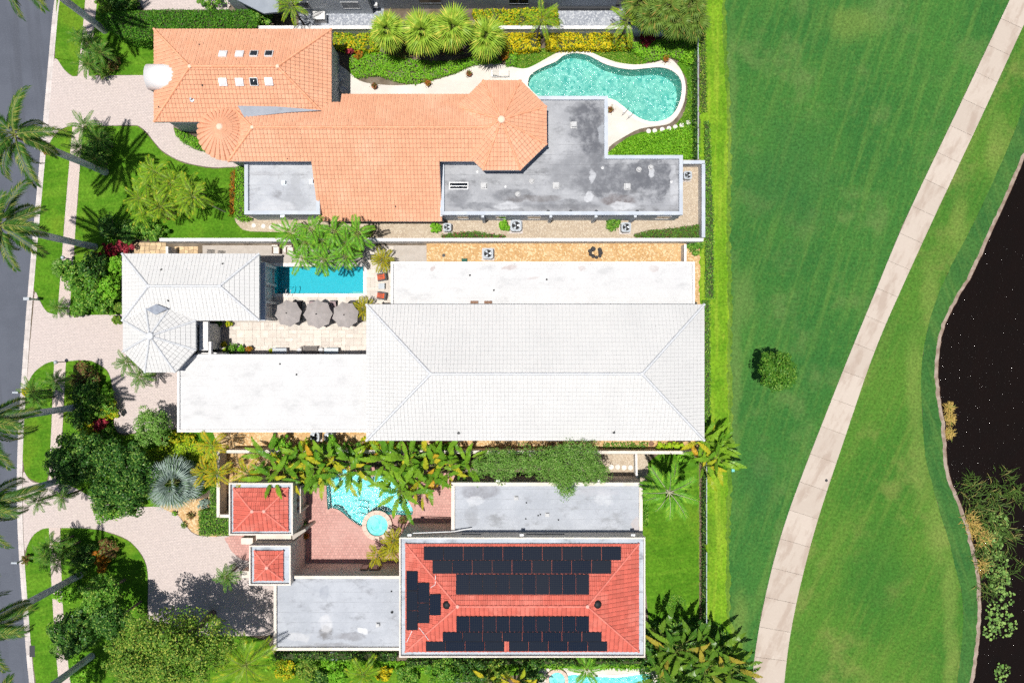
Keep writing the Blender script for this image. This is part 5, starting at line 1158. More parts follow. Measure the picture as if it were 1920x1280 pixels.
for px, py, h, lb, s in ((168,82,2.6,'dwarf date palm over the sidewalk below the top hedge',1.0),(190,100,2.4,'dwarf date palm right of the sidewalk near the garage lawn',0.95),(166,122,2.0,'dwarf date palm at the top driveway corner',1.0),(150,70,1.8,'dwarf date palm leaning over the top verge',0.8),
        (160,238,2.2,'dwarf date palm at the lower corner of the top driveway',1.05),(152,280,2.2,'dwarf date palm over the sidewalk beside the royal palm trunk',1.05),(186,262,2.2,'dwarf date palm under the royal palm shadow',1.05),(178,298,2.0,'dwarf date palm nearest the foot of the royal palm on the lawn',0.95),
        (110,577,1.2,'small date palm at the upper corner of the middle driveway',0.75),(66,733,3.2,'date palm on the verge beside the yellow mailbox shrub',1.05),(108,714,3.0,'date palm at the top of the island bed',0.9),(68,748,2.6,'second date palm on the verge below the first',0.85),
        (73,938,3.0,'small date palm above the lower driveway mouth',0.85),(118,930,3.0,'small date palm under the dark glossy tree',0.85),(98,1022,3.2,'date palm at the top of the lower island bed',1.0),(84,1040,3.0,'date palm over the lower verge',0.95),(110,1050,3.0,'date palm over the lower sidewalk',1.0),(122,1028,2.4,'date palm inside the lower island bed',0.9),
        (266,706,2.4,'date palm at the foot of the white octagonal roof',1.0),(240,678,2.6,'date palm half under the white octagonal roof',0.95),(425,1080,2.6,'small bright date palm beside the red entry tower',0.9)):
    palm('date', px, py, h, 20, lb, DG, 0.10, s, (-0.35,1.3))
bush(172,102,1.4,30,'dark undergrowth below the top dwarf date palms', L_dark, 1400, 0.22, seed=8); bush(198,136,0.9,16,'low olive plant at the garage lawn edge', L_olive, 500, 0.18, seed=9)
bush(180,282,1.2,34,'dark undergrowth round the front lawn date palms', L_dark, 1700, 0.22, seed=10)
bush(212,120,0.9,18,'low dark shrub beside the garage lawn', L_brn, 500, 0.18, seed=81)
AG = 'areca palms on the front lawn'
for px, py, h, lb in ((290,322,3.4,'areca palm topmost of the lawn clump'),(322,343,3.0,'areca palm in the middle of the lawn clump'),(352,350,4.0,'areca palm at the right of the lawn clump'),(262,372,2.8,'areca palm leftmost of the lawn clump'),(302,388,3.2,'areca palm lowest of the lawn clump'),(278,348,2.8,'areca palm at the upper left of the lawn clump'),(268,398,2.0,'short areca palm at the lower left of the lawn clump'),(345,378,3.0,'areca palm nearest the leaning trunk'),(316,366,2.4,'short areca palm hidden inside the lawn clump')):
    palm('areca', px, py, h, 12, lb, AG, 0.06, 0.82, (-0.1,1.2))
palm('areca',362,368,5.0,10,'areca palm with a long leaning pale trunk','areca palms on the front lawn',0.06,0.9,(-0.1,1.1),lean=(-0.9,0.5),tmat=m_bark_p)
bush(308,372,1.0,42,'bronze undergrowth beneath the areca clump', L_brn, 1500, 0.22, seed=12)
bush(278,436,1.6,36,'rounded bright shrub above the white garden wall', L_mid, 2300, 0.2, seed=13, rxy=(1.2,0.6)); bush(240,436,1.5,26,'dark shrub left of the rounded bright shrub', L_dark, 1200, 0.2, seed=14); bush(208,428,1.4,34,'dark shadowed shrub beside the sidewalk and front lawn', L_dark, 1400, 0.2, seed=141)
for i, (px, py, r, mt, lb) in enumerate(((232,462,20,L_pink,'crimson ti plant bed beside the flagstones'),(205,470,18,L_red,'dark red ti plants at the royal palm foot'),(182,482,14,L_red,'dark red ti plants left of the white garage'),(190,795,15,L_pink,'pink ti plant in the island bed'),(178,800,12,L_red,'dark red ti plant in the island bed'),(656,94,9,L_pink,'crimson ti plant beside the orange roofed garage wall'),(1212,74,17,L_red,'dark red ti shrub under the corner palms'),(298,825,10,L_red,'small red shrub below the white flat roof'),(614,78,8,L_red,'small dark red shrub at the garage corner'))):
    bush(px, py, 1.3, r, lb, mt, int(26*r+120), 0.26, 0.35, 'ti plant', 'ti_plant', 'red ti plants', 20+i)
BG = 'shrubs beside the white garage'
for i, (px, py, z, r, mt, lb) in enumerate(((140,512,2.6,30,L_mid,'leafy shrub over the sidewalk left of the white garage'),(178,500,3.0,32,L_dark,'dark leafy shrub left of the white garage corner'),(165,548,3.2,42,L_mid,'largest leafy shrub left of the white garage'),(203,540,2.6,30,L_bright,'bright leafy shrub against the white garage'),(195,572,2.0,24,L_mid,'low leafy shrub at the middle driveway edge'),(150,578,1.6,20,L_mid,'small leafy shrub beside the small date palm'),(218,495,2.6,18,L_bright,'bright shrub touching the white garage roof corner'),(120,505,1.8,24,L_fine,'grey green shrub over the sidewalk'),(222,575,1.2,12,L_olive,'olive shrub strip at the white garage foot'),(220,600,1.0,10,L_olive,'second olive shrub strip at the white garage foot'))):
    bush(px, py, z, r, lb, mt, int(42*r+300), 0.24, seed=40+i, group=BG, K=20)
IG = 'shrubs in the island bed'
for i, (px, py, z, r, mt, lb) in enumerate(((160,735,2.2,34,L_dark,'dark round shrub in the middle island bed'),(182,758,2.4,36,L_mid,'leafy shrub in the middle island bed'),(150,780,2.2,30,L_dark,'dark shrub by the royal palm foot in the island bed'),(196,742,1.8,22,L_bright,'bright shrub at the right rim of the island bed'),(160,710,1.2,34,L_brn,'bronze shrub at the top rim of the island bed'),(205,770,1.8,22,L_yg,'yellow green shrub at the right rim of the island bed'),(165,808,1.6,24,L_yg,'yellow green shrub left of the pink ti plant'),(205,815,1.2,20,L_mid,'strappy green shrub below the pink ti plant'))):
    bush(px, py, z, r, lb, mt, int(38*r+300), 0.23, seed=60+i, group=IG, K=18)
tree(290,798,3.0,44,'airy light green tree touching the white flat roof corner',L_fine,4200,0.19,0.55,30,bark=m_bark_p,seed=71,rxy=(0.95,1.0))
tree(150,858,3.8,62,'dark glossy tree beside the middle verge',L_dark,8500,0.23,0.5,36,seed=72,rxy=(1.15,0.95))
tree(232,896,4.0,78,'largest dark glossy tree left of the silver fan palm',L_dark,13500,0.23,0.5,46,seed=73)
tree(110,870,2.8,36,'small dark tree over the middle verge',L_dark,3000,0.24,0.5,24,seed=74)
tree(212,945,3.2,40,'low dark limb tree over the lower driveway',L_mid,3200,0.26,0.5,24,seed=75)
hedge([(262,858),(285,842),(312,832),(360,830),(398,832),(404,850),(396,866),(350,862),(320,868),(300,880),(280,878)],0.7,'lime green ground hedge above the silver fan palm',L_lime,190,0.16,smooth=3,group='lime hedges')
bush(330,820,1.2,18,'yellow green shrub below the white flat roof edge',L_yg,650,0.2,seed=76); bush(356,823,1.1,15,'second yellow green shrub below the white flat roof edge',L_yg,550,0.2,seed=77)
palm('blue',325,905,3.0,24,'silver blue fan palm in front of the red roofed garage','silver fan palm',0.22,0.98,(-0.25,1.45),name='fan_palm',cat='palm')
for px, py, h, lb in ((398,836,3.4,'orange tinged palm at the corner of the cream wall'),(388,884,3.0,'orange tinged palm right of the silver fan palm'),(408,888,3.4,'second orange tinged palm against the cream wall'),(464,886,3.4,'orange tinged palm leaning over the garage roof edge')):
    palm('ogold',px,py,h,10,lb,'orange tinged palms by the cream wall',0.05,1.0,(0.0,1.1))
hedge([(372,958),(393,956),(393,902),(410,902),(410,962),(428,962),(428,1004),(372,1004)],1.1,'clipped hedge in front of the red roofed garage',L_mid,170,0.16)
bush(384,945,0.8,14,'grey green agave shrub under the silver fan palm',L_blue,260,0.3,0.3,seed=78); bush(327,962,0.5,6,'tiny green plant on the tan gravel',L_bright,120,0.14,seed=79); bush(345,985,0.5,8,'sparse plant at the driveway edge of the tan gravel',L_olive,120,0.14,seed=80); bush(357,965,0.6,9,'bare bronze plant on the tan gravel',L_brn,140,0.16,seed=811)
# lower island and the big tree
for i, (px, py, z, r, mt, lb) in enumerate(((187,1045,1.6,20,L_or,'orange croton in the lower island bed'),(192,1065,1.2,12,L_or,'small orange croton below the larger one'),(160,1040,1.8,30,L_dark,'dark shrub left of the orange croton'),(150,1062,1.6,26,L_mid,'leafy shrub by the lower royal palm foot'),(130,1110,1.4,30,L_bright,'bright shrub left of the dark lower island trees'),(205,1030,1.2,24,L_brn,'bronze shrub at the top of the lower island bed'))):
    bush(px, py, z, r, lb, mt, int(36*r+250), 0.22, seed=90+i, group='shrubs in the lower island bed')
tree(192,1112,3.8,46,'dark green tree in the middle of the lower island bed',L_mid,4200,0.25,0.5,28,seed=101)
tree(148,1180,4.2,54,'dark tree at the lower verge',L_dark,5000,0.26,0.5,32,seed=102); tree(210,1165,5.0,44,'dark tree between the lower verge and the big olive tree',L_dark,3800,0.25,0.5,26,seed=103)
tree(118,1215,3.0,30,'greyish tree at the lower sidewalk',L_fine,2200,0.2,0.5,20,seed=104)
tree(335,1208,7.2,122,'big spreading olive green tree at the bottom left',L_olive,24000,0.20,0.6,80,rc=0.78,rxy=(1.08,0.72),seed=105,limbs=16)
tree(255,1235,6.0,62,'olive green tree lobe at the bottom edge',L_olive,7500,0.20,0.55,34,seed=106)
bush(150,1262,1.6,34,'lime shrub at the bottom edge of the island bed',L_bright,1500,0.2,seed=107); bush(240,1275,1.2,30,'dark shrub at the bottom edge under the olive tree',L_dark,900,0.2,seed=108)
palm('cocoy',462,1245,6.0,15,'large yellow green feather palm at the bottom left of the grey roof','feather palms',0.16,1.05,(-0.2,1.2))
# gardens north of the orange roofed house
FG = 'fan palms behind the pool deck'
for px, py, lb in ((727,58,'fan palm leftmost of the four behind the pool'),(792,62,'fan palm second from the left behind the pool'),(849,54,'fan palm third from the left behind the pool'),(912,72,'fan palm rightmost of the four behind the pool')):
    palm('fan',px,py,{727:4.0,792:4.6,849:4.9,912:3.6}[px],{727:30,792:38,849:34,912:32}[px],lb,FG,0.14,{727:0.96,792:1.04,849:1.0,912:1.02}[px],(-0.95,1.5),name='fan_palm')
hedge([(625,62),(706,62),(708,94),(640,92),(625,88)],0.9,'yellow croton bed beside the orange roofed garage',L_yg,150,0.22,group='yellow croton beds',cat='shrub bed',name='croton_bed',bump=0.25)
hedge([(938,62),(1012,60),(1012,92),(945,96)],0.9,'yellow croton bed left of the small palm trunk',L_yel,150,0.22,group='yellow croton beds',cat='shrub bed',name='croton_bed',bump=0.25)
hedge([(1024,60),(1145,58),(1146,90),(1026,91)],0.9,'long golden croton bed above the freeform pool',L_yel,150,0.22,group='yellow croton beds',cat='shrub bed',name='croton_bed',bump=0.25)
hedge([(1147,60),(1186,60),(1184,90),(1148,90)],0.8,'short yellow croton bed right of the long golden one',L_yg,140,0.22,group='yellow croton beds',cat='shrub bed',name='croton_bed',bump=0.25)
hedge([(885,18),(1045,15),(1048,48),(900,50)],1.4,'green and gold croton hedge against the blue grey house',L_yg,130,0.22,name='hedge',bump=0.25)
bush(672,103,0.9,10,'orange croton beside the crimson ti plant',L_or,300,0.2,seed=110); bush(946,104,1.0,11,'orange croton beside the clipped green block',L_or,320,0.2,seed=111)
hedge([(952,100),(968,98),(969,122),(948,122)],0.5,'small clipped green block above the pool deck',L_bright,200,0.14)
cover([(658,112),(690,99),(720,103),(775,115),(850,118),(898,108),(940,118),(925,121),(895,122),(872,130),(850,140),(825,146),(785,157),(750,156),(712,144),(672,147),(660,138)],0.45,'bright green ground cover between the fan palms and the pool deck',L_cover,170,0.17)
cover([(968,104),(1005,94),(1055,90),(1048,97),(1025,108),(1000,121),(975,127)],0.14,'olive ground cover beside the pool coping',L_olive,120,0.15)
cover([(1105,95),(1150,92),(1178,94),(1206,117),(1180,120),(1145,112)],0.14,'olive ground cover above the pool waist',L_olive,120,0.15)
cover([(1180,86),(1225,80),(1304,74),(1304,118),(1285,121),(1262,110),(1240,112),(1215,117),(1195,105)],0.5,'bright green shrub carpet right of the pool',L_cover,160,0.18)
cover([(1288,126),(1305,122),(1306,232),(1270,240),(1284,205),(1288,165)],0.2,'patchy ground cover between pool and picket fence',L_mid,90,0.16)
cover([(1144,284),(1180,260),(1225,250),(1300,238),(1305,262),(1304,297),(1146,293)],0.35,'green ground cover below the white stepping stones',L_cover,150,0.17)
palm('cocoy',1015,38,4.2,9,'thin yellow green palm with curved trunk beside the golden crotons','feather palms',0.11,0.72,(-0.1,1.1),lean=(0.35,0.2))
palm('cocoy',1176,40,3.6,10,'small yellow green palm right of the golden crotons','feather palms',0.10,0.7,(-0.1,1.1))
for px, py, h, lb in ((1222,32,4.4,'dark fan palm leftmost in the corner clump'),(1248,18,4.8,'dark fan palm topmost in the corner clump'),(1268,42,4.2,'dark fan palm lowest in the corner clump'),(1295,14,4.4,'dark fan palm in the top right corner of the clump'),(1298,44,3.8,'dark fan palm beside the fence end'),(1200,12,4.0,'dark fan palm at the top edge of the clump')):
    palm('fand',px,py,h,24,lb,'fan palms in the corner clump',0.1,1.05,(-0.7,1.2),name='fan_palm')
bush(1255,40,1.4,46,'dark undergrowth below the corner fan palms',L_brn,1800,0.24,seed=120,rxy=(1.2,0.6))
bush(760,96,0.8,26,'dark bromeliads under the fan palms, left patch',L_brn,600,0.2,seed=121,rxy=(1.6,0.6)); bush(840,92,0.8,26,'dark bromeliads under the fan palms, right patch',L_brn,600,0.2,seed=122,rxy=(1.6,0.6))
hedge([(326,240),(340,246),(375,262),(392,284),(366,278),(342,266),(329,254)],0.7,'low clipped hedge curving round the orange turret',L_bright,190,0.15)
hedge([(442,312),(457,312),(457,404),(470,410),(452,414),(438,406)],0.7,'low green hedge along the small grey flat roof',L_bright,180,0.15)
hedge([(431,322),(441,318),(440,398),(430,404)],0.5,'orange and yellow flower strip beside the front lawn',L_or,200,0.14,name='flower_strip',cat='flowers')
# between the orange and the white house
CG_ = 'bright feather palms over the lap pool'
for px, py, h, lb in ((545,438,4.8,'bright palm at the left end over the lap pool'),(585,430,5.0,'bright palm second from the left in the upper row'),(572,455,4.6,'bright palm below the upper row at the left'),(602,452,4.8,'bright palm in the heart of the clump'),(627,435,5.2,'bright palm in the middle of the upper row'),(671,438,5.0,'bright palm at the right end of the upper row'),(650,455,4.8,'bright palm below the upper row at the right'),(567,484,4.4,'bright palm hanging lowest over the pool at the left'),(607,488,4.6,'bright palm hanging lowest over the middle of the pool'),(648,482,4.4,'bright palm hanging over the right of the pool')):
    palm('chr',px,py,h,12,lb,CG_,0.07,1.0,(-0.5,1.1))
palm('gold',717,487,1.4,14,'golden palm beside the white flat roof','golden palms on the patio',0.05,1.0,(-0.1,1.2)); palm('gold',682,579,1.4,14,'golden palm beside the umbrellas','golden palms on the patio',0.05,1.05,(-0.1,1.2))
bush(690,433,1.2,16,'dark shrub at the foot of the bright palms',L_brn,600,0.2,seed=130); bush(668,468,1.0,14,'bronze shrub in a bed beside the lap pool',L_brn,450,0.2,seed=131)
for i,(px,py,z,r,mt,lb) in enumerate(((818,427,0.9,12,L_bright,'round green shrub beside the small air conditioner'),(945,423,0.9,13,L_bright,'square green shrub beside the largest air conditioner'),(1148,421,0.9,17,L_mid,'spreading dark shrub beside the right air conditioner'),(1303,461,1.0,18,L_mid,'green shrub at the end of the tan gravel strip'))):
    bush(px,py,z,r,lb,mt,int(36*r+200),0.2,seed=140+i,group='shrubs on the gravel yard')
hedge([(826,438),(860,434),(890,433),(925,437),(950,441),(946,447),(828,447)],0.4,'trailing green creeper with pink flowers on the white wall',leafmat('flowering creeper', (0.08,0.20,0.02),(0.13,0.28,0.03),(0.45,0.05,0.12),f3=0.14),170,0.14,name='creeper',cat='creeper')
hedge([(1190,440),(1215,432),(1250,430),(1290,424),(1318,420),(1318,447),(1195,446)],0.6,'green creeper bank at the end of the white wall',leafmat('creeper leaf', (0.07,0.19,0.02),(0.13,0.28,0.03),(0.22,0.10,0.05),f3=0.1),160,0.15,name='creeper',cat='creeper')
# courtyard planter of the white house
for i,(px,py,r,mt,lb) in enumerate(((402,650,11,L_dark,'dark green shrub at the left of the patio planter'),(420,645,7,L_yel,'yellow shrub in the patio planter'),(436,652,13,L_mid,'leafy shrub in the middle of the patio planter'),(424,658,8,L_lime,'lime shrub at the front of the patio planter'),(467,654,8,L_or,'orange flowering plant in the patio planter'),(452,654,9,L_bright,'bright green shrub beside the orange flowers'),(410,606,9,L_mid,'green shrub below the white garage eave'),(428,605,8,L_yg,'yellow green shrub below the white garage eave'),(508,657,5,L_yg,'yellow green plant at the end of the console'))):
    bush(px,py,0.9,r,lb,mt,int(30*r+100),0.17,seed=150+i,group='patio planter shrubs')
# golf side low hedges
for pts, lb in (([(1313,60),(1325,58),(1327,210),(1314,212)],'low hedge strip along the upper fence on the golf side'),([(1320,225),(1332,225),(1340,420),(1340,560),(1322,560)],'low hedge strip between service yard and golf rough'),([(1316,562),(1333,560),(1334,800),(1322,800)],'low hedge strip along the white main roof')):
    hedge(pts,0.35,lb,L_olive if '1313' in str(pts) else L_mid,150,0.15,group='low hedges beside the golf rough')
for pts, lb in hedge_spots: hedge(pts, 0.9, lb, L_dark, 130, 0.15, group='low hedges inside the fences')
tree(1455,695,3.6,40,'lone round tree on the fairway',leafmat('deep green leaf', (0.045,0.150,0.014), (0.105,0.265,0.026), (0.24,0.40,0.06), rough=0.4, f3=0.16),8500,0.19,0.55,60,rc=0.50,hz=0.75,seed=160,rxy=(0.93,1.12),group='fairway tree')
# row between the white and the red roofed house
PG = 'paddle leaved plants along the cream wall'
paddles([(520,850),(545,862),(535,885),(570,852),(560,880)],'pad','paddle leaved clump leftmost on the cream wall',9,PG,(1.6,3.4),1.0,alt='pady')
paddles([(590,848),(610,858),(600,878),(632,850),(625,875)],'pad','paddle leaved clump over the left of the freeform pool',9,PG,(1.6,3.4),1.0,alt='pady')
paddles([(655,850),(672,862),(660,882),(685,872)],'pad','paddle leaved clump over the middle of the freeform pool',9,PG,(1.4,3.0),1.0,alt='pady')
paddles([(735,852),(755,866),(748,888),(772,850),(770,880),(765,905)],'pad','large dark paddle leaved clump right of the freeform pool',10,PG,(1.8,3.6),1.08)
paddles([(800,850),(818,866),(805,885),(835,852),(845,868)],'pad','paddle leaved clump reaching the grey flat roof',9,PG,(1.6,3.4),1.05,alt='pady')
paddles([(870,855),(885,862),(872,872)],'pad','small paddle leaved clump left of the airy tree',6,PG,(1.2,2.4),0.9)
paddles([(785,905),(800,915)],'pady','low yellowing paddle leaved clump on the red paving',6,PG,(0.8,1.6),0.85)
for i,(px,py,z,r,mt,lb) in enumerate(((528,838,2.6,26,L_bright,'bright shrub at the left end of the paddle leaved row'),(575,842,2.4,24,L_yg,'yellow green shrub behind the leftmost paddle leaves'),(620,842,2.6,28,L_bright,'bright shrub behind the paddle leaves above the pool'),(665,850,2.4,26,L_mid,'leafy shrub at the right of the first paddle leaved group'),(552,870,2.0,26,L_mid,'leafy shrub under the leftmost paddle leaves'),(730,842,2.2,24,L_yg,'yellow green shrub at the left of the second paddle leaved group'),(790,848,2.2,26,L_mid,'leafy shrub in the second paddle leaved group'),(838,846,2.0,22,L_bright,'bright shrub at the right of the second paddle leaved group'))): bush(px,py,z,r,lb,mt,int(36*r+300),0.2,seed=500+i,group='shrubs between the paddle leaves')
hedge([(512,1224),(742,1224),(742,1238),(512,1238)],1.2,'dark shrub row added for the shade band below the lower grey flat roof',L_dark,90,0.2,group='shrub rows added as shade',bump=0.3); hedge([(762,1238),(1206,1238),(1206,1247),(1010,1248),(762,1250)],1.2,'dark shrub row added for the shade band below the solar roof',L_dark,90,0.2,group='shrub rows added as shade',bump=0.3)  # dark leaf rows added to stand in for a band of shade
bush(690,838,1.6,24,'yellow green shrub between the paddle leaved clumps',L_yg,900,0.2,seed=170)
bush(590,890,2.4,36,'leafy dark shrub hanging over the pool behind the paddle leaves',L_mid,1600,0.22,seed=171)
AT = 'airy trees over the cream wall'
tree(935,868,3.6,46,'airy grey green tree leftmost over the cream wall',L_fine,5200,0.15,0.5,40,rxy=(1.3,0.72),bark=m_bark_p,seed=172,hz=0.45,rc=0.5,limbs=16,group=AT)
tree(1000,864,3.8,44,'airy grey green tree in the middle over the cream wall',L_fine,5200,0.15,0.5,40,rxy=(1.2,0.8),bark=m_bark_p,seed=272,hz=0.45,rc=0.5,limbs=18,group=AT)
tree(1075,868,5.2,70,'umbrella shaped airy tree with pale branches over the grey flat roof',L_fine,10500,0.14,0.5,80,rxy=(1.02,0.70),bark=m_bark_p,seed=173,hz=0.28,rc=0.52,limbs=34,group=AT)
tree(1062,905,4.8,30,'airy tree lobe hanging over the cream parapet',L_fine,2400,0.14,0.5,24,bark=m_bark_p,seed=174,hz=0.4,rc=0.4,group=AT)
tree(1120,884,4.4,28,'airy tree lobe at the right beside the pale stepping stones',L_fine,2000,0.14,0.5,20,bark=m_bark_p,seed=175,hz=0.4,rc=0.4,group=AT)
cover([(1130,828),(1215,828),(1212,842),(1130,842)],0.35,'shaded green ground cover below the white main roof',L_mid,140,0.16,smooth=0)
bush(1258,838,0.8,22,'lime leafed shrub row on the cream wall',L_lime,800,0.22,seed=175,rxy=(1.6,0.5)); bush(1282,856,0.8,18,'lime shrub inside the back lawn corner',L_bright,600,0.2,seed=176); bush(1246,856,0.7,10,'small lime shrub beside the feather palm',L_bright,300,0.18,seed=1761)
paddles([(1305,818),(1318,838),(1328,812),(1330,850),(1310,862),(1335,832)],'pad','paddle leaved clump at the corner of the white main roof',9,PG,(1.0,2.4),0.95,alt='pady')
palm('coco',1254,922,5.0,20,'drooping dark feather palm on the back lawn','feather palms',0.13,0.9,(-0.6,1.0))
cover([(1203,900),(1216,900),(1214,985),(1206,985)],0.4,'green ground cover strip along the cream house wall',L_mid,150,0.16,smooth=0)
GY = 'golden palms in the red courtyard'
for px, py, h, lb in ((707,1040,2.2,'golden palm at the courtyard edge, lower left one'),(738,1012,2.4,'golden palm at the courtyard edge, upper one'),(735,1032,2.0,'golden palm at the courtyard edge, right one')): palm('gold',px,py,h,11,lb,GY,0.05,1.0,(-0.1,1.1))
bush(755,975,0.8,10,'bare bronze shrub behind the spa',L_brn,260,0.18,seed=180); bush(567,978,1.0,10,'dark shrub at the foot of the garage wall in the courtyard',L_dark,350,0.2,seed=181); bush(565,992,0.8,7,'small green plant beside the terracotta pot',L_mid,200,0.18,seed=182)
# bottom strip
BS = 'shrubs along the bottom edge'
for i,(px,py,z,r,mt,lb) in enumerate(((535,1252,1.8,24,L_yg,'yellow green shrub at the bottom below the grey flat roof'),(575,1255,1.6,26,L_olive,'olive shrub second from the left at the bottom edge'),(632,1263,1.2,26,L_bright,'bright clipped shrub at the bottom edge'),(720,1262,1.4,18,L_yel,'yellow shrub at the bottom edge'),(765,1270,1.4,26,L_mid,'leafy shrub at the bottom edge left of the paddle plants'),(830,1262,2.4,38,L_mid,'large leafy shrub at the bottom edge'),(880,1262,2.6,40,L_dark,'dark leafy shrub at the bottom edge'),(925,1268,2.0,34,L_olive,'olive shrub below the paddle plants'),(1000,1266,2.0,34,L_dark,'dark shrub left of the small round spa'),(600,1272,1.2,20,L_dark,'dark low shrub at the bottom edge'))):
    bush(px,py,z,r,lb,mt,int(40*r+300),0.22,seed=190+i,group=BS,K=18)
palm('areca',682,1262,2.6,13,'bright feather palm at the bottom edge',BS,0.06,0.95,(0,1.2)); palm('chr',1100,1254,3.0,13,'bright feather palm beside the bottom pool',BS,0.07,1.0,(-0.3,1.1))
paddles([(918,1240),(928,1258)],'pady','yellowing paddle plant in front of the solar roof, left one',6,'yellowing paddle plants by the solar roof',(2.6,4.0),0.9,elev=(0.5,1.4)); paddles([(975,1245),(985,1262),(965,1262)],'pady','yellowing paddle plant in front of the solar roof, right one',6,'yellowing paddle plants by the solar roof',(2.4,3.8),0.9,elev=(0.5,1.4),alt='pad')
cover([(500,1226),(760,1238),(1010,1240),(1225,1240),(1225,1254),(1005,1252),(760,1258),(500,1256)],0.35,'green ground cover along the bottom of the red roofed house',L_cover,110,0.18,smooth=0)
paddles([(1222,1175),(1245,1190),(1262,1180),(1238,1215),(1268,1215),(1290,1185),(1300,1210),(1262,1245),(1295,1240),(1325,1200),(1330,1235),(1345,1215),(1358,1245),(1320,1262),(1238,1250),(1350,1270),(1225,1230)],'padd','dense dark banana clump in the bottom right garden',9,'banana clump',(2.2,4.2),1.12,name='banana_clump',cat='banana plants',elev=(0.15,1.2))
cover([(1215,1165),(1340,1165),(1372,1215),(1378,1290),(1215,1290)],0.5,'dark undergrowth below the banana clump',L_dark,60,0.26)
cover([(1240,1122),(1252,1114),(1270,1114),(1284,1124),(1284,1140),(1262,1146),(1244,1140)],0.12,'round plant bed on the back lawn',L_mid,150,0.15)
# pond plants
rng = np.random.default_rng(77)
def reeds(label, spots, n, L, mat):
    vs = []; k = 0
    for px, py, r in spots:
        for _ in range(n):
            a = rng.uniform(0, 2*math.pi); rr = math.sqrt(rng.random())*r; q = W(px+rr*math.cos(a), py+rr*math.sin(a)); l = L*rng.uniform(0.5,1.2); b = rng.uniform(0, 2*math.pi); e = rng.uniform(0.15,0.9)
            d = np.array([math.cos(b)*math.cos(e), math.sin(b)*math.cos(e), math.sin(e)]); s = np.array([-math.sin(b), math.cos(b), 0])*0.03; p = np.array([q.x, q.y, -0.15]); mid = p+d*l*0.55; tip = p+d*l; tip[2] -= 0.25*l*math.cos(e)
            tip[2] = max(tip[2], -0.1); vs += [p, mid-s, tip, mid+s]; k += 1
    me = npmesh('reeds', np.array(vs), np.arange(k*4).reshape(k,4), mat); o = link('reeds', me); tag(o, label, 'reeds', None, 'stuff')
reeds('thin green reeds standing in the dark pond',[(1815,915,22),(1850,935,26),(1880,905,24),(1835,960,22),(1905,930,20),(1870,965,25),(1845,1040,18),(1880,1060,30),(1850,1100,20),(1860,1000,26),(1890,1000,20)],75,1.4,L_reed)
L_dry = leafmat('dry reed', (0.600,0.419,0.124), (0.434,0.310,0.078), (0.186,0.248,0.046))
reeds('dry yellow reeds at the pond edge',[(1818,975,12),(1828,995,12),(1840,1060,10),(1846,1010,14)],110,0.9,L_dry)
reeds('yellow reed tuft in the pond opposite the lone tree',[(1780,765,7),(1782,785,8),(1780,812,8)],150,0.55,L_dry)
vs = []; fs = []
for px, py, r, k in ((1870,985,22,60),(1862,1020,22,70),(1868,1060,24,100),(1875,1090,20,70),(1870,1150,22,70),(1885,1170,22,60),(1858,1185,14,30),(1890,1120,14,30),(1880,1260,16,40),(1865,1010,14,40)):
    for _ in range(k):
        a = rng.uniform(0, 6.28); rr = math.sqrt(rng.random())*r; q = W(px+rr*math.cos(a), py+rr*math.sin(a)*1.2); R = rng.uniform(0.07,0.16); a0 = rng.uniform(0,6.28); o = len(vs); zz = -0.11+rng.uniform(0,0.10); tx, ty = rng.uniform(-0.25,0.25,2)
        vs.append((q.x,q.y,zz))
        for i in range(9): th = a0+0.25+i/8*5.78; vs.append((q.x+R*math.cos(th), q.y+R*math.sin(th), zz+R*(tx*math.cos(th)+ty*math.sin(th))+0.01))
        fs += [(o,o+1+i,o+2+i) for i in range(8)]
me = bpy.data.meshes.new('lily_pads'); me.from_pydata(vs, [], fs); me.materials.append(L_lily); tag(link('lily_pads', me), 'pale green lily pads floating near the lower pond bank', 'lily pads', None, 'stuff')

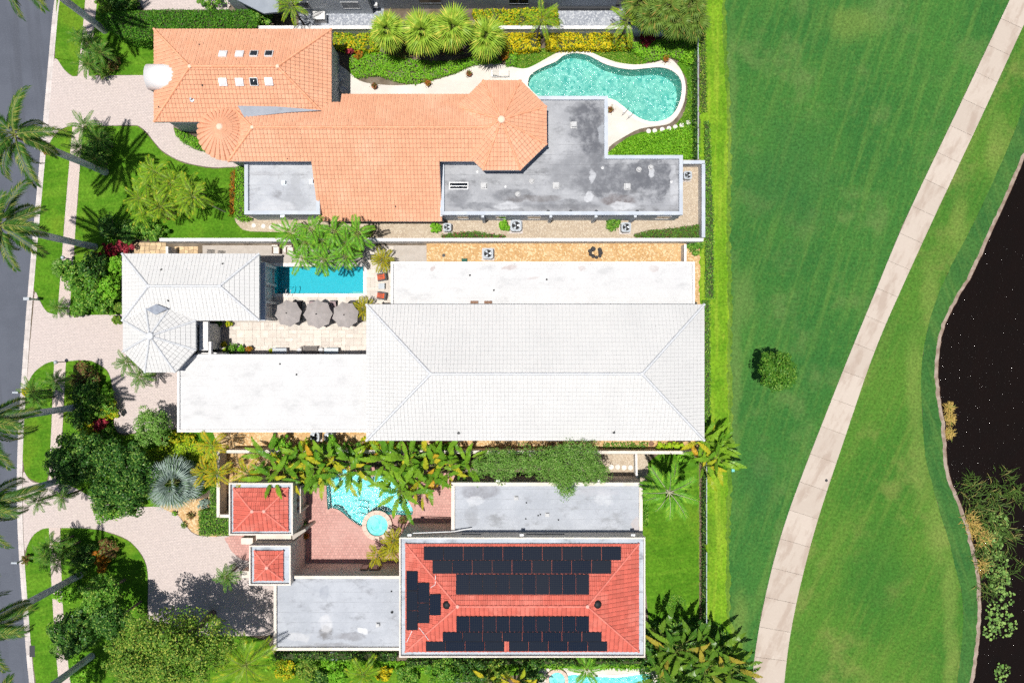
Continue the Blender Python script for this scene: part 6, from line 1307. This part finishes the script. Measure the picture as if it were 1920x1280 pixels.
# ================================================================ pools
def plaster(name, c1, c2, c3, sc=4.6, f3=1.0):  # cell mottling paints the ripple light of the water into the basin colour
    t = NT(name); v = t.n.new('ShaderNodeTexVoronoi'); v.inputs['Scale'].default_value = sc; t.l.new(t.P(), v.inputs['Vector'])
    sp = t.n.new('ShaderNodeSeparateColor'); t.l.new(v.outputs['Color'], sp.inputs[0])
    c = t.mix(sp.outputs[0], c1, c2); c = t.mix(t.math('MULTIPLY', t.ramp(t.noise(0.35, 4), 0.4, 0.65), f3), c, c3)
    t.col(c); t.b.inputs['Roughness'].default_value = 0.7; return t.m
def pool(label, outline, depth, m_basin, m_water, m_cop, cop_w=0.32, zc=0.065, wl=-0.10, group='swimming pools', coping=True):
    o = ccw(outline); c = sum(o, Vector((0,0)))/len(o); t = thing('swimming_pool', label, 'pool', (c.x, c.y, 0), group)
    n = len(o); inn = offset(o, 0.03); b = MB()
    vs = [(q.x,q.y,0.03) for q in inn]+[(q.x,q.y,-depth((q.x,q.y))) for q in inn]
    b.add(vs, [(i, n+i, n+(i+1) % n, (i+1) % n) for i in range(n)])
    # floor, triangulated with inner points so that its depth can vary
    xs = [q.x for q in inn]; ys = [q.y for q in inn]; pts = list(inn); es = [(i,(i+1) % n) for i in range(n)]
    x = min(xs)+0.5
    while x < max(xs):
        y = min(ys)+0.5
        while y < max(ys):
            if inpoly(x, y, offset(inn, 0.25)): pts.append(Vector((x,y)))
            y += 0.8
        x += 0.8
    r = delaunay_2d_cdt(pts, es, [], 1, 1e-5)
    b.add([(q.x,q.y,-depth((q.x,q.y))) for q in r[0]], [tuple(f) for f in r[2]]); b.build('basin', m_basin, t)
    MB().add([(q.x,q.y,wl) for q in offset(o, 0.02)], [tuple(range(n))]).build('water', m_water, t)
    if coping:
        out = offset(o, -cop_w); lip = offset(o, 0.04); k = 0; L = 0.0; st = 0
        for i in range(n):      # coping stones, one by one
            L += (o[(i+1) % n]-o[i]).length
            if L > 0.75 or i == n-1:
                e = i+1; a = [lip[j % n] for j in range(st, e+1)]; d = [out[j % n] for j in range(st, e+1)]; ce = sum(a+d, Vector((0,0)))/(len(a)+len(d))
                q = ccw([ce+(p-ce)*0.988 for p in a+d[::-1]]); MB().prism(q, -0.08, zc).build('coping_stone', m_cop, t); st = e; L = 0.0
    return t
m_cop1 = simple('cream coping', (0.76,0.70,0.63), (0.70,0.64,0.57), 2, 0.8, objrand=0.05)
m_cop2 = simple('white coping', (0.74,0.70,0.65), (0.68,0.64,0.58), 2, 0.8, objrand=0.05)
m_cop3 = simple('rose coping brick', (0.56,0.33,0.28), (0.48,0.27,0.23), 3, 0.85, objrand=0.12)
b1 = plaster('aqua plaster with ripple light', (0.10,0.44,0.38), (0.60,0.80,0.68), (0.36,0.60,0.47), 3.6, 0.5); b2 = plaster('blue plaster', (0.10,0.47,0.53), (0.17,0.55,0.60), (0.13,0.51,0.57)); b3 = plaster('pale aqua plaster with ripple light', (0.16,0.54,0.53), (0.68,0.86,0.82), (0.30,0.66,0.64), 3.4, 0.4)  # pale and deep aqua cells imitate light rippling over the pool floor
w1 = water('pool water', (0.60,0.84,0.85), 3.0, 1.0, 0.13, None, 0.0, 0.09); w2 = water('lap pool water', (0.42,0.86,0.91), 3.2, 0.10, 0.08); w3 = water('courtyard pool water', (0.60,0.90,0.92), 3.4, 1.0, 0.13, None, 0.0, 0.075)
xl, xr = WX(990), WX(1279)
p1 = pool('freeform turquoise pool beside the grey flat roof', pool1, lambda p: 0.9+1.3*max(0,min(1,(p[0]-xl)/(xr-xl))), b1, w1, m_cop1, 0.30)
p2 = pool('rectangular blue lap pool in the white house\'s courtyard', densify(pool2, 0.7), lambda p: 1.35, b2, w2, m_cop2, 0.30, 0.075)
p3 = pool('freeform sparkling pool in the red paved courtyard', pool3, lambda p: 1.15, b3, w3, m_cop3, 0.20, 0.06)
p4 = pool('aqua pool cut off by the bottom edge', pool4, lambda p: 1.1, b3, w3, m_cop1, 0.25, 0.07)
# steps inside the courtyard pool: curved treads
sc_ = W(672,984).xy; pin = offset(pool3, 0.06); z_lo = -1.14
for r, z in ((2.2,-0.85),(1.65,-0.60),(1.1,-0.35)):
    a = [sc_+Vector((math.cos(t), math.sin(t)))*r for t in [i*0.12 for i in range(53)]]
    q = [p for p in a if inpoly(p.x, p.y, pin) and p.x < WX(690)]+[p for p in pin if (p-sc_).length < r and p.x < WX(690)]
    ce = sum(q, Vector((0,0)))/len(q); q.sort(key=lambda p: math.atan2(p.y-ce.y, p.x-ce.x))
    MB().prism(q, z_lo, z).build('step', b3, p3); z_lo = z+0.004
MB().box(WX(660), WY(551)+0.035, -1.3, WX(681.5), WY(546.5), -0.22).build('ledge', m_cop2, p2)
def rail(parent, pts, r=0.03): MB().tube(pts, r, 6).build('handrail', m_chrome, parent)
a, b = W(539,549), W(549,535)
for dx in (0, 0.45): rail(p2, [(a.x+dx, a.y-0.3, 0.0), (a.x+dx, a.y-0.25, 0.75), (a.x+dx+0.15, a.y+0.25, 0.8), (a.x+dx+0.25, a.y+0.6, 0.1), (a.x+dx+0.25, a.y+0.65, -0.8)])
for px, py in ((1172,211),(1182,218)):
    q = W(px,py); rail(p1, [(q.x-0.35,q.y-0.35,0.04),(q.x-0.3,q.y-0.3,0.8),(q.x,q.y,0.85),(q.x+0.3,q.y+0.35,0.3),(q.x+0.35,q.y+0.4,-0.6)])
# raised spas
def spa(px, py, r, ro, label, mw):
    c = W(px, py); R, O = M_(r), M_(ro); t = thing('spa', label, 'hot tub', c, 'round hot tubs'); n = 28
    for i in range(14):
        a0, a1 = 2*math.pi*i/14+0.008, 2*math.pi*(i+1)/14-0.008; q = [Vector((c.x+R*math.cos(a0+(a1-a0)*k/3), c.y+R*math.sin(a0+(a1-a0)*k/3))) for k in range(4)]+[Vector((c.x+O*math.cos(a1-(a1-a0)*k/3), c.y+O*math.sin(a1-(a1-a0)*k/3))) for k in range(4)]
        MB().prism(q, 0.0, 0.34).build('coping_stone', simple_cop, t)
    MB().lathe(c, [(O-0.06,-1.0),(O-0.05,0.30)], n).build('wall', m_cop3, t) if False else None
    m = MB(); ring = [(c.x+(R-0.01)*math.cos(2*math.pi*i/n), c.y+(R-0.01)*math.sin(2*math.pi*i/n)) for i in range(n)]; s2 = [(c.x+(R-0.4)*math.cos(2*math.pi*i/n), c.y+(R-0.4)*math.sin(2*math.pi*i/n)) for i in range(n)]
    m.add([(x,y,0.32) for x,y in ring]+[(x,y,0.14) for x,y in ring]+[(x,y,0.14) for x,y in s2]+[(x,y,0.07) for x,y in s2], [(k*n+i,k*n+(i+1) % n,(k+1)*n+(i+1) % n,(k+1)*n+i) for k in range(3) for i in range(n)]+[tuple(range(3*n,4*n))]); m.build('basin', b3, t)
    MB().add([(x,y,0.25) for x,y in ring], [tuple(range(n))]).build('water', mw, t); return t
simple_cop = simple('peach coping', (0.66,0.50,0.42), (0.60,0.44,0.36), 3, 0.8, objrand=0.06)
ws_ = water('spa water', (0.70,0.97,0.97), 3.0, 0.15, 0.06)
spa(708,983,20,28,'round raised hot tub at the rim of the courtyard pool',ws_); spa(1044,1272,15,21,'round hot tub cut off by the bottom edge',ws_)

# ================================================================ furniture and small things
m_canvas = simple('taupe canvas', (0.37,0.335,0.32), (0.33,0.30,0.285), 2, 0.85, 0.2, 60); m_wick = simple('brown wicker', (0.20,0.14,0.10), (0.14,0.10,0.07), 12, 0.8, 0.5, 40)
m_cush = simple('cream cushion', (0.68,0.64,0.58), (0.62,0.58,0.52), 5, 0.9); m_cushd = simple('charcoal cushion', (0.10,0.09,0.09), (0.075,0.07,0.07), 5, 0.9); m_ocush = simple('orange cushion', (0.62,0.11,0.035), (0.55,0.09,0.03), 5, 0.85); m_mauve = simple('mauve cushion', (0.34,0.26,0.27), (0.30,0.23,0.24), 5, 0.9)
def umbrella(px, py, r, rz, label):
    z = 2.55; c = W(px, py, z); R = M_(r, z); t = thing('patio_umbrella', label, 'umbrella', (c.x,c.y,0), 'taupe umbrellas beside the lap pool'); n = 8
    m = MB(); rows = [0.03,0.35,0.7,1.0]; k = 4
    vs = []
    for f in rows:
        for i in range(n*k):
            a = 2*math.pi*i/(n*k)+rz; u = (i % k)/k; sag = math.sin(math.pi*u); rr = R*f*(1-0.13*sag*f); vs.append((c.x+rr*math.cos(a), c.y+rr*math.sin(a), z+0.14-0.62*f**1.15-0.07*sag*f))
    N = n*k; m.add(vs, [(r_*N+i, r_*N+(i+1) % N, (r_+1)*N+(i+1) % N, (r_+1)*N+i) for r_ in range(3) for i in range(N)]); m.build('canopy', m_canvas, t)
    for i in range(n):
        a = 2*math.pi*i/n+rz; MB().tube([(c.x,c.y,z+0.10),(c.x+R*0.97*math.cos(a), c.y+R*0.97*math.sin(a), z-0.48)], 0.014, 4).build('rib', m_dark, t)
    MB().tube([(c.x,c.y,0.0),(c.x,c.y,z+0.12)], 0.03, 8).build('pole', m_dark, t); MB().lathe((c.x,c.y,z+0.14), [(0.07,0),(0.06,0.05),(0.02,0.09)], 8).build('finial', m_black, t); MB().lathe((c.x,c.y,0.06), [(0.32,0),(0.32,0.07),(0.06,0.10)], 14).build('base', m_dark, t)
umbrella(537.5,587,26,0.15,'taupe umbrella nearest the white garage'); umbrella(593.5,588.5,28,0.05,'taupe umbrella in the middle of the row'); umbrella(645.5,590,26,0.25,'taupe umbrella nearest the white main roof')
def armchair(px, py, rz, label, frame, cush, group, w=0.78, d=0.9, stripes=False):
    c = W(px, py); t = thing('armchair', label, 'armchair', (c.x,c.y,0.06), group, rz); ORG[t.name] = Vector((0,0,0))
    MB().box(-w/2+0.1,-d/2,0.10,w/2-0.1,d/2-0.12,0.32).build('seat_frame', frame, t)
    for s in (-1,1): MB().box(s*w/2,-d/2,0.0,s*(w/2-0.10),d/2,0.56).build('armrest', frame, t)
    MB().box(-w/2+0.1,d/2-0.12,0.1,w/2-0.1,d/2,0.85).build('backrest', frame, t)
    q = MB().box(-w/2+0.12,-d/2+0.0,0.32,w/2-0.12,d/2-0.26,0.46).build('seat_cushion', cush, t); MB().box(-w/2+0.12,d/2-0.25,0.34,w/2-0.12,d/2-0.125,0.9).build('back_cushion', cush, t)
    if stripes:
        for k in range(3): x = -w/2+0.2+k*(w-0.4)/2; MB().box(x-0.03,-d/2+0.02,0.46,x+0.03,d/2-0.27,0.468).build('stripe', m_cushd, t)
    return t
armchair(521,468,0.0,'brown wicker armchair with cream cushion left of the palms',m_wick,m_cush,'wicker armchairs by the white wall'); armchair(547,469,0.0,'brown wicker armchair with cream cushion under the palm fronds',m_wick,m_cush,'wicker armchairs by the white wall')
armchair(718,520,-math.pi/2+0.15,'orange striped armchair above the grey side table',m_dark,m_ocush,'orange armchairs beside the flat roof',0.72,0.9,True); armchair(717.5,555,-math.pi/2-0.15,'orange striped armchair below the grey side table',m_dark,m_ocush,'orange armchairs beside the flat roof',0.72,0.9,True)
def side_table(px, py, w, d, h, label, top, leg, group='small tables'):
    c = W(px, py); t = thing('side_table', label, 'table', (c.x,c.y,0.06), group); ORG[t.name] = Vector((0,0,0))
    MB().box(-w/2,-d/2,h-0.04,w/2,d/2,h).build('table_top', top, t)
    for sx in (-1,1):
        for sy in (-1,1): MB().box(sx*(w/2-0.03)-0.02,sy*(d/2-0.03)-0.02,0,sx*(w/2-0.03)+0.02,sy*(d/2-0.03)+0.02,h-0.041).build('leg', leg, t)
    return t
side_table(717,537,0.6,0.55,0.45,'grey side table between the orange armchairs',m_acbody,m_dark); side_table(625,657,1.35,0.5,0.75,'glass topped console below the courtyard wall, right one',simple('pale glass top',(0.40,0.46,0.48),rough=0.2),m_wick); side_table(529,657,1.35,0.5,0.75,'wooden console with plants below the courtyard wall',m_acbody,m_wick)
c = W(539,469.5); t = thing('round_table','small round table between the wicker armchairs','table',(c.x,c.y,0.06),'small tables'); MB().lathe((c.x,c.y,0.46),[(0.02,-0.01),(0.26,0),(0.26,0.04),(0.02,0.041)],16).build('table_top',m_cush,t); MB().tube([(c.x,c.y,0.06),(c.x,c.y,0.46)],0.04,8).build('leg',m_dark,t)
for px, lb in ((562,'white round stool left of the slatted bench'),(602,'white round stool right of the slatted bench')):
    c = W(px,656.5,0.3); t = tag(MB().lathe((c.x,c.y,0.06),[(0.16,0),(0.26,0.10),(0.29,0.22),(0.26,0.36),(0.14,0.44),(0.02,0.45)],18).build('round_stool',m_cap_w,None,True,(c.x,c.y,0.06)),lb,'stool','round stools by the bench')
c = W(583.5,654); t = thing('garden_bench','grey slatted garden bench between two round stools','bench',(c.x,c.y,0.06)); ORG[t.name] = Vector((0,0,0)); mb_ = simple('weathered teak',(0.20,0.18,0.165),(0.15,0.135,0.125),8,0.8)
for k in range(6): MB().box(-0.75,-0.24+k*0.085,0.42,0.75,-0.175+k*0.085,0.45).build('seat_slat',mb_,t)
for k in range(11): MB().box(-0.72+k*0.14,-0.33,0.46,-0.66+k*0.14,-0.30,0.88).build('back_slat',mb_,t)
MB().box(-0.75,-0.34,0.88,0.75,-0.28,0.94).build('top_rail',mb_,t)
for sx in (-1,1):
    for y in (-0.31,0.24): MB().box(sx*0.72-0.03,y-0.03,0,sx*0.72+0.03,y+0.03,0.42 if y > 0 else 0.88).build('leg',mb_,t)
    MB().box(sx*0.72-0.03,-0.34,0.62,sx*0.72+0.03,0.27,0.66).build('armrest',mb_,t)
def lounger(px, py, rz, label, cush, group, L=1.95, frame=m_dark, z=0.06):
    c = W(px, py); t = thing('sun_lounger', label, 'sun lounger', (c.x,c.y,z), group, rz); ORG[t.name] = Vector((0,0,0)); w = 0.66
    MB().box(-w/2,-L/2,0.24,w/2,L/2,0.29).build('frame', frame, t)
    for sx in (-1,1):
        for y in (-L/2+0.1,L/2-0.1): MB().box(sx*(w/2-0.05)-0.03,y-0.03,0,sx*(w/2-0.05)+0.03,y+0.03,0.239).build('leg', frame, t)
    MB().box(-w/2+0.03,-L/2+0.02,0.29,w/2-0.03,L/2-0.72,0.39).build('mattress', cush, t)
    MB().add([(-w/2+0.03,L/2-0.70,0.29),(w/2-0.03,L/2-0.70,0.29),(w/2-0.03,L/2-0.10,0.66),(-w/2+0.03,L/2-0.10,0.66),(-w/2+0.03,L/2-0.70,0.39),(w/2-0.03,L/2-0.70,0.39),(w/2-0.03,L/2-0.14,0.75),(-w/2+0.03,L/2-0.14,0.75)],[(3,2,1,0),(4,5,6,7),(0,1,5,4),(1,2,6,5),(2,3,7,6),(3,0,4,7)]).build('backrest', cush, t)
    return t
for px, lb, cu in ((562,'charcoal sun lounger between the first two umbrellas',m_cushd),(589,'mauve sun lounger under the middle umbrella',m_mauve),(627,'charcoal sun lounger between the last two umbrellas',m_mauve),(664,'charcoal sun lounger beside the golden palm',m_cushd)): lounger(px,582,0.0,lb,cu,'loungers under the umbrellas')
lounger(938,140,math.pi/2,'white sun lounger beside the octagonal roof',m_cush,'white lounger',1.7,m_white)
for px, py, rz, lb in ((640,150,0.6,'white wire chair in the shade of the orange garage, upper one'),(645,170,2.4,'white wire chair in the shade of the orange garage, lower one'),(397,474,3.1,'black metal chair behind the white garage, left one'),(417,476,3.1,'black metal chair behind the white garage, right one')):
    mt = m_white if 'white wire' in lb else m_black; c = W(px,py); t = thing('patio_chair',lb,'chair',(c.x,c.y,0.06),'metal patio chairs',rz); ORG[t.name] = Vector((0,0,0))
    for k in range(6): MB().box(-0.26,-0.26+k*0.09,0.42,0.26,-0.21+k*0.09,0.44).build('seat_slat',mt,t)
    for k in range(5): MB().box(-0.25+k*0.115,0.27,0.44,-0.21+k*0.115,0.29,0.88).build('back_slat',mt,t)
    for sx in (-1,1):
        for y in (-0.25,0.27): MB().tube([(sx*0.26,y,0),(sx*0.26,y,0.44 if y < 0 else 0.9)],0.014,5).build('leg',mt,t)
# air conditioners
def air_con(px, py, w, label, fan=m_dark):
    c = W(px, py, 0.5); r = M_(w,0.5)/2; t = thing('air_conditioner',label,'air conditioner',(c.x,c.y,0.04),'outdoor air conditioners'); ORG[t.name] = Vector((0,0,0)); h = 0.85
    MB().box(-r*1.2,-r*1.2,-0.01,r*1.2,r*1.2,0.06).build('pad',m_kerb,t)
    q = [Vector((x,y)) for x,y in ((-r,-r*0.7),(-r*0.7,-r),(r*0.7,-r),(r,-r*0.7),(r,r*0.7),(r*0.7,r),(-r*0.7,r),(-r,r*0.7))]
    m = MB(); n = 24; circ = [(r*0.74*math.cos(2*math.pi*i/n), r*0.74*math.sin(2*math.pi*i/n)) for i in range(n)]
    m.prism(q,0.06,h-0.06); m.build('casing',m_acbody,t)
    oq = [Vector((r*1.0*max(-1,min(1,1.25*math.cos(2*math.pi*i/n))), r*max(-1,min(1,1.25*math.sin(2*math.pi*i/n))))) for i in range(n)]
    MB().ring(oq,[Vector(p) for p in circ],h-0.058,h).build('top_panel',m_acbody,t)
    MB().add([(x,y,h-0.052) for x,y in circ],[tuple(range(n))]).build('fan_well',m_black,t)
    for i in range(3):
        a = 2*math.pi*i/3; MB().add([(r*0.1*math.cos(a),r*0.1*math.sin(a),h-0.05),(r*0.68*math.cos(a-0.3),r*0.68*math.sin(a-0.3),h-0.045),(r*0.68*math.cos(a+0.45),r*0.68*math.sin(a+0.45),h-0.02),(r*0.12*math.cos(a+0.8),r*0.12*math.sin(a+0.8),h-0.03)],[(0,1,2,3)]).build('fan_blade',m_galv,t)
    MB().lathe((0,0,h-0.045),[(r*0.16,0),(r*0.14,0.05),(0.01,0.06)],10).build('fan_hub',m_black,t)
    for k in (0.3,0.5,0.72): MB().tube([(r*k*math.cos(2*math.pi*i/20),r*k*math.sin(2*math.pi*i/20),h-0.004) for i in range(21)],0.008,3).build('guard_ring',m_dark,t)
for px,py,w,lb in ((967.5,424,21,'grey air conditioner, largest one on the gravel yard'),(1173,427,18,'grey air conditioner right of the spreading shrub'),(839,427,15,'small grey air conditioner at the end of the orange eave'),(915,476,20,'grey air conditioner on the tan gravel strip'),(592,818,17,'white topped air conditioner below the white flat roof, left one'),(618,818,16,'air conditioner below the white flat roof, right one'),(1288,330,15,'pool heater beside the service yard wall'),(628,1226,15,'air conditioner below the lower grey flat roof')): air_con(px,py,w,lb)
# terracotta pots with plants
for i,(px,py,lb) in enumerate(((703,164,'terracotta pot leftmost on the pool deck'),(803,159,'terracotta pot second from the left on the pool deck'),(880,141,'terracotta pot third from the left on the pool deck'),(1247,114,'terracotta pot at the far tip of the pool deck'),(1143,208,'terracotta pot against the grey flat roof corner'),(577,1002,'terracotta pot at the red courtyard stair'))):
    c = W(px,py); t = thing('potted_plant',lb+' with bronze plant','potted plant',(c.x,c.y,0.05),'terracotta pots'); m = MB()
    MB().lathe((c.x,c.y,0.05),[(0.16,0),(0.25,0.30),(0.27,0.34),(0.27,0.40),(0.22,0.40),(0.21,0.34)],14).build('pot',m_terra,t)
    rg = np.random.default_rng(300+i); k = 90; q = rg.normal(size=(k,3))*np.array([0.16,0.16,0.10])+np.array([0,0,0.55]); me = leafmesh('foliage',q,rg.normal(size=(k,3))+np.array([0,0,0.8]),0.17*rg.uniform(0.7,1.3,k),0.07*rg.uniform(0.7,1.3,k),L_or if i % 2 else L_brn,rg); link('foliage',me,t)
# stepping stones
def stone(px, py, r, label, group, z=0.07, mat=m_stone_w):
    c = W(px,py); R = M_(r); tag(MB().lathe((c.x,c.y,0.0),[(R,0),(R,z-0.015),(R*0.93,z),(0.01,z)],18).build('stepping_stone',mat,None,False,(c.x,c.y,0)),label,'stepping stone',group)
for i,(px,py) in enumerate(((1216,246),(1227.5,245.5),(1241.5,243),(1254,241),(1266,238.5),(1278,235),(1290,230),(1302,226.5))): stone(px,py,4.4,['first','second','third','fourth','fifth','sixth','seventh','last'][i]+' white stepping stone from the left in the curved row by the pool','curved row of white stepping stones')
for i,(px,py) in enumerate(((476,423),(494,424),(508,426),(524,424),(541,424))): stone(px,py,4.2,['first','second','third','fourth','fifth','sixth','seventh','last'][i]+' stepping stone from the left below the small grey flat roof','stepping stones in the side gravel')
for i,(px,py) in enumerate(((1146,875),(1158,875),(1170,876),(1182,876))): stone(px,py,4.8,['first','second','third','fourth','fifth','sixth','seventh','last'][i]+' pale stepping stone from the airy tree in the gravel passage','stepping stones in the passage')
for px,py,lb in ((1221,831,'round brown drain cover below the white main roof, left one'),(1256,830,'round brown drain cover below the white main roof, right one')): stone(px,py,5,lb,'brown covers',0.08,m_wood)
# flagstones
fs_ = bpy.data.objects.new('flagstone_path', None); COL.objects.link(fs_); fs_['kind'] = 'structure'; ORG[fs_.name] = Vector((0,0,0)); rg = random.Random(9)
for (x0,y0,x1,y1,nx,ny) in ((252,455,312,477,6,3),(328,462,372,476,5,2)):
    g = [[Vector((x0+(x1-x0)*i/nx+(rg.uniform(-2.6,2.6) if 0 < i < nx else 0), y0+(y1-y0)*j/ny+(rg.uniform(-2,2) if 0 < j < ny else 0))) for j in range(ny+1)] for i in range(nx+1)]
    for i in range(nx):
        for j in range(ny):
            q = [g[i][j],g[i+1][j],g[i+1][j+1],g[i][j+1]]; ce = sum(q,Vector((0,0)))/4; q = [ce+(a-ce)*0.93 for a in q]; MB().prism(ccw([W(a.x,a.y).xy for a in q]),0.0,0.062+rg.uniform(0,0.008)).build('flagstone',m_flag,fs_)
# mailboxes ringed by shrubs, lamp, drains
for i,(px,py,mt,lb) in enumerate(((88,283,L_or,'white mailbox ringed by a croton beside the upper verge'),(48,734,L_yel,'white mailbox ringed by a yellow croton at the middle verge'),(46,1048,L_or,'white mailbox ringed by a croton at the lower verge'))):
    c = W(px,py); t = thing('mailbox',lb,'mailbox',(c.x,c.y,0),'mailboxes along the street'); MB().box(c.x-0.06,c.y-0.06,-0.02,c.x+0.06,c.y+0.06,1.0).build('post',m_white,t)
    m = MB(); n = 8; vs = [(x,c.y+0.11*math.cos(math.pi*k/n),1.12+0.11*math.sin(math.pi*k/n)) for x in (c.x-0.45,c.x+0.1) for k in range(n+1)]+[(x,c.y+s*0.11,1.0) for x in (c.x-0.45,c.x+0.1) for s in (1,-1)]
    m.add(vs,[(k,k+1,n+2+k,n+1+k) for k in range(n)]); m.box(c.x-0.45,c.y-0.11,1.0,c.x+0.1,c.y+0.11,1.121); m.build('box',m_galv,t); MB().box(c.x-0.464,c.y-0.10,1.0,c.x-0.452,c.y+0.10,1.2).build('door',m_white,t)
    bush(px+2,py+0.5,1.0,10,'bronze and gold croton ringing the '+('upper','middle','lower')[i]+' mailbox',L_brn if i == 2 else mt,420,0.16,seed=400+i,group='crotons round the mailboxes')
c = W(74,562); t = thing('mailbox','tall pale post mailbox at the middle driveway mouth','mailbox',(c.x,c.y,0),'mailboxes along the street'); MB().tube([(c.x,c.y,-0.02),(c.x,c.y,1.5)],[0.10,0.08],8).build('post',m_galv,t); MB().box(c.x-0.35,c.y-0.14,1.5,c.x+0.2,c.y+0.14,1.8).build('box',m_acbody,t); MB().box(c.x-0.365,c.y-0.12,1.52,c.x-0.353,c.y+0.12,1.78).build('door',m_white,t)
for px,py,lb in ((135,486,'globe path lamp beside the sidewalk and leafy shrubs'),(122,678,'small dark path lamp at the top of the island bed')):
    c = W(px,py); t = thing('path_lamp',lb,'lamp',(c.x,c.y,0),'path lamps'); MB().tube([(c.x,c.y,-0.02),(c.x,c.y,1.25)],0.04,8).build('post',m_dark,t); MB().lathe((c.x,c.y,1.25),[(0.06,0),(0.17,0.10),(0.19,0.20),(0.12,0.32),(0.02,0.36)],14).build('globe',m_galv,t,True)
c = W(56,1220); tag(MB().box(c.x-0.02,c.y-0.55,-0.09,c.x+0.5,c.y+0.55,0.03).build('drain_grate',m_dark,None,False,(c.x,c.y,0)),'dark storm drain grate in the lower kerb','drain')
c = W(1549,900); tag(MB().lathe((c.x,c.y,0.04),[(0.14,0),(0.14,0.025),(0.01,0.026)],14).build('drain_cover',m_dark,None,False,(c.x,c.y,0)),'small dark round cover on the cart path','drain cover')
c = W(1374,881); tag(MB().box(c.x-0.14,c.y-0.14,0.0,c.x+0.14,c.y+0.14,0.12).build('valve_box',simple('teal plastic',(0.16,0.52,0.50)),None,False,(c.x,c.y,0)),'teal valve box lid at the fairway edge','valve box')
c = W(832,479); tag(MB().lathe((c.x,c.y,0.02),[(0.16,0),(0.16,0.06),(0.02,0.065)],14).build('drain_cover',m_dark,None,False,(c.x,c.y,0)),'small dark drain cover on the tan gravel strip','drain cover')
c = W(871,488); tag(MB().box(c.x-0.26,c.y-0.14,0.0,c.x+0.26,c.y+0.14,0.35).build('utility_box',simple('dark green plastic',(0.02,0.10,0.07)),None,False,(c.x,c.y,0)),'dark green utility box against the white flat roof','utility box')
# ring of dark boulders on the tan strip
m_basalt = simple('dark basalt',(0.035,0.034,0.036),(0.06,0.058,0.06),6,0.9,0.6,14); rg = random.Random(21)
t = thing('stone_ring','ring of dark boulders on the tan gravel strip','boulders',W(1116.5,474))
for k in range(9):
    if k == 2: continue
    a = 2*math.pi*k/9; r = 0.52+rg.uniform(-.06,.06); c = W(1116.5,474); x, y = c.x+r*math.cos(a), c.y+r*math.sin(a)*0.85; s = rg.uniform(0.14,0.24)
    MB().lathe((x,y,0.0),[(s*1.1,0),(s*1.2,s*0.5),(s*0.9,s),(s*0.3,s*1.2)],7).build('boulder',m_basalt,t)
# bags and pipework below the lower flat roof
c = W(672,1224,0.4); t = thing('garden_bench','white slatted bench below the lower grey flat roof','bench',(c.x,c.y,0.03)); ORG[t.name] = Vector((0,0,0))
for k in range(5): MB().box(-1.0,-0.2+k*0.085,0.40,1.0,-0.14+k*0.085,0.43).build('seat_slat',m_white,t)
for sx in (-1,1): MB().box(sx*0.9-0.04,-0.2,0,sx*0.9+0.04,0.2,0.399).build('leg',m_white,t)
# white grill cabinet by the blue grey house
c = W(603,38); t = thing('pool_heater','white equipment cabinet by the blue grey house','cabinet',(c.x,c.y,0.03)); MB().box(c.x-0.55,c.y-0.35,0.03,c.x+0.55,c.y+0.35,0.95).build('casing',m_white,t); MB().box(c.x-0.58,c.y-0.38,0.952,c.x+0.58,c.y+0.38,1.02).build('lid',m_cap_w,t)
